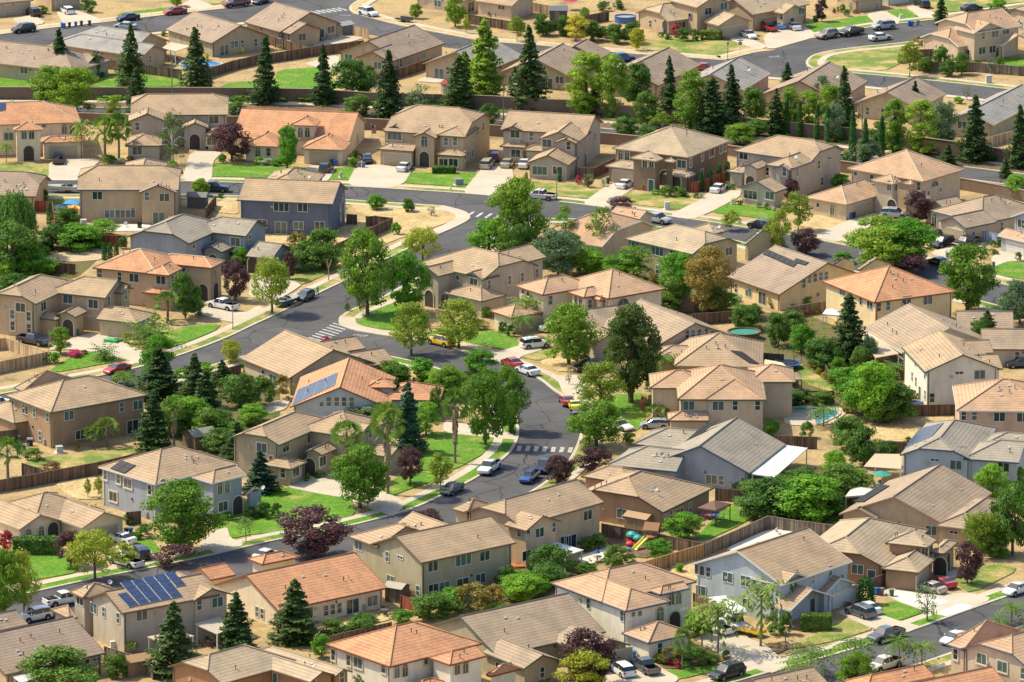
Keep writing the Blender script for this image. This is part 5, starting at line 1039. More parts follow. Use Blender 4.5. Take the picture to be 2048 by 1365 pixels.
def car(kind, col, t, rear, front, label, cat='car', extra=None, sc=1.0):
    (mb, mg, mh, mt, mw, mr, ma), st, wr, L_ = car_meshes(kind)
    a = gnd(tp(t, rear)); b = gnd(tp(t, front)); c = (a+b)/2; d = b-a
    nm = {'sedan': 'parked_car', 'coupe': 'sports_car', 'hatch': 'parked_car', 'suv': 'suv', 'minivan': 'minivan', 'pickup': 'pickup_truck'}[kind]
    root = empty(nm, (c.x, c.y, .02), snap(c, math.atan2(d.y, d.x)), sc)
    tag(root, label, cat, 'vehicles of the neighbourhood')
    o = obj('body', mb, root); o.material_slots[0].link = 'OBJECT'; o.material_slots[0].material = paint(col)
    obj('windows', mg, root)
    w_ = st[1][4]; wf = st[-2][4]
    for sy in (-1, 1):
        obj('headlight', mh, root, None, (0, sy*(wf*.72), st[-2][2]-.13)); obj('tail_light', mt, root, None, (0, sy*(w_*.86), st[1][2]-.2))
    wb = L_*.3
    for x in (-wb*1.02, wb*1.04):
        for sy in (-1, 1):
            y = sy*(st[4][4]-.09); rz = 0
            wo_ = obj('wheel', mw, root, None, (x, y, wr), (-sy*math.pi/2, 0, 0)); obj('rim', mr, wo_, None, (0, 0, .02))
            obj('wheel_arch', ma, root, None, (x, sy*(st[4][4]-.004), wr+.04), (-sy*math.pi/2, 0, 0))
    if extra: extra(root, st)
    return root
def x_rack(root, st):
    r = MB()
    for sx in (-1, 1):
        for sy in (-1, 1): r.beam((-.8+sx*.75-.1, sy*.8, 1.1), (-.8+sx*.75-.1, sy*.8, 2.0), .05, .05)
        r.beam((-1.75, sx*.8, 2.0), (1.1, sx*.8, 2.0), .05, .05)
    for x in (-1.7, -.8, .1, 1.0): r.beam((x, -.8, 2.02), (x, .8, 2.02), .05, .05)
    obj('ladder_rack', r.mesh('rack', [M_black]), root)
def x_spare(root, st):
    m_ = MB(); m_.lathe([(0,.1),(.36,.1),(.38,-.1),(0,-.1)], 14); obj('spare_wheel', m_.mesh('spare', [M_tyre]), root, None, (-2.5, 0, 1.0), (0, math.pi/2, 0))
    r = MB(); r.box((-1.7,-.6,1.80),(.2,.6,1.86)); obj('roof_rack', r.mesh('rack', [M_black]), root)
def x_rails(root, st):
    for sy in (-1, 1):
        r = MB(); r.beam((-1.8, sy*.6, 1.80), (.3, sy*.6, 1.80), .05, .05); obj('roof_rail', r.mesh('rail', [M_metal]), root)
def x_load(col, name='load'):
    def f(root, st):
        rr = random.Random(3); m_ = MB()
        for i in range(5):
            x = rr.uniform(-2.6, -1.4); y = rr.uniform(-.5, .5); m_.box((x, y-.25, .64+i*.002), (x+.5, y+.25, 1.1+rr.random()*.2))
        obj(name, m_.mesh(name, [flat('load_'+name, col, .8)]), root)
    return f
def x_stripe(root, st):
    for sy in (-1, 1):
        m_ = MB(); m_.box((-2.7, sy*.985-.012, .8), (1.3, sy*.985+.012, .95)); obj('orange_stripe', m_.mesh('stripe', [flat('orange_stripe', (.75,.2,.02), .4)]), root)
    m_ = MB(); m_.box((-.2,-.6,1.82),(.0,.6,1.95)); obj('light_bar', m_.mesh('light_bar', [flat('amber_light', (.8,.35,.03), .3)]), root)
def x_wood(root, st):
    m_ = MB(); m_.box((-2.9,-.95,.9),(-2.86,.95,1.35)); m_.box((-2.86,-.99,1.12),(-1.1,-.95,1.5)); m_.box((-2.86,.95,1.12),(-1.1,.99,1.5)); obj('wooden_bed_boards', m_.mesh('boards', [flat('stake_wood', (.42,.28,.16), .8)]), root)
V = car
V('suv', 'black', 'A1', (280,248), (95,268), 'black SUV parked at the kerb at the far left of the top street', 'suv')
V('suv', 'black', 'A1', (305,150), (225,100), 'black SUV with silver roof rails on the corner driveway, upper left', 'suv', x_rails)
V('hatch', 'white', 'A1', (580,132), (495,88), 'white hatchback on a driveway beside the round bush, upper left')
V('sedan', 'navy', 'A1', (1100,158), (945,170), 'dark sedan at the kerb right of the row of bins')
V('sedan', 'red', 'A1', (1470,108), (1325,122), 'red sedan parked on the top street near the red pickup')
V('pickup', 'darkred', 'A1', (1980,48), (1790,62), 'dark red pickup at the kerb on the top edge', 'pickup truck')
V('sedan', 'navy', 'A2', (110,18), (-40,38), 'dark sedan at the top edge ahead of the pickup')
V('sedan', 'silver', 'A1', (1075,240), (930,228), 'silver sedan half hidden behind the grey twin-gable roof')
V('suv', 'white', 'A2', (830,112), (965,145), 'white SUV rounding the kerb beside the top crossing', 'suv', x_rails)
V('suv', 'blue', 'A3', (815,500), (955,488), 'bright blue SUV on the upper road between two roofs', 'suv')
V('sedan', 'white', 'A3', (1830,278), (1945,328), 'white sedan on the driveway of the flagpole house')
V('pickup', 'red', 'A4', (70,272), (-85,215), 'red pickup in the driveway beside the white and blue cars', 'pickup truck')
V('sedan', 'brightblue', 'A4', (135,255), (40,200), 'light blue sedan between the red pickup and a white sedan')
V('sedan', 'white', 'A4', (262,270), (150,205), 'white sedan beside the light blue one on the upper driveway')
V('suv', 'tan', 'A4', (555,292), (385,318), 'tan SUV at the kerb behind the old black pickup', 'suv', x_rails)
V('pickup', 'black', 'A4', (745,272), (580,292), 'old black pickup at the kerb ahead of the tan SUV', 'pickup truck', x_load((.05,.04,.03)))
V('suv', 'silver', 'A4', (995,228), (845,242), 'silver SUV at the kerb near the blue bins, upper right', 'suv')
V('sedan', 'white', 'A4', (818,332), (970,312), 'white sedan driving along the upper right street')
V('minivan', 'black', 'A4', (1290,88), (1165,25), 'black minivan on a driveway at the top right', 'minivan')
V('sedan', 'white', 'A4', (420,602), (325,610), 'white car half hidden by a brown roof at the road fork')
V('sedan', 'navy', 'A4', (1570,95), (1680,80), 'dark blue car just visible above the covered-patio house')
V('sedan', 'red', 'A3', (1490,562), (1590,568), 'red car peeping out between the brown and grey roofs')
V('pickup', 'black', 'B1', (465,138), (462,65), 'black pickup seen from behind on the left driveway', 'pickup truck', x_load((.5,.4,.25)))
V('pickup', 'navy', 'B1', (1590,335), (1815,330), 'dark pickup on the street behind the small round tree', 'pickup truck')
V('suv', 'black', 'B2', (530,205), (590,140), 'black SUV outside the dormer house garage', 'suv')
V('sedan', 'navy', 'B2', (895,122), (872,68), 'dark sedan beside the bins between two houses')
V('sedan', 'white', 'B2', (1145,192), (1225,138), 'white sedan on the driveway of the shuttered-gable house')
V('minivan', 'champagne', 'B2', (1810,178), (1880,108), 'champagne minivan nearest the fence on the shared driveway', 'minivan')
V('minivan', 'darkred', 'B2', (1900,112), (1895,50), 'maroon minivan behind the champagne one', 'minivan')
V('sedan', 'champagne', 'B2', (1970,168), (2045,102), 'beige sedan on the sage house driveway')
V('sedan', 'white', 'B3', (75,170), (125,105), 'white sedan close by the stone-based garage wing')
V('pickup', 'white', 'B3', (325,408), (130,385), 'white pickup with orange stripes and amber light bar', 'pickup truck', x_stripe)
V('sedan', 'white', 'B3', (850,328), (955,275), 'white sedan outside the brown balcony house')
V('sedan', 'white', 'B3', (1600,362), (1700,308), 'white sedan on the driveway below the clipped cypress columns')
V('suv', 'navy', 'B3', (2080,640), (1895,628), 'dark SUV on the middle street beside a small tree', 'suv')
V('suv', 'silver', 'B3', (1095,582), (1235,584), 'silver car roof showing behind the sand roof')
V('suv', 'silver', 'B4', (935,538), (1090,548), 'silver SUV before the arched entry of the long-garage house', 'suv')
V('suv', 'slate', 'B4', (1375,705), (1215,735), 'dark SUV nearest the house among the three at right', 'suv')
V('suv', 'black', 'B4', (1475,748), (1310,795), 'black SUV between the dark SUV and black pickup', 'suv')
V('pickup', 'black', 'B4', (1690,742), (1475,798), 'black pickup in front of the beige bungalow garage', 'pickup truck')
V('sedan', 'black', 'B4', (1430,935), (1290,915), 'black sedan on the street under the big spreading tree')
V('pickup', 'white', 'B1', (1915,1300), (1645,1245), 'white crew pickup across the driveway, left centre', 'pickup truck')
V('hatch', 'slate', 'B2', (440,1165), (342,1225), 'dark green hatchback in front of the towed motorboat')
V('pickup', 'navy', 'C1', (150,165), (360,205), 'navy pickup beside the stone entry house', 'pickup truck')
V('sedan', 'red', 'C1', (990,385), (785,415), 'dark red sedan parked below the striped lawn')
V('pickup', 'white', 'C1', (-130,700), (70,650), 'white truck front at the left edge beside the dark brown house', 'pickup truck')
V('suv', 'yellow', 'C2', (1490,205), (1320,180), 'yellow off-roader with black spare wheel', 'suv', x_spare)
V('sedan', 'red', 'C3', (75,368), (-75,342), 'bright red sedan ahead of the white one on the bend')
V('sedan', 'white', 'C3', (175,430), (60,392), 'white sedan behind the bright red one on the bend')
V('suv', 'white', 'C3', (95,222), (255,205), 'white SUV with roof rails on the driveway by the palm', 'suv', x_rails)
V('sedan', 'white', 'C3', (250,95), (340,65), 'white car by the garage behind the white SUV')
V('suv', 'black', 'C3', (680,375), (480,400), 'black vehicle half hidden behind the yellow-green tree', 'suv')
V('coupe', 'red', 'C3', (450,668), (385,612), 'red sports car at the inner bend kerb')
V('coupe', 'lemon', 'C3', (492,705), (462,640), 'lemon yellow sports car tucked behind the red one')
V('pickup', 'grey', 'C3', (497,842), (500,728), 'old grey pickup with wooden bed boards', 'pickup truck', x_wood)
V('coupe', 'white', 'C3', (740,802), (905,852), 'white sports car on the driveway behind the big street tree')
V('hatch', 'cover', 'C3', (1170,822), (990,822), 'car under a grey cover beside the salmon-roofed house')
V('pickup', 'white', 'C2', (1840,1115), (1700,1190), 'white pickup parked facing the viewer near the crossing', 'pickup truck')
V('sedan', 'slate', 'C2', (1570,1285), (1400,1338), 'dark grey-green sedan at the kerb behind the white pickup')
V('suv', 'navy', 'C3', (285,1130), (195,1160), 'dark blue SUV behind the plum trees beyond the crossing', 'suv')
V('pickup', 'blue', 'C3', (215,1200), (50,1240), 'blue pickup with black ladder rack', 'pickup truck', x_rack, .86)
V('sedan', 'white', 'D1', (985,340), (840,300), 'white sedan near the curved garage surround')
V('suv', 'black', 'D1', (1090,468), (1010,400), 'black SUV on the driveway beside the plum bush', 'suv')
V('pickup', 'white', 'D1', (1030,520), (850,470), 'white vehicle hidden behind the pale street tree', 'pickup truck')
V('sedan', 'white', 'D2', (0,475), (150,415), 'white sedan under the big purple plum')
V('pickup', 'white', 'D1', (345,805), (610,760), 'white pickup on the street beside the solar house', 'pickup truck', x_load((.35,.06,.04)))
V('suv', 'white', 'D1', (330,900), (190,905), 'white vehicle nose beside the plain brown roof', 'suv')
V('suv', 'white', 'D3', (890,1350), (755,1268), 'white SUV at the bottom beside the dark pickup', 'suv')
V('pickup', 'grey', 'D3', (1090,1342), (895,1225), 'dark grey pickup at the bottom beside the white SUV', 'pickup truck')
V('suv', 'black', 'D3', (1735,1305), (1480,1358), 'large black SUV on the front street at the bottom', 'suv', None, 1.08)
V('pickup', 'white', 'D3', (1615,1025), (1440,955), 'silver-white pickup beside the motorhome', 'pickup truck')
V('suv', 'grey', 'D4', (780,905), (600,842), 'grey SUV on the porch house driveway', 'suv', x_rails)
V('sedan', 'white', 'D4', (840,885), (650,800), 'white sedan beyond the grey SUV')
V('pickup', 'grey', 'D4', (1000,1015), (760,1078), 'charcoal pickup with loaded bed on the front street', 'pickup truck', x_load((.6,.5,.35)))
V('sedan', 'champagne', 'D4', (1325,718), (1115,660), 'beige sedan beside the red coupe')
V('coupe', 'red', 'D4', (1395,682), (1225,612), 'red coupe beyond the beige sedan')
V('sedan', 'white', 'D4', (1935,685), (1785,715), 'white sedan at the kerb on the right edge')
V('pickup', 'cream', 'D4', (945,1248), (795,1290), 'old cream pickup under the queen palms', 'pickup truck')
V('sedan', 'white', 'D4', (1450,1050), (1340,1085), 'white car nose behind the lower right gables')
V('sedan', 'navy', 'C4', (1960,355), (1870,360), 'dark blue car at the right edge by the wide taupe bungalow')
# ------------------------------------------------------------------ trees and shrubs
rng = np.random.default_rng(5)
def leafmat(name, col, var=.35, trans=.38):
    m = bpy.data.materials.new(name); m.use_nodes = True; nt = m.node_tree; nt.nodes.clear(); L = nt.links.new
    out = N(nt, 'ShaderNodeOutputMaterial'); d = N(nt, 'ShaderNodeBsdfPrincipled'); t = N(nt, 'ShaderNodeBsdfTranslucent'); mx = N(nt, 'ShaderNodeMixShader'); mx.inputs[0].default_value = trans
    d.inputs['Roughness'].default_value = .6; d.inputs['Specular IOR Level'].default_value = .25
    tc = N(nt, 'ShaderNodeTexCoord'); nz = N(nt, 'ShaderNodeTexNoise'); nz.inputs['Scale'].default_value = .9; nz.inputs['Detail'].default_value = 6; nz.inputs['Roughness'].default_value = .7
    oi = N(nt, 'ShaderNodeObjectInfo'); cb = N(nt, 'ShaderNodeVectorMath', operation='ADD'); L(tc.outputs['Object'], cb.inputs[0]); L(oi.outputs['Location'], cb.inputs[1]); L(cb.outputs[0], nz.inputs['Vector'])
    r = ramp(nt, [(.28, [c*(1-var) for c in col]), (.5, col), (.72, [min(1, c*(1+var*1.3)) for c in col])]); L(nz.outputs[0], r.inputs[0])
    hs = N(nt, 'ShaderNodeHueSaturation'); mr = N(nt, 'ShaderNodeMapRange'); mr.inputs[3].default_value = .488; mr.inputs[4].default_value = .52; L(oi.outputs['Random'], mr.inputs[0]); L(mr.outputs[0], hs.inputs['Hue'])
    mv = N(nt, 'ShaderNodeMapRange'); mv.inputs[3].default_value = 1.2; mv.inputs[4].default_value = .8; L(oi.outputs['Random'], mv.inputs[0]); L(mv.outputs[0], hs.inputs['Value'])
    L(r.outputs[0], hs.inputs['Color']); L(hs.outputs[0], d.inputs['Base Color']); L(hs.outputs[0], t.inputs['Color'])
    L(d.outputs[0], mx.inputs[1]); L(t.outputs[0], mx.inputs[2]); L(mx.outputs[0], out.inputs[0]); return m
LM = {k: leafmat('leaves_'+k, c, v) for k, c, v in [('redwood', (.078,.138,.036), .55), ('blue', (.06,.14,.075), .4), ('pine', (.25,.38,.04), .4), ('olivepine', (.115,.17,.035), .4), ('green', (.20,.33,.03), .5), ('dark', (.12,.225,.035), .55),
      ('yellowgreen', (.30,.37,.04), .4), ('yellow', (.48,.46,.05), .4), ('plum', (.125,.062,.066), .5), ('willow', (.17,.30,.05), .4), ('autumn', (.33,.25,.06), .45), ('silver', (.17,.26,.12), .4), ('cypress', (.06,.17,.03), .35),
      ('palm', (.155,.25,.035), .45), ('pink', (.50,.06,.13), .5), ('gold', (.38,.38,.05), .3), ('bright', (.185,.38,.03), .45), ('rust', (.28,.13,.08), .4), ('white', (.46,.52,.33), .5)]}
M_bark = flat('bark', (.13,.095,.07), .95, noise=.3); M_birch = flat('birch_bark', (.52,.48,.42), .9, noise=.3); M_skirt = flat('dead_palm_fronds', (.38,.28,.17), .95, noise=.35, nscale=4)
M_ptrunk = flat('palm_trunk', (.22,.17,.125), .95, noise=.25, nscale=5)
def quads(name, C, Nn, size, mat, aspect=1.0, jit=.6):
    """leaf quads at centres C facing roughly along Nn"""
    n = len(C); Nn = Nn + rng.normal(0, jit, (n, 3)); Nn /= np.linalg.norm(Nn, axis=1, keepdims=True)+1e-9
    r = rng.normal(0, 1, (n, 3)); T = np.cross(Nn, r); T /= np.linalg.norm(T, axis=1, keepdims=True)+1e-9; B = np.cross(Nn, T)
    s = (size*rng.uniform(.6, 1.3, (n, 1))); T = T*s; B = B*s*aspect
    V_ = np.stack([C-T*.5, C+B*.5, C+T*.5, C-B*.5], 1).reshape(-1, 3).astype(np.float32)
    me = bpy.data.meshes.new(name); me.vertices.add(4*n); me.vertices.foreach_set('co', V_.ravel()); me.loops.add(4*n); me.loops.foreach_set('vertex_index', np.arange(4*n, dtype=np.int32))
    me.polygons.add(n); me.polygons.foreach_set('loop_start', np.arange(0, 4*n, 4, dtype=np.int32)); me.update(calc_edges=True); me.materials.append(mat); return me
def sph(n):
    v = rng.normal(0, 1, (n, 3)); return v/np.linalg.norm(v, axis=1, keepdims=True)
def crown_broad(mat, h=7, w=6, base=.22, nclump=42, per=75, size=.36, flatb=.5, gap=0.0):
    """leaf clumps filling an egg-shaped crown of width w from near the ground to h"""
    base *= .45; nclump = int(nclump*1.5); per = int(per*1.7); size *= .68
    c0 = h*base; ch = h-c0; Cs = []; Ns = []; lop = rng.uniform(0, 6.28, 3)
    for i in range(nclump):
        t = rng.uniform(0, 1)**.85; a = rng.uniform(0, 6.28)
        env = math.sin(math.pi*(.10+.84*t))**.62*(1+.13*math.sin(2*a+lop[0])+.1*math.sin(3*a+lop[1]+t*4))
        cr = w*rng.uniform(.09, .17)
        rr = rng.uniform(.0, 1)**.42*env*w/2*.88
        rr = min(rr, w*.56)
        p = np.array([math.cos(a)*rr, math.sin(a)*rr, c0 + cr*.6 + (ch-cr*1.1)*t])
        n = int(per*(cr/(.13*w))**1.6); s = sph(n); s[:, 2] = s[:, 2]*.85+.15
        Cs.append(p + s*cr*rng.uniform(.55, 1.08, (n, 1))*np.array([1, 1, .8])); Ns.append(s+np.array([math.cos(a)*.4, math.sin(a)*.4, .1]))
    C = np.concatenate(Cs); Nn = np.concatenate(Ns); return quads('crown', C, Nn, size, mat)
def crown_conifer(mat, h=12, w=5, base=.04, n=3600, size=.42, pw=.85, lobes=9, ragged=.22, flare=1.0):
    """drooping boughs, each a tuft of needles-sized quads, in uneven tiers"""
    if w < 1.5:
        z = rng.uniform(0, 1, n*2); a = rng.uniform(0, 2*np.pi, n*2); R_ = w/2*np.minimum((1-z)**pw*flare, 1)*np.minimum(1, .6+z*6)*rng.uniform(.7, 1.05, n*2)*(1+.1*np.sin(z*60+a*2))
        return quads('crown', np.stack([R_*np.cos(a), R_*np.sin(a), h*z], 1), np.stack([np.cos(a), np.sin(a), np.full(n*2, .4)], 1), size*.8, mat, 1, .5)
    Cs = []; Ns = []; nt_ = 22; tot = int(n*2.4)
    for i in range(nt_):
        zf = (i+.3)/nt_; nb = max(4, int(lobes*1.5*(1-zf*.7)))
        for j in range(nb):
            a = j*6.283/nb + i*1.3 + rng.normal(0, .25); env = min((1-zf)**pw*flare, 1)*min(1, .72+zf*4); L_ = w/2*env*rng.uniform(.68, 1.12)*(1+.18*math.sin(a*2+i*.35+lobes)+.12*math.sin(a*3-i*.6)) + .12
            zz = h*base + h*(1-base)*(zf + rng.normal(0, .022)); m = max(12, int(tot/nt_/nb*(.35+1.3*env)))
            t = rng.uniform(.12, 1, m)**.8; wd = (.16+.5*np.sin(np.pi*np.minimum(t*.85+.1, 1)))*L_*.42 + .1
            s = rng.normal(0, .5, m)*wd; zz2 = zz + h*.028*(1-t)*1.2 - t*L_*.30 + rng.normal(0, .11, m) + (.25*L_*t**3)
            Cs.append(np.stack([np.cos(a)*t*L_ - np.sin(a)*s, np.sin(a)*t*L_ + np.cos(a)*s, zz2], 1)); Ns.append(np.stack([np.cos(a)*.5-np.sin(a)*s*.4, np.sin(a)*.5+np.cos(a)*s*.4, np.full(m, .75)], 1))
    top = rng.normal(0, .1, (60, 3))*np.array([1, 1, 4])+np.array([0, 0, h*.96]); Cs.append(top); Ns.append(sph(60))
    return quads('crown', np.concatenate(Cs), np.concatenate(Ns), size*.72, mat, 1.0, .45)
def crown_willow(mat):
    Cs = []; Ns = []
    for i in range(330):
        a = rng.uniform(0, 6.28); r = rng.uniform(.1, 1)**.6*3.6; z0 = 7.6 - (r/3.6)**2*2.4 + rng.normal(0, .3); L_ = rng.uniform(1.5, 4.2); n = 32
        t = np.linspace(0, 1, n); C = np.stack([np.cos(a)*(r+t*.5)+rng.normal(0, .12, n), np.sin(a)*(r+t*.5)+rng.normal(0, .12, n), z0 - t*L_], 1); Cs.append(C); Ns.append(np.tile([np.cos(a), np.sin(a), .4], (n, 1)))
    return quads('crown', np.concatenate(Cs), np.concatenate(Ns), .34, mat, .6)
def trunk(h, r=.18, limbs=4, spread=1.6, lean=.15, top=.5):
    mb = MB(); x, y = random.uniform(-lean, lean), random.uniform(-lean, lean)
    mb.tube([(0, 0, -.1), (x*.4, y*.4, h*.3), (x, y, h*top), (x*1.2, y*1.2, h*.85)], [r*1.25, r, r*.7, r*.2], 7)
    for i in range(limbs):
        a = i*2*math.pi/limbs + random.uniform(-.4, .4); z = h*random.uniform(.25, .5); s = spread*random.uniform(.7, 1.1)
        mb.tube([(x*.5, y*.5, z), (x+math.cos(a)*s*.5, y+math.sin(a)*s*.5, z+h*.18), (x+math.cos(a)*s, y+math.sin(a)*s, z+h*.36)], [r*.6, r*.4, r*.12], 5)
    return mb.mesh('trunk', [M_bark])
def strips(mb, base, dirx, L_, w0, droop, n=5, up=.5, m=0, leaflets=True):
    """one pinnate frond as an arched rib with drooping leaflets on both sides"""
    pts = []
    for i in range(n+1):
        t = i/n; pts.append(Vector(base)+Vector((dirx[0]*L_*t, dirx[1]*L_*t, up*L_*t - droop*L_*t*t)))
    side = Vector((-dirx[1], dirx[0], 0))
    for i in range(n):
        wa = w0*math.sin(math.pi*min(1, .15+.8*i/n)); wb = w0*math.sin(math.pi*min(1, .15+.8*(i+1)/n))
        for s in (-1, 1):
            a, b = pts[i], pts[i+1]
            d = (b-a); q0 = a + d*.1; q1 = a + d*.55
            mb.poly([q0, q1, q1 + side*s*wb + d*.35 - Vector((0, 0, wb*.55)), q0 + side*s*wa + d*.35 - Vector((0, 0, wa*.55))], m)
def palm_feather(mat, n=26, L_=3.0, w0=.5, droop=.75, up=.75, h=0):
    mb = MB()
    for i in range(n):
        a = i*2.399; lay = i/n; u = up*(1.25-1.5*lay); strips(mb, (0, 0, 0), (math.cos(a), math.sin(a)), L_*random.uniform(.85, 1.1), w0, droop*random.uniform(.8, 1.15), 7, u)
    return mb.mesh('fronds', [mat])
def palm_fan(mat, n=46, L_=1.5):
    mb = MB()
    for i in range(n):
        a = i*2.399; el = math.pi/2*(.95-1.5*i/n); st = Vector((math.cos(a)*math.cos(el), math.sin(a)*math.cos(el), math.sin(el)))
        c = st*L_*.7; side = Vector((-math.sin(a), math.cos(a), 0)); up_ = st.cross(side).normalized(); rr_ = random.uniform(-1.3, 1.3); side = side*math.cos(rr_) + up_*math.sin(rr_)
        for k in range(9):
            t = (k-4)/4*1.25; d = st*math.cos(t)+side*math.sin(t); d2 = st*math.cos(t+.29)+side*math.sin(t+.29); tip = c + (d+d2)*.5*L_*.62 - Vector((0, 0, .12*abs(t)+.06))
            mb.poly([c, c+d*L_*.4, tip, c+d2*L_*.4])
        mb.tube([(0, 0, 0), c], .025, 3, 0, False)
    return mb.mesh('fronds', [mat])
def skirt(L_=3.6, r=.75):
    mb = MB(); 
    for i in range(170):
        a = random.uniform(0, 6.28); z = -random.uniform(.1, L_); rr = r*(1-.45*abs(z)/L_)*random.uniform(.5, 1); l = random.uniform(.5, 1.0)
        p = Vector((math.cos(a)*rr*.6, math.sin(a)*rr*.6, z+.2)); q = Vector((math.cos(a)*rr, math.sin(a)*rr, z-l)); s = Vector((-math.sin(a), math.cos(a), 0))*.22
        mb.poly([p-s*.4, p+s*.4, q+s, q-s])
    return mb.mesh('dead_frond_skirt', [M_skirt])
def ptrunk(h, r=.2, r2=None):
    mb = MB(); mb.tube([(0, 0, -.1), (0, 0, .3), (.05, .03, h*.5), (0, 0, h)], [r*1.5, r*1.1, r, r2 or r*.9], 8); return mb.mesh('trunk', [M_ptrunk])
PROTO = {}   # kind -> list of (h, w, [(part name, mesh, z offset)])
def P(kind, h, w, *parts): PROTO.setdefault(kind, []).append((h, w, parts))
for v in range(3):
    for v2 in (0, 1): P('RW', 12, 4.6, ('trunk', trunk(12, .22, 0, lean=.05, top=.6), 0), ('crown', crown_conifer(LM['redwood'], 12, 4.6, .03, int(rng.uniform(2900, 4600)), .38, rng.uniform(.52, .85), 7+v*2+v2, .2, 1.18), 0))
    P('SY', 8, 7, ('trunk', trunk(8, .2), 0), ('crown', crown_broad(LM['green'], 8, 7, .2, 46, 85, .36), 0))
    P('DK', 5, 5, ('trunk', trunk(5, .14), 0), ('crown', crown_broad(LM['dark'], 5, 5, .06, 40, 70, .30), 0))
for v in range(2):
    P('BS', 10, 4.6, ('trunk', trunk(10, .2, 0, lean=.05), 0), ('crown', crown_conifer(LM['blue'], 10, 4.6, .03, 3600, .4, .7, 6+v, .22), 0))
    P('PY', 10, 5.5, ('trunk', trunk(10, .2, 0, lean=.1), 0), ('crown', crown_broad(LM['pine'], 10, 5.5, .1, 62, 85, .30), 0))
    P('PC', 11, 5, ('trunk', trunk(11, .22, 0, lean=.08), 0), ('crown', crown_conifer(LM['pine'], 11, 5, .04, 4400, .36, .55, 8+v, .22, 1.15), 0))
    P('PN', 11, 7, ('trunk', trunk(11, .32, 3, 1.2), 0), ('crown', crown_broad(LM['olivepine'], 11, 7, .25, 85, 110, .34), 0))
    P('YG', 5, 3.8, ('trunk', trunk(5, .09), 0), ('crown', crown_broad(LM['yellowgreen'], 5, 3.8, .3, 30, 45, .26), 0))
    P('YS', 6.5, 6.4, ('trunk', trunk(6.5, .15), 0), ('crown', crown_broad(LM['yellowgreen'], 6.5, 6.4, .26, 38, 60, .32), 0))
    P('SB', 7, 6, ('trunk', trunk(7, .17), 0), ('crown', crown_broad(LM['bright'], 7, 6, .14, 44, 75, .34), 0))
    P('PL', 5, 4.6, ('trunk', trunk(5, .12), 0), ('crown', crown_broad(LM['plum'], 5, 4.6, .22, 36, 75, .27), 0))
    P('AU', 7, 5.4, ('trunk', trunk(7, .16), 0), ('crown', crown_broad(LM['autumn'], 7, 5.4, .12, 42, 80, .30), 0))
    P('SI', 5, 5.2, ('trunk', trunk(5, .14), 0), ('crown', crown_broad(LM['silver'], 5, 5.2, .08, 42, 75, .28), 0))
    P('LG', 7, 5, ('trunk', trunk(7, .11, 6, 1.9), 0), ('crown', crown_broad(LM['green'], 7, 5, .15, 24, 34, .30), 0))
    P('BU', 2, 2.4, ('foliage', crown_broad(LM['dark'], 2, 2.4, 0, 22, 40, .20), 0))
    P('BG', 2, 2.4, ('foliage', crown_broad(LM['bright'], 2, 2.4, 0, 22, 40, .20), 0))
P('YL', 4.5, 4, ('trunk', trunk(4.5, .09), 0), ('crown', crown_broad(LM['yellow'], 4.5, 4, .2, 30, 55, .26), 0))
P('WI', 8.2, 8.2, ('trunk', trunk(8, .3, 5, 2.2), 0), ('crown', crown_willow(LM['willow']), 0))
P('CY', 7, .62, ('foliage', crown_conifer(LM['cypress'], 7, .95, 0, 1400, .17, .38, 3, .07, 1.1), 0))
P('CO', 3, 1.1, ('foliage', crown_conifer(LM['cypress'], 3, 1.1, 0, 900, .16, .2, 3, .06, 1.05), 0))
_bm = MB(); random.seed(3)
for i in range(16):
    a = i*2.4; z = 1.6+i*.32; s = 2.1*(1-i*.035); _bm.tube([(0, 0, z), (math.cos(a)*s*.5, math.sin(a)*s*.5, z+1.2), (math.cos(a)*s, math.sin(a)*s, z+1.1)], [.07, .05, .02], 4)
_bm.tube([(0, 0, -.1), (.1, 0, 3.5), (0, .1, 8.2)], [.2, .13, .03], 7)
P('BI', 9, 5.6, ('trunk', _bm.mesh('trunk', [M_birch]), 0), ('crown', crown_broad(LM['olivepine'], 8, 5.2, .06, 22, 40, .26), 0))
_bm = MB(); _bm.tube([(0, 0, 0), (0, 0, 2.0)], [.1, .08], 6)
for i in range(5):
    a = i*1.26; _bm.tube([(0, 0, 1.8), (math.cos(a)*.35, math.sin(a)*.35, 2.7), (math.cos(a)*.6, math.sin(a)*.6, 3.3)], [.06, .045, .03], 5)
P('BT', 3.4, 1.4, ('trunk', _bm.mesh('trunk', [flat('pruned_bark', (.36,.26,.2), .9)]), 0))
P('SP', 4.2, 3, ('trunk', trunk(4.2, .07, 6, 1.1), 0), ('crown', crown_broad(LM['silver'], 4.2, 3, .3, 20, 16, .22), 0))
P('QP', 7, 5, ('trunk', ptrunk(5.6, .10), 0), ('fronds', palm_feather(LM['palm'], 24, 2.8, .5, 1.0, 1.0), 5.6))
P('QP', 6.4, 5, ('trunk', ptrunk(5.0, .10), 0), ('fronds', palm_feather(LM['palm'], 20, 2.9, .5, 1.05, .95), 5.0))
P('DP', 3.4, 5, ('trunk', ptrunk(1.3, .35), 0), ('fronds', palm_feather(LM['palm'], 44, 2.7, .32, .62, 1.05), 1.2))
P('FC', 5.2, 4.7, ('trunk', ptrunk(3.8, .17), 0), ('fronds', palm_fan(LM['palm'], 26, 1.75), 3.9))
P('FP', 9.6, 5.0, ('trunk', ptrunk(7.8, .2), 0), ('dead_frond_skirt', skirt(4.2, .72), 7.6), ('fronds', palm_fan(LM['palm'], 30, 2.0), 7.9))
P('YU', 2.2, 2.4, ('trunk', ptrunk(.6, .13), 0), ('fronds', palm_feather(LM['silver'], 34, 1.3, .12, .35, 1.5), .5))
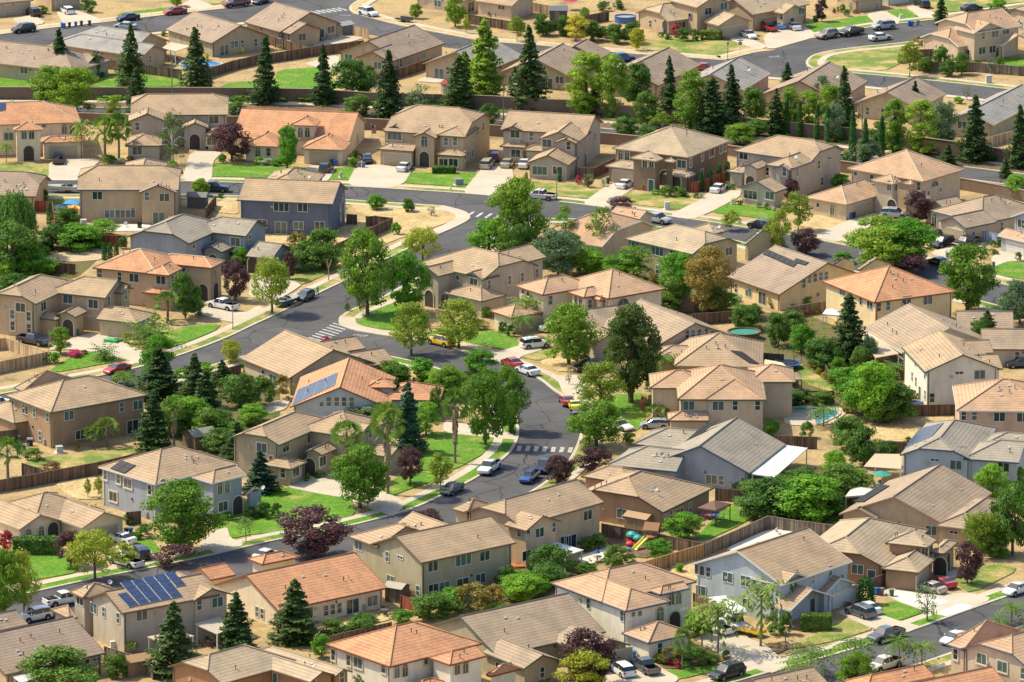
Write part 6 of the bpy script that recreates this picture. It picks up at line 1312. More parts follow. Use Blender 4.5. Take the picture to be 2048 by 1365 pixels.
for k, c in (('BY', 'gold'), ('BP', 'pink'), ('BR', 'rust'), ('BA', 'autumn'), ('BL', 'plum'), ('BX', 'white')):
    P(k, 2, 2.4, ('foliage', crown_broad(LM[c], 2, 2.4, 0, 20, 38, .19), 0))
# clipped hedge: leafy box
_n = 2600; _u = rng.uniform(-1, 1, (_n, 3)); _ax = rng.integers(0, 3, _n); _u[np.arange(_n), _ax] = np.sign(_u[np.arange(_n), _ax]); _nn = np.zeros((_n, 3)); _nn[np.arange(_n), _ax] = _u[np.arange(_n), _ax]
P('HG', 2, 4, ('foliage', quads('hedge', _u*np.array([2, .8, .95])*rng.uniform(.86, 1, (_n, 1))+np.array([0, 0, 1]), _nn, .24, LM['dark'], 1, .5), 0))
KN = {'RW': ('redwood_tree', 'dark conical redwood', 'conifer'), 'BS': ('spruce_tree', 'blue-green conifer', 'conifer'), 'PY': ('pine_tree', 'yellow-green pine', 'conifer'), 'PC': ('pine_tree', 'tall bright green conifer', 'conifer'), 'PN': ('pine_tree', 'large dark olive pine', 'pine tree'), 'SY': ('broadleaf_tree', 'leafy green tree', 'tree'),
 'SB': ('broadleaf_tree', 'bright green tree', 'tree'), 'DK': ('broadleaf_tree', 'dark green bushy tree', 'tree'), 'YG': ('young_tree', 'small yellow-green tree', 'tree'), 'YS': ('broadleaf_tree', 'yellow-green street tree', 'tree'), 'PL': ('plum_tree', 'purple-leaved plum', 'plum tree'),
 'AU': ('broadleaf_tree', 'golden brown tree', 'tree'), 'SI': ('broadleaf_tree', 'silvery grey-green tree', 'tree'), 'LG': ('leggy_tree', 'leggy thin-leaved tree', 'tree'), 'YL': ('young_tree', 'bright yellow tree', 'tree'), 'WI': ('willow_tree', 'weeping willow', 'willow'),
 'CY': ('cypress_tree', 'slender columnar cypress', 'cypress'), 'CO': ('column_shrub', 'clipped columnar shrub', 'shrub'), 'BI': ('birch_tree', 'half-bare birch', 'birch'), 'BT': ('bare_tree', 'bare pruned small tree', 'tree'), 'SP': ('young_tree', 'sparse thin young tree', 'tree'),
 'QP': ('queen_palm', 'feathery queen palm', 'palm'), 'DP': ('date_palm', 'squat date palm', 'palm'), 'FC': ('fan_palm', 'short fan palm', 'palm'), 'FP': ('skirted_palm', 'tall fan palm with brown skirt', 'palm'), 'YU': ('yucca_plant', 'spiky yucca', 'yucca'),
 'BU': ('shrub', 'dark green shrub', 'shrub'), 'BG': ('shrub', 'bright green shrub', 'shrub'), 'BY': ('shrub', 'golden shrub', 'shrub'), 'BP': ('flowering_shrub', 'pink flowering shrub', 'shrub'), 'BR': ('shrub', 'reddish shrub', 'shrub'), 'BA': ('shrub', 'brownish shrub', 'shrub'),
 'BL': ('shrub', 'purple shrub', 'shrub'), 'BX': ('flowering_shrub', 'white-flowered shrub', 'shrub'), 'HG': ('hedge', 'clipped green hedge', 'hedge')}
PLANTS = []
_rt = random.Random(11)
def tree(t, kind, x, yt, yb, wd):
    a = tp(t, (x, yt)); b = tp(t, (x, yb)); s = TS[t[0]][1] if t != 'P' else 1
    g_ = gnd(b); pm = ppm(b[1]); h = (b[1]-a[1])/(pm*.968); w_ = wd/s/pm
    if kind not in ('CY', 'CO', 'FP', 'QP', 'FC', 'DP', 'HG', 'RW', 'BS', 'BT', 'YU'): w_ *= 1.13; h *= 1.06
    elif kind in ('RW', 'PC', 'BS', 'QP', 'FC', 'DP', 'FP'): w_ *= 1.24; h *= 1.02
    hp, wp, parts = _rt.choice(PROTO[kind]); nm = KN[kind][0]
    rz = _rt.uniform(0, 6.28) if kind != 'HG' else 0; sc = (w_/wp, w_/wp, h/hp)
    if len(parts) == 1:
        o = obj(nm, parts[0][1], None, None, (g_.x, g_.y, 0), (0, 0, rz), sc)
    else:
        o = empty(nm, (g_.x, g_.y, 0), rz); o.scale = sc
        for pn, me, z in parts: obj(pn, me, o, None, (0, 0, z))
    if kind in ('RW', 'PC', 'BS', 'PY', 'CY'): o.rotation_euler = (_rt.uniform(-.03, .03), _rt.uniform(-.03, .03), rz)
    PLANTS.append([o, kind, (b[0], (a[1]+b[1])/2), h, w_]); return o
PT = {
'A1': "RW 480 250 620 185;RW 1040 225 760 220;RW 1085 560 890 150;RW 1575 250 745 240;SY 400 560 900 330;SY 610 560 930 340;YG 900 800 985 120;FC 840 975 1290 230;FC 950 950 1290 200;QP 650 950 1265 150;QP 50 1130 1300 130;BI 1380 860 1310 280;PL 1850 1010 1290 290;BU 700 0 100 125;SY 1410 -60 55 110;BU 340 50 110 90;BU 760 440 620 110;BU 1310 250 290 60;BG 890 755 800 220;BU 1910 765 810 220;BG 560 1045 1085 110;BU 870 1240 1310 130;BA 1040 1250 1310 70;BU 820 580 620 50;YL 1650 430 480 50;BA 1180 250 275 60;BY 900 1270 1300 60;BG 1380 1290 1330 80",
'A2': "RW 70 320 830 200;RW 540 390 840 160;DK 770 490 770 320;DK 800 770 930 240;RW 1060 430 955 220;SP 1310 670 870 200;SI 1260 740 850 180;RW 1610 470 880 200;PC 1660 440 800 200;PC 1830 215 820 290;DK 1860 840 1000 160;SY 1275 40 150 100;SY 1590 0 215 175;YG 1675 130 270 70;YG 2035 180 260 60;SB 250 1020 1355 190;BU 800 1200 1265 80;BG 780 1265 1335 90;BG 350 770 805 170;BG 430 770 810 100;BU 180 770 805 180;SP 1900 870 960 100;HG 1500 1330 1385 190;BX 80 1270 1320 120;BG 160 1270 1325 130;BG 960 800 840 120;BG 1420 825 860 220;DK 900 530 640 110;SP 190 360 400 80;BU 1700 840 870 60",
'A3': "DK 250 130 285 175;DK 430 140 290 160;YL 510 130 330 210;DK 640 170 325 180;DK 830 200 345 170;DK 960 195 350 150;YL 1000 240 405 120;YG 40 140 330 120;RW 140 250 870 250;RW 30 560 840 120;PY 600 450 900 330;PY 800 470 930 240;DK 1000 540 860 260;RW 1255 480 970 150;PY 1420 600 1060 320;RW 1610 650 1085 240;RW 1760 540 1025 180;DK 1940 720 980 230;DK 1080 760 1010 220;DK 920 950 1090 220;YG 1180 900 1040 190;DK 1940 960 1095 210;RW 650 720 910 170;BP 1310 205 300 90;BU 1360 230 330 120;BU 1245 270 320 60;HG 1590 245 320 170;BU 1460 240 330 80;BR 850 860 930 120;BG 900 910 945 150;BG 760 905 930 90;BU 1190 260 300 60;BU 730 20 90 120;BU 850 10 75 100;BR 1675 290 320 70;SY 580 70 160 90;BG 780 900 940 60;BR 1900 900 960 160;BG 1760 960 1000 180;SY 560 760 930 200",
'A4': "RW 150 515 790 130;RW 60 740 1075 150;PY 180 720 1040 180;PY 330 750 1050 190;SI 430 620 900 150;RW 610 560 1085 185;PY 500 700 1060 210;SI 540 850 1130 160;CY 150 780 1080 34;CY 255 810 1095 34;CY 388 840 1115 34;CY 480 850 1135 36;CY 675 890 1320 44;CY 780 950 1300 42;CY 903 930 1260 42;CY 1018 930 1235 42;RW 1165 660 910 110;PY 1220 830 1250 270;PY 1000 820 1230 190;SI 1400 840 1170 240;RW 1640 790 1295 220;RW 2000 860 1345 180;RW 1430 1160 1325 130;RW 1895 1270 1420 90;SI 790 1120 1295 210;PL 430 10 175 110;YG 1130 350 615 180;DK 1260 460 580 120;DK 1370 390 560 150;DK 1440 480 610 120;DK 1545 430 595 130;SP 1590 680 800 70;RW 1375 -40 200 100;BG 1840 0 90 170;SP 1780 460 590 90;BU 1850 455 535 70;BA 1190 290 365 110;BU 380 130 175 60;BG 1520 780 830 90;HG 1800 1235 1285 150;BR 1260 1180 1240 240;SI 1350 1020 1170 180;BG 830 1085 1140 180;SY 1010 960 1200 120;BU 630 80 130 60;BR 700 80 110 60;BP 530 80 105 40;BG 590 40 100 60;DK 880 990 1180 180;BG 620 1210 1290 60;BU 560 1040 1130 140;BR 870 1150 1190 150;SP 660 20 100 40;BU 1660 480 520 90",
'B1': "WI 120 340 850 360;SI 130 810 1010 200;SB 50 900 1090 170;BU 360 320 412 50;CO 395 420 595 50;DK 540 470 640 220;DK 420 600 790 230;SB 590 590 775 220;SB 820 570 690 240;SY 1600 240 378 150;CO 835 740 880 45;CO 880 740 875 45;CO 930 750 862 45;DK 240 750 900 120;DK 1480 990 1345 200;FC 1340 1165 1370 230;FC 1210 1320 1400 150;PL 1880 900 1205 210;SB 1925 790 965 130;BG 770 690 785 90;BU 980 700 790 90;BG 350 770 840 90;BU 1760 350 390 60;BA 150 980 1040 110;BG 1780 40 110 80;BX 950 70 110 120;BR 1040 50 105 60;DK 1560 1180 1320 140;SI 1830 900 960 80;BG 820 750 790 60;BX 1900 40 80 110;BG 200 960 1010 100",
'B2': "SB 960 360 478 140;DK 1220 395 495 110;SP 1400 450 528 90;BG 1120 590 680 90;BA 340 680 880 230;DK 540 655 935 290;PL 265 830 1038 120;BT 580 870 1048 70;SY 890 690 1322 400;SB 1200 830 1295 310;YS 1330 630 920 270;YS 130 860 1310 310;SI 330 900 985 120;BU 230 960 1005 70;YS 1240 1260 1640 330;YS 1620 1230 1590 360;SY 2080 270 860 400;SB 1860 580 850 330;DK 2090 620 920 240;BU 880 620 700 110;HG 1500 130 185 170;BU 730 1230 1290 50;BU 60 95 125 60;BG 20 60 120 90;BG 1850 1270 1340 120;BU 1250 670 710 60",
'B3': "LG 430 470 810 210;LG 700 480 850 270;SI 370 670 1015 350;SY 590 790 985 300;LG 970 780 1050 330;SB 1300 840 1230 350;AU 1560 805 1310 360;YG 1750 500 645 150;SI 1970 680 770 150;CO 1510 180 332 48;CO 1580 155 300 48;CO 1655 125 270 48;CO 1720 95 242 52;BU 1230 290 375 120;BU 1340 300 372 130;SP 605 190 302 120;BR 605 215 300 100;PL 880 390 490 240;QP 115 1160 1410 250;BA 1130 1000 1090 100;BP 530 210 275 60;BX 730 235 295 60;BY 110 190 245 30;CO 115 180 235 25;CO 380 190 255 35;BX 1770 390 440 60;BU 1825 405 445 50;BX 1970 415 465 55;BU 2035 430 480 50;BU 1470 350 390 50;BX 1510 345 390 40;SB 1710 1150 1290 200;BX 1800 1160 1250 110;DK 1910 1240 1360 180;SY 520 1270 1420 230;BU 1900 160 260 50;BG 1150 320 360 70;BG 1860 120 260 45;BU 1570 290 335 50;BU 1750 275 320 90;DK 0 700 900 200;BA 820 870 950 110",
'B4': "YG 240 355 645 220;PL 300 650 835 230;PL 50 690 775 170;YS 80 510 830 210;SY 860 560 900 420;SB 1080 570 940 460;SY 960 640 960 500;PL 1140 850 1005 250;PL 1190 350 595 230;BY 1280 610 675 90;SY 1590 790 1290 430;SI 2010 1060 1390 320;RW 1970 1090 1200 0;PL 180 245 410 130;SB 580 200 310 160;SB 1980 210 385 180;BU 1800 725 775 60;BU 1850 715 775 60;BU 1800 795 835 80;BU 2000 820 890 60;BG 1190 590 650 160;BP 1210 610 640 70;BU 130 455 490 60;BX 50 460 490 50;SB 600 820 905 140;BG 280 1160 1240 180;BG 180 1200 1260 110;BY 380 1260 1310 90;BR 270 1270 1330 120;BY 470 1245 1280 80;CO 375 1150 1215 50;BU 490 1180 1205 70;BA 40 1170 1260 110;SP 1730 740 800 80;BP 1150 600 625 40;BX 1630 1180 1280 120",
'C1': "SY 460 70 258 155;DP 790 165 305 190;DP 1130 -40 195 310;SB 1200 140 500 250;RW 1210 230 590 310;YL 1750 160 322 190;RW 1470 270 650 220;RW 1570 400 785 250;DK 1820 420 675 310;BU 930 400 500 200;RW 1160 560 995 250;FP 1320 640 965 170;DK 1660 700 870 270;RW 1790 790 1095 220;FC 60 930 1200 240;BR 385 1075 1148 150;FC 810 770 960 190;FC 700 820 970 150;YG 665 1210 1350 60;YG 745 1200 1350 70;BU 250 980 1065 160;RW 1690 310 495 150;PL 1440 640 765 130;BG 1390 370 440 130;BP 570 230 285 130;BU 640 230 265 60;BG 390 250 330 120;BY 960 100 180 90;BU 1840 330 400 90;BG 1350 560 640 170;BU 1400 740 850 160;QP 960 400 520 170;YU 1900 640 760 130;BA 580 930 990 60;SI 1480 720 820 120;BU 1640 870 960 80;BG 1560 330 420 120",
'C2': "RW 1060 450 700 130;BS 1150 500 1000 240;RW 1200 440 625 90;FP 1510 560 1090 185;FP 1000 680 1325 240;FP 690 800 1215 225;FC 940 650 810 140;DK 1000 330 475 250;SY 1450 370 600 260;SB 1700 240 440 230;PL 1590 400 495 120;SY 1740 410 955 330;SY 1925 390 850 260;SB 1290 640 875 210;YU 1270 850 1010 120;PL 1170 980 1252 190;YG 1400 1030 1290 200;SY 790 980 1430 420;BS 40 1010 1310 230;BP 530 125 155 70;BA 210 430 605 160;BP 1260 420 470 110;BG 1100 350 480 130;BU 60 440 640 200;BU 20 640 760 100;BU 1370 520 760 90;BU 480 1150 1200 90;BY 160 1255 1310 90;BU 380 1180 1230 40;DK 780 660 770 200;BU 1865 20 100 70;BU 1930 45 125 80;BA 1700 0 70 170;BU 330 1180 1210 60",
'C3': "SY 430 -85 345 400;PN 900 -60 635 360;YS 670 345 700 370;QP 1150 250 430 220;QP 1060 330 560 150;SY 640 640 970 390;PL 620 980 1155 260;PL 350 1050 1235 230;BG 870 1060 1148 170;FC 1100 660 795 180;CO 1045 570 700 45;BR 990 580 700 80;SP 430 370 495 50;BU 880 860 940 110;SB 1320 760 835 100;DK 1250 10 130 0;QP 85 -50 140 200;BU 1730 1225 1290 110;SY 1820 1220 1365 180;BU 1030 470 540 60;BU 540 170 320 120;BG 730 1100 1140 50;DK 1900 330 420 120;BU 700 1120 1150 50;BU 590 960 1010 120;BU 0 730 870 50",
'C4': "RW 1650 -60 225 170;SY 1780 130 312 110;RW 620 -170 335 240;SI 770 140 372 130;DK 80 -40 200 200;SB 250 40 250 190;DK 400 140 340 220;DK 200 -60 90 220;SB 790 350 775 320;SB 590 370 570 270;DK 960 490 745 240;DK 610 760 1000 290;DK 730 840 1105 280;DK 930 920 1012 140;DK 400 550 650 220;DK 200 550 640 200;SB 60 530 640 120;QP 420 650 810 200;QP 660 560 720 190;QP 940 320 445 190;BY 330 305 362 64;BY 382 368 415 54;BY 422 400 452 54;BY 462 435 492 48;BY 502 482 522 42;DK 100 1200 1375 330;SB 370 1200 1410 340;SB 500 1000 1260 210;SB 1890 1130 1345 170;BR 590 1090 1165 80;BU 290 780 895 120;SB 20 760 880 130;DK 690 220 400 170;BU 1060 890 930 60;BG 700 1130 1190 160;BA 680 1125 1160 110;DK 250 1130 1300 260;SY 530 300 480 140;BU 880 400 460 90;BG 620 1160 1250 110;DK 860 620 790 200;BU 220 600 645 140;BA 610 620 700 120;DK 640 760 960 200",
'D1': "YS 710 240 600 330;YG 920 330 505 220;PL 530 250 505 220;BL 1310 350 495 310;SY 30 400 910 260;YS 180 410 880 200;RW 1300 780 1310 300;RW 1770 700 1135 250;HG 270 280 400 340;BY 540 240 335 130;BP 50 240 395 120;FC 990 1070 1155 100;DK 430 1140 1440 540;DK 870 1160 1330 190;SY 1360 -110 390 500;QP 1840 115 318 120;BR 390 810 875 120;BU 1080 190 285 140;BG 1010 240 300 110;SB 90 130 260 130;BU 970 100 180 110;SP 760 1150 1200 80;BU 1620 120 170 60;BG 1700 90 135 70;BU 1880 60 140 110",
'D2': "PL 420 90 425 500;PL 1300 85 235 210;RW 300 615 1065 310;RW 890 1150 1450 280;DK 790 870 1025 290;SB 1090 830 925 150;DK 1300 710 890 340;BA 1640 630 820 340;BA 1780 640 800 200;DK 1880 500 685 150;YU 1530 730 845 150;BR 1120 665 735 150;SB 490 1020 1185 150;BU 150 30 120 90;BU 50 20 140 110;DK 1650 80 165 210;BU 1450 740 860 180;BG 1750 760 820 200;BU 120 1010 1040 70;BL 1800 620 660 80;BA 1450 690 760 160",
'D3': "DK 280 350 595 330;SB 1290 110 295 270;SY 1820 -40 120 260;DK 555 280 385 110;DK 650 250 365 120;DK 770 350 505 190;SB 1110 300 450 210;DK 560 480 560 170;SB 100 560 705 340;YG 60 680 765 170;PL 540 1010 1400 430;YL 520 1140 1460 360;FC 1275 1000 1275 150;QP 1420 770 1105 240;QP 1540 720 1155 290;QP 1860 560 1100 330;BA 1190 1100 1230 190;BU 1350 1110 1240 260;BP 1200 1190 1240 90;BP 1240 1210 1270 60;BU 1480 1150 1230 150;BX 1330 1110 1190 130;BP 1060 1160 1200 70;BU 880 410 470 110;BU 200 1335 1370 200;BG 1100 1150 1220 90;BR 400 560 600 110;BG 1260 480 540 90;BU 1600 1130 1190 70;YU 1070 500 540 60",
'D4': "CO 730 580 780 140;HG 360 850 975 230;BU 130 850 1005 110;SP 1190 620 910 190;PL 1490 340 630 200;YS 1590 90 420 290;DK 1830 -120 415 320;QP 650 1030 1210 270;QP 980 1010 1265 200;QP 1150 1050 1255 210;QP 320 1090 1310 290;QP 1820 750 940 220;SY 660 1160 1400 270;QP 240 1200 1400 260;DK 100 -60 120 270;SB 300 -40 170 260;DK 470 -60 110 240;BU 60 930 1010 150;BR 600 760 800 60;BX 500 170 190 100;DK 1700 280 430 200;BR 1560 430 480 90;BU 30 860 960 110;BX 100 940 1000 60;QP 1730 870 980 160;DK 240 640 850 90;BG 1760 390 430 110",
}
PT['P'] = "DK 20 450 560 110;SB 60 500 560 80;SB 165 455 500 90;DK 30 555 600 90;SB 85 520 548 60;SB 380 800 860 80;DK 440 862 905 70;DK 425 820 880 80;SB 505 812 850 60;BG 470 850 890 60;DK 345 800 870 70;SB 890 742 790 90;BG 840 722 765 70;DK 795 733 765 60;SI 730 812 850 90;DK 1335 560 622 80;SB 1250 512 560 80;DK 1490 612 660 60;DK 1645 680 742 80;SB 1745 740 830 120;DK 1785 772 842 100;DK 1545 962 1036 130;SB 1625 958 1042 140;DK 1690 930 1000 90;SB 1040 1152 1200 90;DK 1095 1130 1175 80;BG 900 1180 1216 70;DK 700 1180 1216 60;SB 300 560 600 40;DK 1130 470 520 70;SB 1190 505 550 60;DK 1430 575 625 60;SB 1395 1225 1275 50;DK 560 700 745 60;DK 620 485 540 80;SB 1270 925 945 40;DK 1560 1110 1140 60;SB 1985 930 1010 60;DK 1960 1040 1100 60;SB 250 1245 1290 40;DK 670 1240 1280 60;SB 150 1330 1360 70;DK 1400 700 730 40;SB 1830 600 640 50;DK 1960 640 700 50;SY 1480 250 290 60;DK 1050 240 275 50;SI 1120 235 270 60;DK 470 205 232 40;DK 1300 255 285 60;SB 1560 275 305 50;DK 1660 290 325 50"
for t, s in PT.items():
    for e in s.split(';'):
        k, x, yt, yb, wd = e.split()
        if float(wd) <= 0: continue
        tree(t, k, float(x), float(yt), float(yb), float(wd))

# loose ground cover in the planted strips and overgrown yards: nobody could count it
def inside(x, y, P_):
    r = False; j = len(P_)-1
    for i in range(len(P_)):
        if (P_[i].y > y) != (P_[j].y > y) and x < (P_[j].x-P_[i].x)*(y-P_[i].y)/(P_[j].y-P_[i].y)+P_[i].x: r = not r
        j = i
    return r
def cover(pts, mat, dens, lab, hmax=.7, per=16):
    P_ = [gnd(p) for p in pts]; x0, x1 = min(p.x for p in P_), max(p.x for p in P_); y0, y1 = min(p.y for p in P_), max(p.y for p in P_); Cs = []; Ns = []
    for _ in range(int((x1-x0)*(y1-y0)*dens)):
        x, y = rng.uniform(x0, x1), rng.uniform(y0, y1)
        if math.sin(x*.31)+math.sin(y*.23+x*.11) < -.5 or not inside(x, y, P_): continue
        r = rng.uniform(.25, .75); s = sph(per); s[:, 2] = np.abs(s[:, 2]); Cs.append(np.array([x, y, .08]) + s*np.array([r, r, min(hmax, r*.9)])); Ns.append(s)
    C = np.concatenate(Cs); o = obj('ground_cover', quads('ground_cover', C, np.concatenate(Ns), .2, mat)); tag(o, lab, 'ground cover', None, 'stuff')
cover([(-20,200),(500,202),(740,212),(1000,222),(1250,240),(1500,266),(1711,286),(1912,309),(2070,332),(2070,348),(1912,327),(1700,304),(1500,283),(1250,255),(1000,235),(740,223),(500,211),(-20,209)], LM['bright'], .25, 'green ground cover along the far boulevard verge')
cover([(-20,233),(500,233),(740,245),(1000,260),(1250,281),(1500,310),(1700,334),(1927,362),(2070,383),(2070,394),(1927,372),(1700,343),(1500,313),(1250,288),(1000,264),(740,250),(500,240),(-20,239)], LM['dark'], .25, 'dark ground cover along the near boulevard verge')
cover([(0,505),(90,500),(160,470),(230,490),(150,560),(60,600),(0,600)], LM['green'], .2, 'overgrown greenery in the left-hand back yards below the willow'); cover([(350,765),(560,740),(560,860),(440,920),(340,870)], LM['dark'], .22, 'undergrowth among the conifers left of centre')
cover([(1480,620),(1660,640),(1800,760),(1800,840),(1700,830),(1560,790),(1480,700)], LM['green'], .16, 'overgrown planting around the turquoise pool yard'); cover([(1480,965),(1660,930),(1730,1000),(1660,1070),(1480,1040)], LM['green'], .25, 'undergrowth beneath the tree clump right of the white patio cover')
cover([(830,1190),(1010,1130),(1200,1120),(1180,1160),(1040,1215),(860,1225)], LM['yellowgreen'], .22, 'yellowish shrubbery behind the plain-walled olive house'); cover([(1120,470),(1300,520),(1460,560),(1440,640),(1330,620),(1240,560),(1110,510)], LM['dark'], .18, 'undergrowth between the orange and sand roofs at centre right')
cover([(690,810),(900,740),(960,775),(930,800),(860,830),(780,850)], LM['green'], .18, 'greenery behind the solar orange gable house')
# ------------------------------------------------------------------ small things
def thing(name, t, p, label, cat, rz=0, group=None, z=0, sc=1.0):
    g_ = gnd(tp(t, p)); o = empty(name, (g_.x, g_.y, z), rz, sc); tag(o, label, cat, group); return o
def dirang(t, a, b): a = gnd(tp(t, a)); b = gnd(tp(t, b)); return math.atan2((b-a).y, (b-a).x)
# wheelie bins
_b = MB(); _b.tube([(0,0,.08),(0,0,.95)], [.25,.34], 4); BIN = _b.mesh('bin_body', [flat('bin_blue', (.03,.14,.42), .5)])
_b = MB(); _b.box((-.3,-.34,0),(.3,.3,.07)); LID = _b.mesh('bin_lid', [flat('bin_blue', (.03,.14,.42), .5)])
_b = MB(); _b.lathe([(.1,-.04),(.12,-.04),(.12,.04),(.1,.04)], 8); BW = _b.mesh('bin_wheel', [M_tyre])
binc = {'blue': MATS['bin_blue'], 'dark': flat('bin_dark', (.035,.045,.04), .5), 'green': flat('bin_green', (.04,.11,.07), .5), 'grey': flat('bin_grey', (.17,.18,.18), .5)}
for t, x, y, c, lb in [('A1',497,225,'blue','blue bin, leftmost of the row at the top street kerb'),('A1',512,228,'blue','blue bin, second in the row at the top street kerb'),('A1',555,222,'dark','dark bin between two blue bins at the top street kerb'),('A1',605,216,'blue','blue bin in the middle of the top street row'),
 ('A1',650,210,'dark','dark bin right of the middle blue bin on the top street'),('A1',715,207,'dark','dark bin standing apart at the right end of the kerb row'),('A4',1128,210,'blue','blue bin at the kerb by the silver SUV, left one'),('A4',1150,212,'blue','blue bin at the kerb by the silver SUV, middle one'),('A4',1195,205,'grey','grey bin right of the blue pair, upper right'),
 ('B2',825,143,'grey','grey bin beside the dark sedan between two houses'),('B2',858,147,'blue','blue bin beside the dark sedan between two houses'),('B2',600,125,'dark','dark bin against the dormer house garage'),('B2',630,127,'blue','blue bin against the dormer house garage'),('B4',625,550,'dark','dark bin at the long garage wing, leftmost of three'),
 ('B4',657,550,'blue','blue bin at the long garage wing with raised lid'),('B4',685,545,'dark','dark bin at the long garage wing, rightmost of three'),('C1',855,125,'blue','blue bin at the three-car garage corner'),('C1',885,125,'dark','dark bin beside the blue one at the three-car garage'),('C1',915,125,'dark','dark bin farthest right at the three-car garage'),
 ('D1',945,265,'dark','dark bin beside the curved garage surround'),('D1',978,262,'blue','blue-lidded bin beside the curved garage surround'),('D3',885,1182,'blue','blue bin between the low shuttered house and the salmon-roofed one, left'),('D3',910,1187,'blue','blue bin between the low shuttered house and the salmon-roofed one, right'),
 ('D4',812,712,'blue','blue bin at the brown house gate'),('D4',850,713,'grey','grey bin between the blue and green ones at the brown house'),('D4',925,728,'green','green bin standing alone on pale concrete'),('B3',765,270,'dark','dark bin at the brown balcony house garage'),('C1',150,930,'green','green bin behind the dark brown house'),('D4',655,712,'blue','blue bin beside the white garage of the porch house')]:
    o = thing('wheeled_bin', t, (x, y), lb, 'bin', .5, 'wheeled bins')
    for nm, me, z in (('bin_body', BIN, 0), ('lid', LID, .95)): obj(nm, me, o, None, (0, 0, z), (0, 0, math.pi/4 if nm == 'bin_body' else 0)); c2_ = o.children[-1]; c2_.material_slots[0].link = 'OBJECT'; c2_.material_slots[0].material = binc[c]
    for sx in (-1, 1): obj('wheel', BW, o, None, (sx*.22, .22, .12), (0, math.pi/2, 0))
# street lamps
M_pole = flat('lamp_pole', (.16,.20,.20), .5, metal=.4)
def cobra(t, base, h, lb, s=1):
    o = thing('street_lamp', t, base, lb, 'street lamp', 0, 'tall street lamps')
    m_ = MB(); m_.tube([(0,0,0),(0,0,h)], [.11,.07], 7); m_.tube([(0,0,h-.1),(s*.8,0,h+.35),(s*1.9,0,h+.5)], [.05,.045,.04], 6); obj('pole', m_.mesh('pole', [M_pole]), o)
    m_ = MB(); m_.box((-.35,-.13,-.07),(.35,.13,.06)); obj('lamp_head', m_.mesh('lamp_head', [flat('lamp_head', (.55,.55,.53), .4)]), o, None, (s*2.1,0,h+.5))
cobra('A1', (1375, 820), 7.2, 'tall street lamp between the wall and the taupe birch house roof'); cobra('A2', (1977, 1000), 7.0, 'tall street lamp behind the two central front-row houses', 1); cobra('A4', (750, 1130), 7.4, 'tall street lamp standing among the cypresses', -1)
def lamp(t, base, h, lb):
    o = thing('post_lamp', t, base, lb, 'street lamp', 0, 'short post lamps')
    m_ = MB(); m_.tube([(0,0,0),(0,0,.5),(0,0,h)], [.14,.07,.05], 7); obj('pole', m_.mesh('pole', [M_pole]), o)
    m_ = MB(); m_.lathe([(.06,0),(.17,.12),(.2,.42),(.24,.44),(.02,.66)], 8); obj('lantern', m_.mesh('lantern', [flat('lantern', (.13,.14,.14), .3)]), o, None, (0,0,h))
lamp('A3', (1722, 485), 3.0, 'short post lamp at the upper road junction'); lamp('B3', (357, 405), 5.2, 'post lamp beside the orange-striped white pickup'); lamp('C1', (1766, 76), 4.6, 'post lamp behind the white crew pickup'); lamp('D4', (130, 1080), 1.2, 'small mailbox on a post by the curved planting bed')  # the last one is a small mailbox built from the lamp shape
# stop signs and street name blades
def stext(body, size, mat, parent, loc, rot):
    cu = bpy.data.curves.new('txt', 'FONT'); cu.body = body; cu.align_x = 'CENTER'; cu.align_y = 'CENTER'; cu.size = size
    o = bpy.data.objects.new('tmp', cu); COL.objects.link(o); bpy.context.view_layer.update(); me = bpy.data.meshes.new_from_object(o); bpy.data.objects.remove(o); me.materials.clear()
    return obj('lettering', me, parent, mat, loc, rot)
def stop(t, base, h, rz, lb, name_blade=True, back=False):
    o = thing('stop_sign', t, base, lb, 'stop sign', rz, 'stop signs')
    m_ = MB(); m_.tube([(0,.03,0),(0,.03,h+.35)], .035, 6); obj('pole', m_.mesh('pole', [M_metal]), o)
    def octa(r, y, fl):
        p = [(r*math.cos(math.pi/8+k*math.pi/4), y, r*math.sin(math.pi/8+k*math.pi/4)) for k in range(8)]; return p if fl else p[::-1]
    m_ = MB(); m_.poly(octa(.42, -.012, 1)); m_.poly(octa(.42, .012, 0), 1); mm = obj('sign_plate', m_.mesh('sign_plate', [flat('sign_white', (.7,.7,.68), .4), M_metal]), o, None, (0,0,h))
    m_ = MB(); m_.poly(octa(.385, -.016, 1)); obj('red_face', m_.mesh('red_face', [flat('sign_red', (.55,.02,.03), .4)]), mm)
    stext('STOP', .30, MATS['sign_white'], mm, (0,-.022,0), (math.pi/2,0,0))
    if name_blade:
        m_ = MB(); m_.box((-.6,-.01,.48),(.6,.01,.66)); obj('street_name_blade', m_.mesh('blade', [flat('blade_green', (.02,.22,.17), .4)]), o, None, (0,.03,h))
        m_ = MB(); m_.box((-.01,-.5,.68),(.01,.5,.86)); obj('street_name_blade', m_.mesh('blade', [MATS['blade_green']]), o, None, (0,.03,h))
stop('B3', (226,562), 2.3, .1, 'red stop sign with green street blades by the crossing'); stop('B2', (858,1362), 2.6, .2, 'red stop sign half under the corner tree'); stop('A3', (1822,438), 2.2, math.pi+.2, 'stop sign seen from behind on the upper corner lawn')
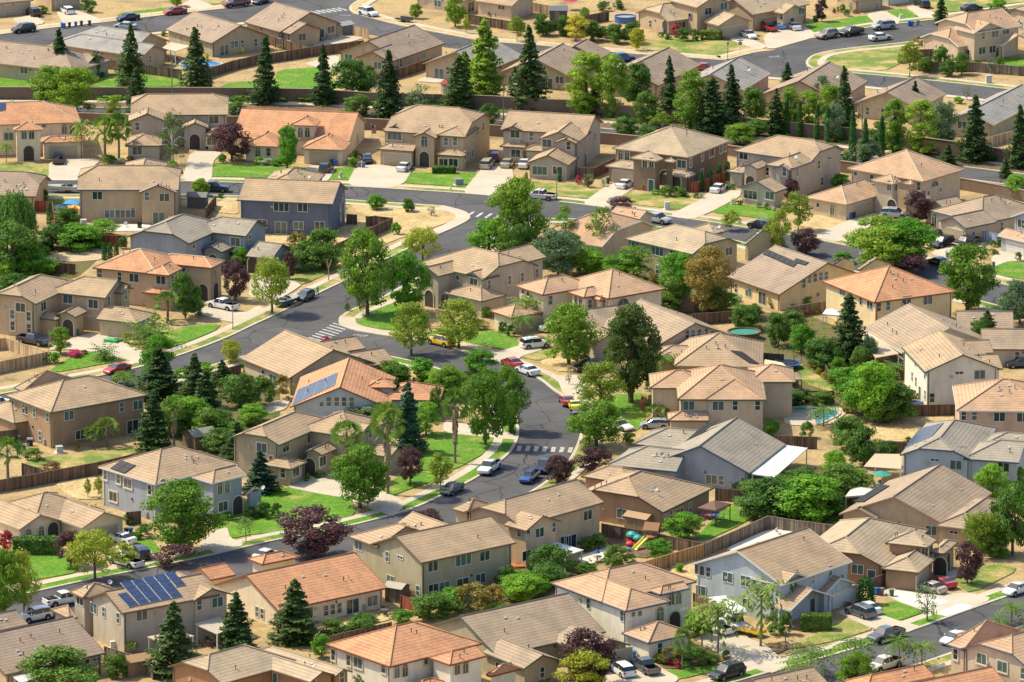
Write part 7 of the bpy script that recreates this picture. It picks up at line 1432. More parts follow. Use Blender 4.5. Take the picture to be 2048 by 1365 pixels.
# utility boxes and hydrants
for t, x, y, w_, d_, h_, c, lb in [('A4',1760,668,1.1,.7,1.5,(.50,.48,.42),'pale utility cabinet on the upper right verge'),('B2',1620,283,1.4,1.1,1.1,(.20,.24,.21),'grey-green transformer box on the front lawn'),('B3',1238,478,.9,.5,1.3,(.50,.50,.46),'grey mailbox cluster on a pedestal by the kerb'),('B2',678,225,.45,.45,1.0,(.35,.45,.36),'small green utility pedestal left of the driveway'),
  ('C1',450,1010,.9,.9,1.0,(.40,.42,.40),'grey air conditioner unit beside the dark brown house'),('B1',668,605,.9,.9,1.0,(.45,.46,.44),'air conditioner unit beside the patio barbecue house'),('B4',1430,865,.4,.4,.9,(.10,.20,.14),'small dark green utility pedestal at the right driveway'),('B4',1800,945,.4,.4,1.0,(.10,.18,.13),'dark utility pedestal by the right-hand lawn'),('A4',1060,150,.5,.4,.8,(.6,.6,.58),'small white pedestal on the upper lawn'),('D1',845,1115,.7,.5,1.0,(.55,.54,.5),'meter box at the foot of the solar house wall')]:
    o = thing('utility_box', t, (x, y), lb, 'utility box', .3)
    m_ = MB(); m_.box((-w_/2,-d_/2,.12),(w_/2,d_/2,h_)); m_.box((-w_/2+.08,-d_/2-.015,.25),(w_/2-.08,-d_/2,h_-.12)); m_.box((-w_/2-.04,-d_/2-.04,h_),(w_/2+.04,d_/2+.04,h_+.06)); obj('cabinet', m_.mesh('cabinet', [flat('box_%s' % lb[:9], c, .6)]), o)
    m_ = MB(); m_.box((-w_/2-.2,-d_/2-.2,0),(w_/2+.2,d_/2+.2,.155)); obj('base_pad', m_.mesh('pad', [M_conc2]), o)
for t, x, y, lb in [('A4',545,545,'pale yellow hydrant on the upper corner lawn'),('B2',1553,333,'pale yellow hydrant on the verge right of the transformer box')]:
    o = thing('fire_hydrant', t, (x, y), lb, 'hydrant', 0); m_ = MB(); m_.lathe([(.18,0),(.18,.12),(.12,.14),(.12,.62),(.16,.64),(.15,.74),(.06,.86),(0,.88)], 10); obj('barrel', m_.mesh('barrel', [flat('hydrant_yellow', (.75,.66,.30), .5)]), o)
    m_ = MB(); m_.tube([(-.24,0,.5),(.24,0,.5)], .07, 8); obj('outlets', m_.mesh('outlets', [MATS['hydrant_yellow']]), o)
# pools
M_water = flat('pool_water', (.02,.26,.36), .06, spec=.8, noise=.25, nscale=.8); M_wateru = flat('pool_water_green', (.07,.33,.27), .08, spec=.8, noise=.2); M_waterb = flat('pool_water_blue', (.02,.20,.50), .06, spec=.8, noise=.25)
def above_pool(t, c, rx_t, asp, h, wallc, wm, lb):
    a = gnd(tp(t, c), h); b = gnd(tp(t, (c[0]+rx_t, c[1])), h); r = (b-a).length
    o = empty('swimming_pool', (a.x, a.y, 0)); tag(o, lb, 'pool'); o.scale = (1, asp, 1)
    m_ = MB(); m_.lathe([(r,0),(r,h),(r+.14,h+.03),(r+.14,h+.08),(r-.12,h+.08),(r-.12,h-.3)], 32); obj('pool_wall', m_.mesh('pool_wall', [flat('poolwall_%s' % lb[:8], wallc, .5)]), o)
    m_ = MB(); m_.poly([(math.cos(k*math.pi/16)*(r-.1), math.sin(k*math.pi/16)*(r-.1), h-.15) for k in range(32)]); obj('water', m_.mesh('water', [wm]), o); return o
above_pool('A1', (1605, 512), 170, .62, 1.1, (.45,.5,.5), M_waterb, 'blue oval pool behind the dark redwood, upper left')
above_pool('A3', (905, 130), 86, .9, 1.2, (.09,.16,.40), flat('dull_water', (.33,.33,.24), .15, spec=.6), 'round pool with blue sides beside the flagpole house')
above_pool('C3', (1758, 88), 122, .95, 1.2, (.16,.10,.06), M_wateru, 'round green-water pool with brown sides')
def inpool(t, pts, wm, name, lb, rim=.25):
    o_ = px2(pts, t); o_ = smooth_line(o_+[o_[0]], 2); c = sum(o_, Vector())/len(o_); root = empty(name, c); tag(root, lb, 'pool')
    m_ = MB(); m_.poly([(p.x-c.x, p.y-c.y, .2) for p in o_[:-1]] if sum((a.x*b.y-b.x*a.y) for a, b in zip(o_, o_[1:])) > 0 else [(p.x-c.x, p.y-c.y, .2) for p in o_[:-1]][::-1]); obj('water', m_.mesh('water', [wm]), root)
    m_ = MB(); 
    for a, b in zip(o_, o_[1:]): m_.beam(a-c+Vector((0,0,.21)), b-c+Vector((0,0,.21)), .4, .14)
    obj('pool_coping', m_.mesh('coping', [flat('pool_coping', (.55,.42,.28), .8)]), root)
inpool('C4', [(335,668),(420,655),(480,690),(540,700),(545,730),(470,765),(380,808),(345,790),(345,730),(325,690)], M_water, 'swimming_pool', 'turquoise kidney-shaped pool set in a tan deck')
inpool('C4', [(170,680),(240,667),(320,680),(320,695),(250,708),(180,700)], M_wateru, 'hot_tub', 'round green spa beside the turquoise pool')
# trampolines
def tramp(t, c, rt, lb, net=True):
    a = gnd(tp(t, c), .9); b = gnd(tp(t, (c[0]+rt, c[1])), .9); r = (b-a).length; o = empty('trampoline', (a.x, a.y, 0)); tag(o, lb, 'trampoline')
    m_ = MB(); m_.poly([(math.cos(k*math.pi/14)*(r-.25), math.sin(k*math.pi/14)*(r-.25), .9) for k in range(28)]); obj('mat', m_.mesh('mat', [M_black]), o)
    m_ = MB(); m_.lathe([(r-.28,.91),(r,.91),(r,.85),(r-.28,.85)], 28); obj('blue_pad', m_.mesh('pad', [flat('tramp_pad', (.02,.12,.42), .6)]), o)
    for k in range(6):
        q = k*math.pi/3; m_ = MB(); m_.tube([(math.cos(q)*r,math.sin(q)*r,0),(math.cos(q)*r,math.sin(q)*r,2.6 if net else .88)], .03, 5); obj('pole', m_.mesh('pole', [M_black]), o)
tramp('C4', (140, 325), 112, 'netted trampoline with blue pad on the yellowing lawn'); tramp('C4', (1115, 622), 50, 'small blue-edged trampoline beside the white house', False)
# umbrellas, gazebos, sheds
def umbrella(t, base, h, r, cols, lb):
    o = thing('patio_umbrella', t, base, lb, 'umbrella'); m_ = MB(); m_.tube([(0,0,0),(0,0,h)], .03, 6); obj('pole', m_.mesh('pole', [M_metal]), o)
    ms = [flat('canvas_%s' % str(c), c, .8) for c in cols]; m_ = MB(); n = 8
    for k in range(n):
        a, b = 2*math.pi*k/n, 2*math.pi*(k+1)/n; m_.poly([(0,0,h),(math.cos(a)*r,math.sin(a)*r,h-.5),(math.cos(b)*r,math.sin(b)*r,h-.5)], k % len(ms))
        m_.poly([(0,0,h-.02),(math.cos(b)*r,math.sin(b)*r,h-.52),(math.cos(a)*r,math.sin(a)*r,h-.52)], k % len(ms))
    obj('canopy', m_.mesh('canopy', ms), o)
umbrella('B1', (590, 560), 2.6, 1.5, [(.75,.06,.03), (.80,.60,.08)], 'red and yellow striped parasol'); umbrella('C4', (1045, 632), 2.3, 1.6, [(.03,.16,.5)], 'blue parasol beside the white house'); umbrella('C4', (860, 1262), 2.3, 1.5, [(.05,.28,.22)], 'green parasol by the tan patio cover')
umbrella('A3', (465, 80), 2.4, 1.5, [(.55,.03,.08)], 'red parasol at the top edge'); umbrella('D3', (635, 462), 1.8, .5, [(.03,.1,.35)], 'folded blue parasol at the picnic table')
def canopy(t, quad, z, top, col, post, lb, name='gazebo', cat='gazebo', walls=False):
    Q = [gnd(tp(t, p), z) for p in quad]; c = sum(Q, Vector())/4; c.z = 0; root = empty(name, c); tag(root, lb, cat); Q = [q-c for q in Q]; ap = Vector((0,0,z+top)); m_ = MB()
    if (Q[1]-Q[0]).cross(Q[2]-Q[0]).z < 0: Q.reverse()
    for i in range(4):
        a, b = Q[i], Q[(i+1) % 4]; m_.poly([a, b, ap]); m_.poly([b-Vector((0,0,.06)), a-Vector((0,0,.06)), ap-Vector((0,0,.06))]); m_.poly([a-Vector((0,0,.22)), b-Vector((0,0,.22)), b, a])
    obj('roof', m_.mesh('roof', [flat('canopy_%s' % lb[:10], col, .75)]), root)
    pm = flat('canopypost_%s' % lb[:10], post, .7)
    for q in Q:
        e = q*.93; m_ = MB(); m_.box((-.07,-.07,0),(.07,.07,z-.05)); obj('post', m_.mesh('post', [pm]), root, None, (e.x, e.y, 0))
    return root
canopy('C4', [(55,455),(262,452),(225,400),(70,405)], 2.5, .7, (.30,.24,.15), (.12,.08,.05), 'olive-roofed gazebo by the trampoline lawn')
canopy('D3', [(1388,58),(1525,80),(1640,30),(1500,8)], 2.6, .8, (.16,.09,.07), (.10,.06,.04), 'dark brown gazebo on the lawn beside the brown low house')
canopy('B4', [(435,1310),(590,1325),(560,1275),(460,1275)], 2.4, .6, (.62,.60,.60), (.6,.6,.6), 'white pop-up canopy beside the yellow house', 'canopy_tent', 'canopy')
canopy('B1', [(500,430),(625,440),(640,410),(560,395)], 2.5, .4, (.05,.25,.6), (.4,.4,.4), 'blue pop-up canopy behind the striped parasol', 'canopy_tent', 'canopy'); canopy('B1', [(430,470),(530,475),(540,440),(450,438)], 2.3, .3, (.02,.05,.14), (.3,.3,.3), 'navy pop-up canopy left of the blue one', 'canopy_tent', 'canopy')
canopy('C4', [(585,1340),(830,1320),(760,1262),(640,1268)], 2.3, .5, (.66,.62,.54), (.5,.45,.4), 'cream garden canopy below the tan patio cover', 'canopy_tent', 'canopy'); canopy('C4', [(-60,330),(190,400),(110,325),(-20,300)], 2.6, .05, (.62,.48,.28), (.3,.25,.2), 'yellowish shade sail above the gazebo', 'shade_sail', 'shade sail')
def shed(t, p0, p1, d, h, rc, wc, lb, name='shed'):
    a = gnd(tp(t, p0)); b = gnd(tp(t, p1)); v = b-a; L_ = v.length; root = empty(name, a, math.atan2(v.y, v.x)); tag(root, lb, 'shed')
    m_ = MB(); m_.box((0,0,0),(L_,d,h)); m_.poly([(0,0,h),(0,d,h),(0,d/2,h+d*.2)][::-1]); m_.poly([(L_,0,h),(L_,d,h),(L_,d/2,h+d*.2)]); obj('wall', m_.mesh('wall', [flat('shedw_'+lb[:8], wc, .85)]), root)
    m_ = MB(); 
    for y0, y1 in ((-.2, d/2), (d+.2, d/2)): 
        z0 = h-.08*1; m_.beam((-.2,(y0+y1)/2,h+d*.1-.02),(L_+.2,(y0+y1)/2,h+d*.1-.02), abs(y1-y0)*1.08, .06, 0, Vector((0,-d*.2*(1 if y0 < y1 else -1),d/2)).normalized())
    obj('roof', m_.mesh('roof', [flat('shedr_'+lb[:8], rc, .85)]), root); m_ = MB(); m_.box((L_*.3,-.03,0),(L_*.3+.9,0,1.8)); obj('door', m_.mesh('door', [flat('shedd', (.2,.17,.13), .8)]), root)
shed('A2', (1475,745), (1545,760), 2.2, 1.9, (.28,.05,.05), (.42,.38,.36), 'small shed with dark red roof beside the brown wall')
shed('B1', (1495,465), (1640,470), 2.6, 2.0, (.20,.20,.19), (.15,.17,.18), 'grey shed between the beige and slate-blue houses'); shed('C1', (1480,990), (1650,960), 3.4, 2.0, (.22,.22,.18), (.20,.14,.09), 'green-grey roofed shed beside the fan palm')
shed('D1', (960,1330), (1140,1300), 2.6, 2.0, (.36,.22,.12), (.30,.19,.11), 'brown-roofed shed in the narrow yard at the bottom left'); shed('A2', (690,285), (780,270), 2.4, 1.9, (.30,.30,.30), (.16,.16,.16), 'dark shed with grey roof beside the stepped-gable bungalow')
shed('D3', (840,215), (1000,245), 2.2, 1.9, (.40,.27,.16), (.25,.17,.11), 'tan-roofed shed by the brown low house'); shed('B3', (1285,1290), (1455,1300), 2.6, 2.0, (.25,.17,.10), (.22,.15,.10), 'brown garden shed under the golden brown tree'); shed('D2', (965,760), (1085,780), 2.2, 2.1, (.40,.36,.28), (.14,.10,.07), 'cluttered lean-to shed beside the red fence')
shed('A3', (300,165), (440,165), 3.0, 2.0, (.14,.14,.16), (.10,.09,.09), 'long dark lean-to near the top edge')
# boats, trailer, motorhome
def boat(t, rear, front, col, lb, s=1.0, trailer=True):
    a = gnd(tp(t, rear)); b = gnd(tp(t, front)); d = b-a; c = (a+b)/2; root = empty('boat_on_trailer', (c.x, c.y, 0), math.atan2(d.y, d.x), s); tag(root, lb, 'boat')
    st = [(-2.8,.75,.95,.5),(-1.5,.55,1.05,.45),(0,.5,1.08,.42),(1.4,.6,.95,.5),(2.4,.8,.5,.7),(3.0,1.0,.06,1.0)]; m_ = MB(); S = []
    for x, zk, w_, zc in st: S.append([(x,-w_,1.25),(x,-w_*.9,zc+.2),(x,0,zk),(x,w_*.9,zc+.2),(x,w_,1.25)])
    for A, B in zip(S, S[1:]):
        for j in range(4): m_.poly([A[j], B[j], B[j+1], A[j+1]])
    m_.poly(S[0]); hull = obj('hull', m_.mesh('hull', [flat('hull_'+lb[:6], col, .3, coat=.5)]), root)
    m_ = MB(); m_.poly([(x,-w_*.95,1.22) for x, zk, w_, zc in st]+[(x,w_*.95,1.22) for x, zk, w_, zc in st[::-1]]); obj('deck', m_.mesh('deck', [flat('boat_deck', (.35,.36,.34), .6)]), root)
    m_ = MB(); m_.box((-1.9,-.7,1.23),(-.2,.7,1.28)); m_.box((-1.6,-.55,1.28),(-1.1,.55,1.6)); obj('cockpit_seats', m_.mesh('seats', [flat('boat_seat', (.08,.09,.12), .7)]), root)
    m_ = MB(); m_.poly([(.1,-.75,1.25),(.1,.75,1.25),(-.25,.6,1.75),(-.25,-.6,1.75)]); obj('windscreen', m_.mesh('screen', [M_cglass]), root); m_ = MB(); m_.box((-3.1,-.2,.6),(-2.8,.2,1.6)); obj('outboard_motor', m_.mesh('motor', [M_black]), root)
    m_ = MB(); m_.beam((-2.4,-.7,.45),(3.9,0,.5),.1,.1); m_.beam((-2.4,.7,.45),(3.9,0,.5),.1,.1); m_.beam((-1,-1,.4),(-1,1,.4),.1,.1); obj('trailer_frame', m_.mesh('trailer', [M_metal]), root)
    for sy in (-1, 1):
        m_ = MB(); m_.lathe([(0,-.1),(.3,-.1),(.3,.1),(0,.1)], 12); obj('wheel', m_.mesh('wheel', [M_tyre]), root, None, (-1, sy*1.1, .3), (math.pi/2, 0, 0))
boat('B1', (610,345), (385,335), (.45,.47,.42), 'pale motorboat on a trailer on the left street', 1.0); boat('B2', (175,1265), (335,1215), (.035,.07,.13), 'dark blue motorboat on a trailer behind the green hatchback', .92)
def flattrailer(t, rear, front, col, lb, load=None):
    a = gnd(tp(t, rear)); b = gnd(tp(t, front)); d = b-a; c = (a+b)/2; root = empty('utility_trailer', (c.x, c.y, 0), math.atan2(d.y, d.x)); tag(root, lb, 'trailer'); mt = flat('trl_'+lb[:6], col, .5)
    m_ = MB(); m_.box((-1.5,-.85,.5),(1.5,.85,.58)); m_.box((-1.5,-.88,.58),(1.5,-.84,.95)); m_.box((-1.5,.84,.58),(1.5,.88,.95)); m_.box((-1.54,-.88,.58),(-1.5,.88,.95)); m_.beam((1.5,-.5,.5),(2.6,0,.5),.08,.08); m_.beam((1.5,.5,.5),(2.6,0,.5),.08,.08); obj('trailer_bed', m_.mesh('bed', [mt]), root)
    for sy in (-1, 1):
        m_ = MB(); m_.lathe([(0,-.1),(.32,-.1),(.32,.1),(0,.1)], 12); obj('wheel', m_.mesh('wheel', [M_tyre]), root, None, (-.2, sy*1.0, .32), (math.pi/2, 0, 0))
    if load:
        rr = random.Random(5); m_ = MB()
        for i in range(6): x, y = rr.uniform(-1.2,.8), rr.uniform(-.6,.3); m_.box((x,y,.6+i*.003),(x+.45,y+.3,.9+rr.random()*.4))
        obj('load', m_.mesh('load', [flat('trailer_load', (.5,.42,.3), .8)]), root)
flattrailer('A2', (1250,185), (1130,172), (.10,.10,.10), 'empty dark flat trailer on the upper kerb'); flattrailer('D3', (1865,1030), (1745,1000), (.75,.48,.02), 'yellow utility trailer with load beside the motorhome', True)
a = gnd(tp('D3', (1520,880))); b = gnd(tp('D3', (1725,1010))); d = b-a; c = (a+b)/2; rv = empty('motorhome', (c.x, c.y, 0), math.atan2(d.y, d.x)); tag(rv, 'white motorhome with cab-over bunk between two houses at lower centre', 'motorhome')
m_ = MB(); m_.box((-3.8,-1.2,.5),(1.9,1.2,3.05)); m_.poly([(1.9,-1.2,2.2),(3.1,-1.15,2.25),(3.2,-1.1,2.75),(2.8,-1.15,3.05),(1.9,-1.2,3.05)]); m_.poly([(1.9,1.2,2.2),(3.1,1.15,2.25),(3.2,1.1,2.75),(2.8,1.15,3.05),(1.9,1.2,3.05)][::-1])
m_.poly([(1.9,-1.2,3.05),(2.8,-1.15,3.05),(2.8,1.15,3.05),(1.9,1.2,3.05)]); m_.poly([(2.8,-1.15,3.05),(3.2,-1.1,2.75),(3.2,1.1,2.75),(2.8,1.15,3.05)]); m_.poly([(3.2,-1.1,2.75),(3.1,-1.15,2.25),(3.1,1.15,2.25),(3.2,1.1,2.75)]); m_.poly([(3.1,-1.15,2.25),(1.9,-1.2,2.2),(1.9,1.2,2.2),(3.1,1.15,2.25)])
obj('coach_body', m_.mesh('coach', [flat('rv_white', (.70,.69,.66), .4)]), rv)
m_ = MB(); m_.box((1.9,-.95,.5),(2.9,.95,1.35)); m_.box((2.9,-.92,.5),(3.9,.92,1.2)); obj('cab', m_.mesh('cab', [MATS['rv_white']]), rv); m_ = MB(); m_.poly([(2.9,-.9,1.36),(2.9,.9,1.36),(2.4,.85,2.2),(2.4,-.85,2.2)]); m_.box((1.95,-.96,1.4),(2.4,.96,2.15)); m_.box((3.16,-.7,2.4),(3.2,.7,2.65)); obj('windscreen', m_.mesh('glass', [M_cglass]), rv)
for x in (-2.6, -.9, .6): m_ = MB(); m_.box((-.4,-1.22,1.7),(.4,-1.2,2.3)); m_.box((-.4,1.2,1.7),(.4,1.22,2.3)); obj('side_window', m_.mesh('win', [M_cglass]), rv, None, (x,0,0))
m_ = MB(); m_.box((-.4,-.4,0),(.4,.4,.3)); _u = m_.mesh('roof_unit', [flat('roof_unit', (.6,.6,.58), .5)])
for x in (-1.8, .6): obj('roof_unit', _u, rv, None, (x,0,3.05))
m_ = MB(); m_.lathe([(0,-.12),(.4,-.12),(.4,.12),(0,.12)], 14); _w = m_.mesh('wheel', [M_tyre])
for x in (-2.2, 3.1):
    for sy in (-1, 1): obj('wheel', _w, rv, None, (x, sy*(1.12 if x < 0 else .9), .4), (math.pi/2, 0, 0))
# garden furniture
def chair(t, p, col, lb, rz=0):
    o = thing('garden_chair', t, p, lb, 'chair', rz); mt = flat('chair_'+col, {'white': (.75,.75,.74), 'black': (.03,.03,.03), 'yellow': (.7,.6,.05), 'red': (.5,.04,.04), 'blue': (.03,.2,.5)}[col], .5)
    m_ = MB(); m_.box((-.28,-.28,.4),(.28,.28,.45)); obj('seat', m_.mesh('seat', [mt]), o); m_ = MB(); m_.box((-.28,.24,.45),(.28,.3,.95)); obj('backrest', m_.mesh('back', [mt]), o); m_ = MB(); m_.box((-.03,-.03,0),(.03,.03,.4)); lm = m_.mesh('leg', [mt])
    for x in (-.24,.24):
        for y in (-.24,.24): obj('leg', lm, o, None, (x,y,0))
chair('B1', (1008,622), 'white', 'white plastic chair alone on the patio', .4); chair('D4', (75,262), 'white', 'white plastic chair on the pale concrete pad', 1.0); chair('C3', (1828,165), 'white', 'white chair beside the round green pool', .5); chair('A1', (1893,432), 'yellow', 'yellow garden chair by the sliding door, left of two', 0); chair('A1', (1935,428), 'yellow', 'yellow garden chair by the sliding door, right of two', 0)
chair('A2', (367,355), 'red', 'red chair against the stepped-gable bungalow', 0); chair('A2', (440,350), 'blue', 'blue chair against the stepped-gable bungalow', 0); chair('A2', (1405,612), 'black', 'dark lounge chair near the red-roofed shed patio', 0)
o = thing('barbecue_grill', 'B1', (1115,628), 'black barbecue grill on the beige house patio', 'grill'); m_ = MB(); m_.box((-.4,-.25,.7),(.4,.25,.95)); m_.tube([(-.4,0,.98),(.4,0,.98)], .24, 8); obj('grill_hood', m_.mesh('hood', [M_black]), o); m_ = MB(); m_.box((-.35,-.22,0),(.35,.22,.7)); obj('cart', m_.mesh('cart', [flat('cart', (.07,.07,.07), .5)]), o)
o = thing('barbecue_grill', 'C1', (228,955), 'grey barbecue grill beside the dark brown house', 'grill'); m_ = MB(); m_.tube([(-.45,0,.98),(.45,0,.98)], .26, 8); obj('grill_hood', m_.mesh('hood', [M_metal]), o); m_ = MB(); m_.box((-.4,-.24,0),(.4,.24,.9)); obj('cart', m_.mesh('cart', [M_black]), o)
o = thing('picnic_table', 'D3', (638,462), 'round picnic table with benches on the playground patio', 'table'); m_ = MB(); m_.lathe([(0,.7),(.65,.7),(.65,.76),(0,.76)], 12); obj('table_top', m_.mesh('top', [flat('picnic_wood', (.42,.33,.22), .8)]), o); m_ = MB(); m_.box((-.1,-.1,0),(.1,.1,.7)); obj('pedestal', m_.mesh('ped', [MATS['picnic_wood']]), o)
for k in range(4): m_ = MB(); m_.box((-.4,-.14,.4),(.4,.14,.46)); m_.box((-.05,-.05,0),(.05,.05,.4)); q = k*math.pi/2; obj('bench', m_.mesh('bench', [MATS['picnic_wood']]), o, None, (math.cos(q)*1.05, math.sin(q)*1.05, 0), (0,0,q+math.pi/2))
# play set
o = thing('play_set', 'D3', (1050,345), 'wooden play tower with yellow slide on dark bark', 'play set', -.3)
m_ = MB(); [m_.box((x-.06,y-.06,0),(x+.06,y+.06,2.6)) for x in (-.8,.8) for y in (-.8,.8)]; m_.box((-.9,-.9,1.3),(.9,.9,1.38)); obj('tower_frame', m_.mesh('frame', [flat('play_wood', (.28,.15,.08), .8)]), o)
m_ = MB(); m_.poly([(-1.1,-1.1,2.5),(1.1,-1.1,2.5),(1.1,0,3.4),(-1.1,0,3.4)]); m_.poly([(-1.1,0,3.4),(1.1,0,3.4),(1.1,1.1,2.5),(-1.1,1.1,2.5)]); obj('tower_roof', m_.mesh('roof', [MATS['play_wood']]), o)
m_ = MB(); m_.beam((-.6,-.8,1.35),(-1.6,-3.2,.2),.7,.06); m_.beam((-.95,-.8,1.5),(-1.95,-3.2,.35),.06,.25); m_.beam((-.25,-.8,1.5),(-1.25,-3.2,.35),.06,.25); obj('slide', m_.mesh('slide', [flat('slide_yellow', (.8,.72,.15), .4)]), o)
def toy(p, col, lb, s): 
    o = thing('play_house', 'D3', p, lb, 'toy', random.uniform(0,3), None, 0, s); m_ = MB(); m_.box((-.7,-.6,0),(.7,.6,.9)); obj('base', m_.mesh('base', [flat('toy_red', (.55,.05,.06), .5)]), o); m_ = MB(); m_.lathe([(1.0,.9),(.9,1.2),(.5,1.5),(0,1.6)], 10); obj('dome_roof', m_.mesh('dome', [flat('toy_%s' % str(col), col, .5)]), o)
toy((905,312), (.03,.33,.32), 'teal-domed toy playhouse beside the bark playground, left one', 1.0); toy((945,325), (.03,.33,.32), 'teal-domed toy playhouse next to the slide, right one', .8); toy((880,355), (.6,.06,.06), 'small red toy house on the bark', .55); toy((870,388), (.05,.25,.6), 'small blue toy house at the bark edge', .4)
# patio sets, pots and stacked goods
def patio_set(t, p, col, lb):
    o = thing('patio_table_set', t, p, lb, 'patio table', random.uniform(0, 3)); mt = flat('pset_%s' % str(col), col, .6)
    m_ = MB(); m_.lathe([(0,.7),(.6,.7),(.6,.75),(0,.75)], 12); m_.tube([(0,0,0),(0,0,.7)], .05, 6); obj('table', m_.mesh('table', [mt]), o)
    for k in range(4):
        q = k*math.pi/2+.4; m_ = MB(); m_.box((-.25,-.25,.4),(.25,.25,.45)); m_.box((-.25,.2,.45),(.25,.25,.9)); [m_.box((x-.02,y-.02,0),(x+.02,y+.02,.4)) for x in (-.22,.22) for y in (-.22,.22)]
        obj('seat', m_.mesh('seat', [mt]), o, None, (math.cos(q)*1.0, math.sin(q)*1.0, 0), (0,0,q-math.pi/2))
for t, x, y, c, lb in [('A1',1400,505,(.10,.08,.07),'dark patio table set beside the lattice cover'),('A3',380,700,(.5,.48,.42),'pale patio table set behind the pinkish bungalow row'),('C4',170,505,(.05,.04,.04),'dark table set under the olive-roofed gazebo'),('D3',1520,150,(.08,.12,.3),'blue table set under the dark brown gazebo'),
  ('C4',830,1275,(.25,.3,.28),'table set beneath the green parasol'),('D1',1560,1090,(.08,.07,.07),'dark table set under the lattice patio cover, lower left'),('C4',1080,590,(.3,.3,.3),'grey table set beneath the blue parasol'),('A2',1900,130,(.06,.06,.08),'dark patio clutter table at the top-edge pale house'),('B1',800,615,(.5,.5,.52),'pale table set against the barbecue-patio house'),
  ('B3',170,870,(.6,.58,.52),'white patio set beside the silvery tree'),('C1',160,985,(.04,.12,.08),'green garden table set behind the dark brown house'),('D2',960,860,(.09,.09,.09),'dark patio furniture by the long orange gable house')]:
    patio_set(t, (x, y), c, lb)
def pallet(t, p, col, lb, n=4):
    o = thing('stacked_bags', t, p, lb, 'stacked goods', random.uniform(-.5,.5)); mt = flat('bags_%s' % str(col), col, .7)
    for i in range(n):
        m_ = MB(); m_.box((-.5,-.35,0),(.5,.35,.22)); obj('bag', m_.mesh('bag', [mt]), o, None, ((i % 2)*1.05-.5, ((i//2) % 2)*.75-.4, .12+.225*(i//4)), (0,0,random.uniform(-.06,.06)))
pallet('C1', (850,172), (.08,.42,.16), 'green-wrapped bags stacked on the three-car drive, left pile', 8); pallet('C1', (905,165), (.10,.46,.2), 'green-wrapped bags stacked on the three-car drive, right pile', 6)
pallet('A2', (560,90+230), (.35,.3,.25), 'brown sacks on the concrete patio of the stepped-gable bungalow', 5); pallet('D3', (1430,135), (.5,.1,.12), 'red boxes beside the dark brown gazebo', 6); pallet('D3', (30,505), (.6,.15,.08), 'red and orange tubs beside the white-awning house', 3)
def pot(t, p, col, lb, s=1.0, pk='foliage'):
    o = thing('potted_plant', t, p, lb, 'potted plant', 0, 'potted plants', 0, s); m_ = MB(); m_.lathe([(.18,0),(.3,.45),(.33,.45),(.33,.5),(.24,.5)], 12); obj('pot', m_.mesh('pot', [flat('pot_%s' % str(col), col, .6)]), o)
    obj('foliage', PROTO['BG'][0][2][0][1], o, None, (0,0,.42), (0,0,0), (.32,.32,.32))
pot('B3', (1052,325), (.5,.03,.08), 'red flowerpot by the brown arched-balcony entry', 1.2); pot('C1', (590,118), (.05,.2,.25), 'teal pot beside the stone entry'); pot('C2', (395,1215), (.12,.2,.16), 'dark green pot at the fan-palm olive entry, left'); pot('C2', (480,1195), (.1,.1,.3), 'blue pot at the fan-palm olive entry, right')
pot('A4', (530,105), (.6,.05,.25), 'magenta pot among the flowers at the potted-flower house'); pot('A4', (560,98), (.7,.25,.05), 'orange pot among the flowers at the potted-flower house'); pot('D2', (1480,1338), (.3,.2,.12), 'brown pot at the bottom terracotta-roofed house')
# flags
def flag(t, base, h, lb, house=False):
    o = thing('flagpole', t, base, lb, 'flagpole', 0); m_ = MB(); m_.tube([(0,0,0),(0,0,h)], [.05,.03], 6); m_.lathe([(0,h),(.08,h+.06),(0,h+.14)], 8); obj('pole', m_.mesh('pole', [M_metal]), o)
    fm = [flat('flag_red', (.5,.04,.05), .8), flat('flag_white', (.7,.68,.66), .8), flat('flag_blue', (.04,.06,.25), .8)]; m_ = MB(); W_, H_ = .75, 1.5
    for i in range(13):
        z1 = h-.2; x0, x1 = W_*i/13, W_*(i+1)/13; y0, y1 = .08*math.sin(i*1.3), .08*math.sin((i+1)*1.3); m_.poly([(x0,y0,z1-H_),(x1,y1,z1-H_),(x1,y1,z1),(x0,y0,z1)], i % 2)
    for i in range(6):
        x0, x1 = W_*i/13, W_*(i+1)/13; y0, y1 = .08*math.sin(i*1.3)-.01, .08*math.sin((i+1)*1.3)-.01; m_.poly([(x0,y0,z1-.55),(x1,y1,z1-.55),(x1,y1,z1),(x0,y0,z1)], 2)
    obj('flag', m_.mesh('flag', fm), o, None, (.04,0,0))
flag('A3', (1407,305), 5.0, 'flagpole with limp striped flag outside the sand house, upper right'); flag('C1', (370,250), 3.4, 'flagpole with limp striped flag beside the navy pickup'); flag('A2', (925,1140), 3.3, 'striped flag hanging between the dormer and shuttered-gable houses')
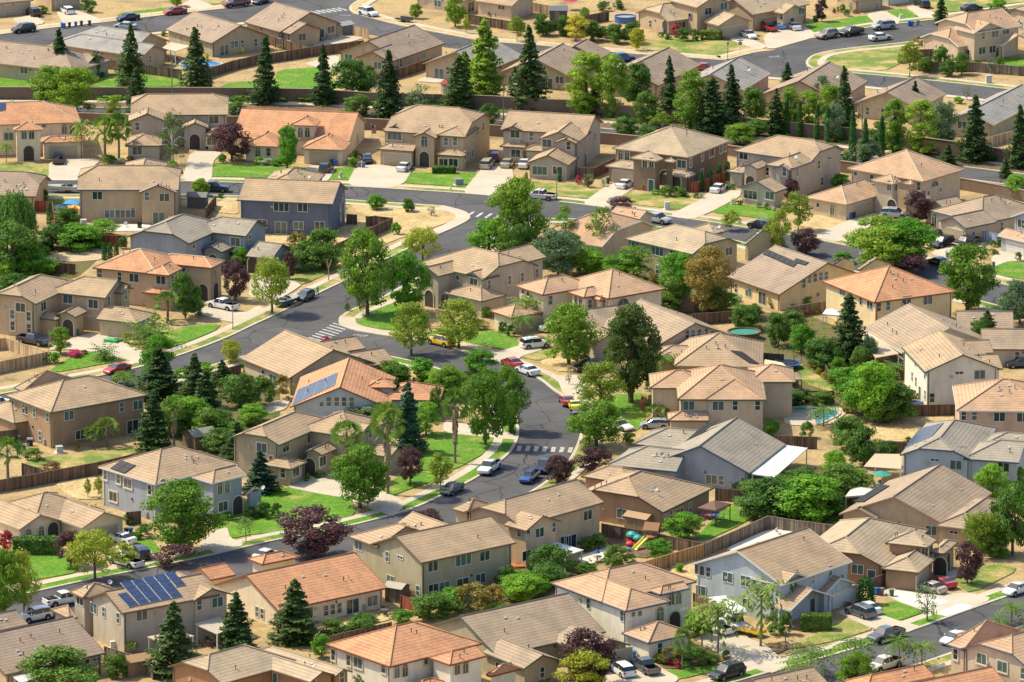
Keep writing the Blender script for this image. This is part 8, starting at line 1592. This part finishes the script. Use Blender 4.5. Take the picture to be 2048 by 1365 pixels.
# people
def person(t, p, h, rz, shirt, trousers, lb, pose):
    me = bpy.data.meshes.new('body'); bm = bmesh.new()
    # joints: pelvis root first
    J = {'pelvis': (0,0,.93,.135), 'waist': (0,.0,1.08,.125), 'chest': (0,0,1.32,.155), 'neck': (0,0,1.50,.06), 'head': (0,.02,1.60,.085), 'crown': (0,.01,1.72,.085)}
    for s, S in ((-1,'l'),(1,'r')):
        st = pose['stride']*s; J.update({S+'hip': (s*.09,0,.88,.10), S+'knee': (s*.1,st*.5+.03,.50,.065), S+'ank': (s*.1,st-.04,.09,.042), S+'toe': (s*.11,st+.14,.05,.035)})
        e, w_ = pose['arm'][0 if s < 0 else 1]; J.update({S+'sho': (s*.19,0,1.42,.055), S+'elb': (s*.25+e[0]*s,e[1],1.15+e[2],.042), S+'wri': (s*.25+w_[0]*s,w_[1],.92+w_[2],.03), S+'hand': (s*.25+w_[0]*s*1.05,w_[1]+.03,.84+w_[2],.032)})
    E = [('pelvis','waist'),('waist','chest'),('chest','neck'),('neck','head'),('head','crown')]
    for S in 'lr': E += [('pelvis',S+'hip'),(S+'hip',S+'knee'),(S+'knee',S+'ank'),(S+'ank',S+'toe'),('chest',S+'sho'),(S+'sho',S+'elb'),(S+'elb',S+'wri'),(S+'wri',S+'hand')]
    names = list(J); sk = bm.verts.layers.skin.verify(); vs = {n: bm.verts.new(J[n][:3]) for n in names}; [bm.edges.new((vs[a], vs[b])) for a, b in E]
    for n in names:
        for v_ in [vs[n]]: v_[sk].radius = (J[n][3], J[n][3]*(.72 if n in ('chest','waist','pelvis') else 1)); v_[sk].use_root = (n == 'pelvis')
    bm.to_mesh(me); bm.free(); g_ = gnd(tp(t, p)); o = bpy.data.objects.new('person', me); COL.objects.link(o); o.modifiers.new('s', 'SKIN'); o.modifiers.new('d', 'SUBSURF').levels = 1
    o.modifiers['d'].render_levels = 1; bpy.context.view_layer.update(); dg = bpy.context.evaluated_depsgraph_get(); m2 = bpy.data.meshes.new_from_object(o.evaluated_get(dg)); o.modifiers.clear(); o.data = m2
    skin = flat('skin', (.42,.25,.17), .6); m2.materials.clear()
    for c in (skin, flat('cloth_%s' % str(shirt), shirt, .85), flat('cloth_%s' % str(trousers), trousers, .85), flat('hair_dark', (.05,.035,.025), .8), flat('shoes', (.06,.05,.05), .7)): m2.materials.append(c)
    for f in m2.polygons:
        c = f.center; f.use_smooth = True
        f.material_index = 4 if c.z < .11 else 2 if c.z < .95 and abs(c.x) < .21 else 3 if (c.z > 1.66 or (c.z > 1.57 and c.y < -.02)) else 1 if .95 <= c.z < 1.50 and not (abs(c.x) > .235 and c.z < 1.22) else 0
    o.location = (g_.x, g_.y, .13 if t == 'D3' else .02); o.rotation_euler = (0,0,rz); k = h/1.8; o.scale = (k,k,k); tag(o, lb, 'person'); return o
person('B2', (492,1172), 1.78, math.pi*.9, (.30,.29,.27), (.06,.13,.28), 'person in grey top and blue trousers walking on the street', {'stride': .22, 'arm': [((.04,.08,0),(.06,.18,.03)),((.03,-.08,0),(.05,-.1,.02))]})
person('D3', (1708,135), 1.75, math.pi*.6, (.62,.62,.6), (.16,.13,.10), 'person in white top standing on the lawn by the gazebo', {'stride': .05, 'arm': [((.04,.1,.02),(-.02,.3,.12)),((.04,.1,.02),(-.04,.28,.1))]})
# satellite dishes on roofs
# ------------------------------------------------------------------ descriptions for plants and fences, from where they stand
NUM = ['zero','one','two','three','four','five','six','seven','eight','nine','ten','eleven','twelve','thirteen','fourteen']; ORD = ['', 'first','second','third','fourth','fifth','sixth','seventh','eighth','ninth','tenth','eleventh','twelfth']
HC = [(s, proj(r.location+Vector((0,0,2.5)))) for s, c, r, o in HOUSES]
def rel(c):
    best = min(HC, key=lambda h: ((h[1][0]-c[0]))**2 + ((h[1][1]-c[1])*1.5)**2); dx, dy = c[0]-best[1][0], (c[1]-best[1][1])*1.5
    r = ('right of' if dx > 0 else 'left of') if abs(dx) > abs(dy)*.8 else ('in front of' if dy > 0 else 'behind')
    return r, best[0]
def finish(items):
    by = {}
    for o, lab, x in items: by.setdefault(lab, []).append((x, o))
    for lab, L_ in by.items():
        L_.sort(key=lambda q: q[0]); n = len(L_)
        for i, (x, o) in enumerate(L_):
            if n == 1: l = lab
            elif i == 0: l = ('left one of two: ' if n == 2 else 'leftmost of %s: ' % NUM[n]) + lab
            elif i == n-1: l = ('right one of two: ' if n == 2 else 'rightmost of %s: ' % NUM[n]) + lab
            elif n == 3: l = 'middle of three: ' + lab
            else: l = '%s from left of %s: ' % (ORD[i+1], NUM[n]) + lab
            o['label'] = l
            if len(l.split()) > 16: print('LONG', l)
it = []
hs = {}
for o, k, c, h, w_ in PLANTS: hs.setdefault(k, []).append(h)
for o, k, c, h, w_ in PLANTS:
    r, s = rel(c); ph = KN[k][1]; H_ = sorted(hs[k]); q = H_.index(h)/max(1, len(H_)-1)
    if len(H_) > 8 and len((ph+' '+r+' the '+s).split()) < 11: ph = ('tall ' if q > .75 else 'low ' if q < .25 else '') + (ph if not ph.startswith(('tall','short','small')) else ph.split(' ', 1)[1] if q > .75 or q < .25 else ph)
    it.append((o, '%s %s the %s' % (ph, r, s), c[0])); tag(o, None, KN[k][2], {'tree': 'broadleaf trees', 'conifer': 'conifers', 'palm': 'palms', 'shrub': 'garden shrubs'}.get(KN[k][2], KN[k][2]+' plants'))
finish(it)
it = []; FN = {'wood': 'weathered brown board fence', 'new': 'new orange-brown board fence', 'grey': 'greyish board fence', 'red': 'red-brown board fence', 'pale': 'pale tan board fence', 'blue': 'pale blue double gate'}
for i, (root, k, c, P_) in enumerate(FENCES):
    if k == 'wall':
        tag(root, 'long brown block wall on the far side of the shaded boulevard' if i == 0 else 'brown block wall on the near side of the shaded boulevard', 'wall', 'boundary walls'); continue
    r, s = rel(c); it.append((root, '%s %s the %s' % (FN[k], r, s), c[0])); tag(root, None, 'fence' if k != 'blue' else 'gate', 'board fences')
finish(it)
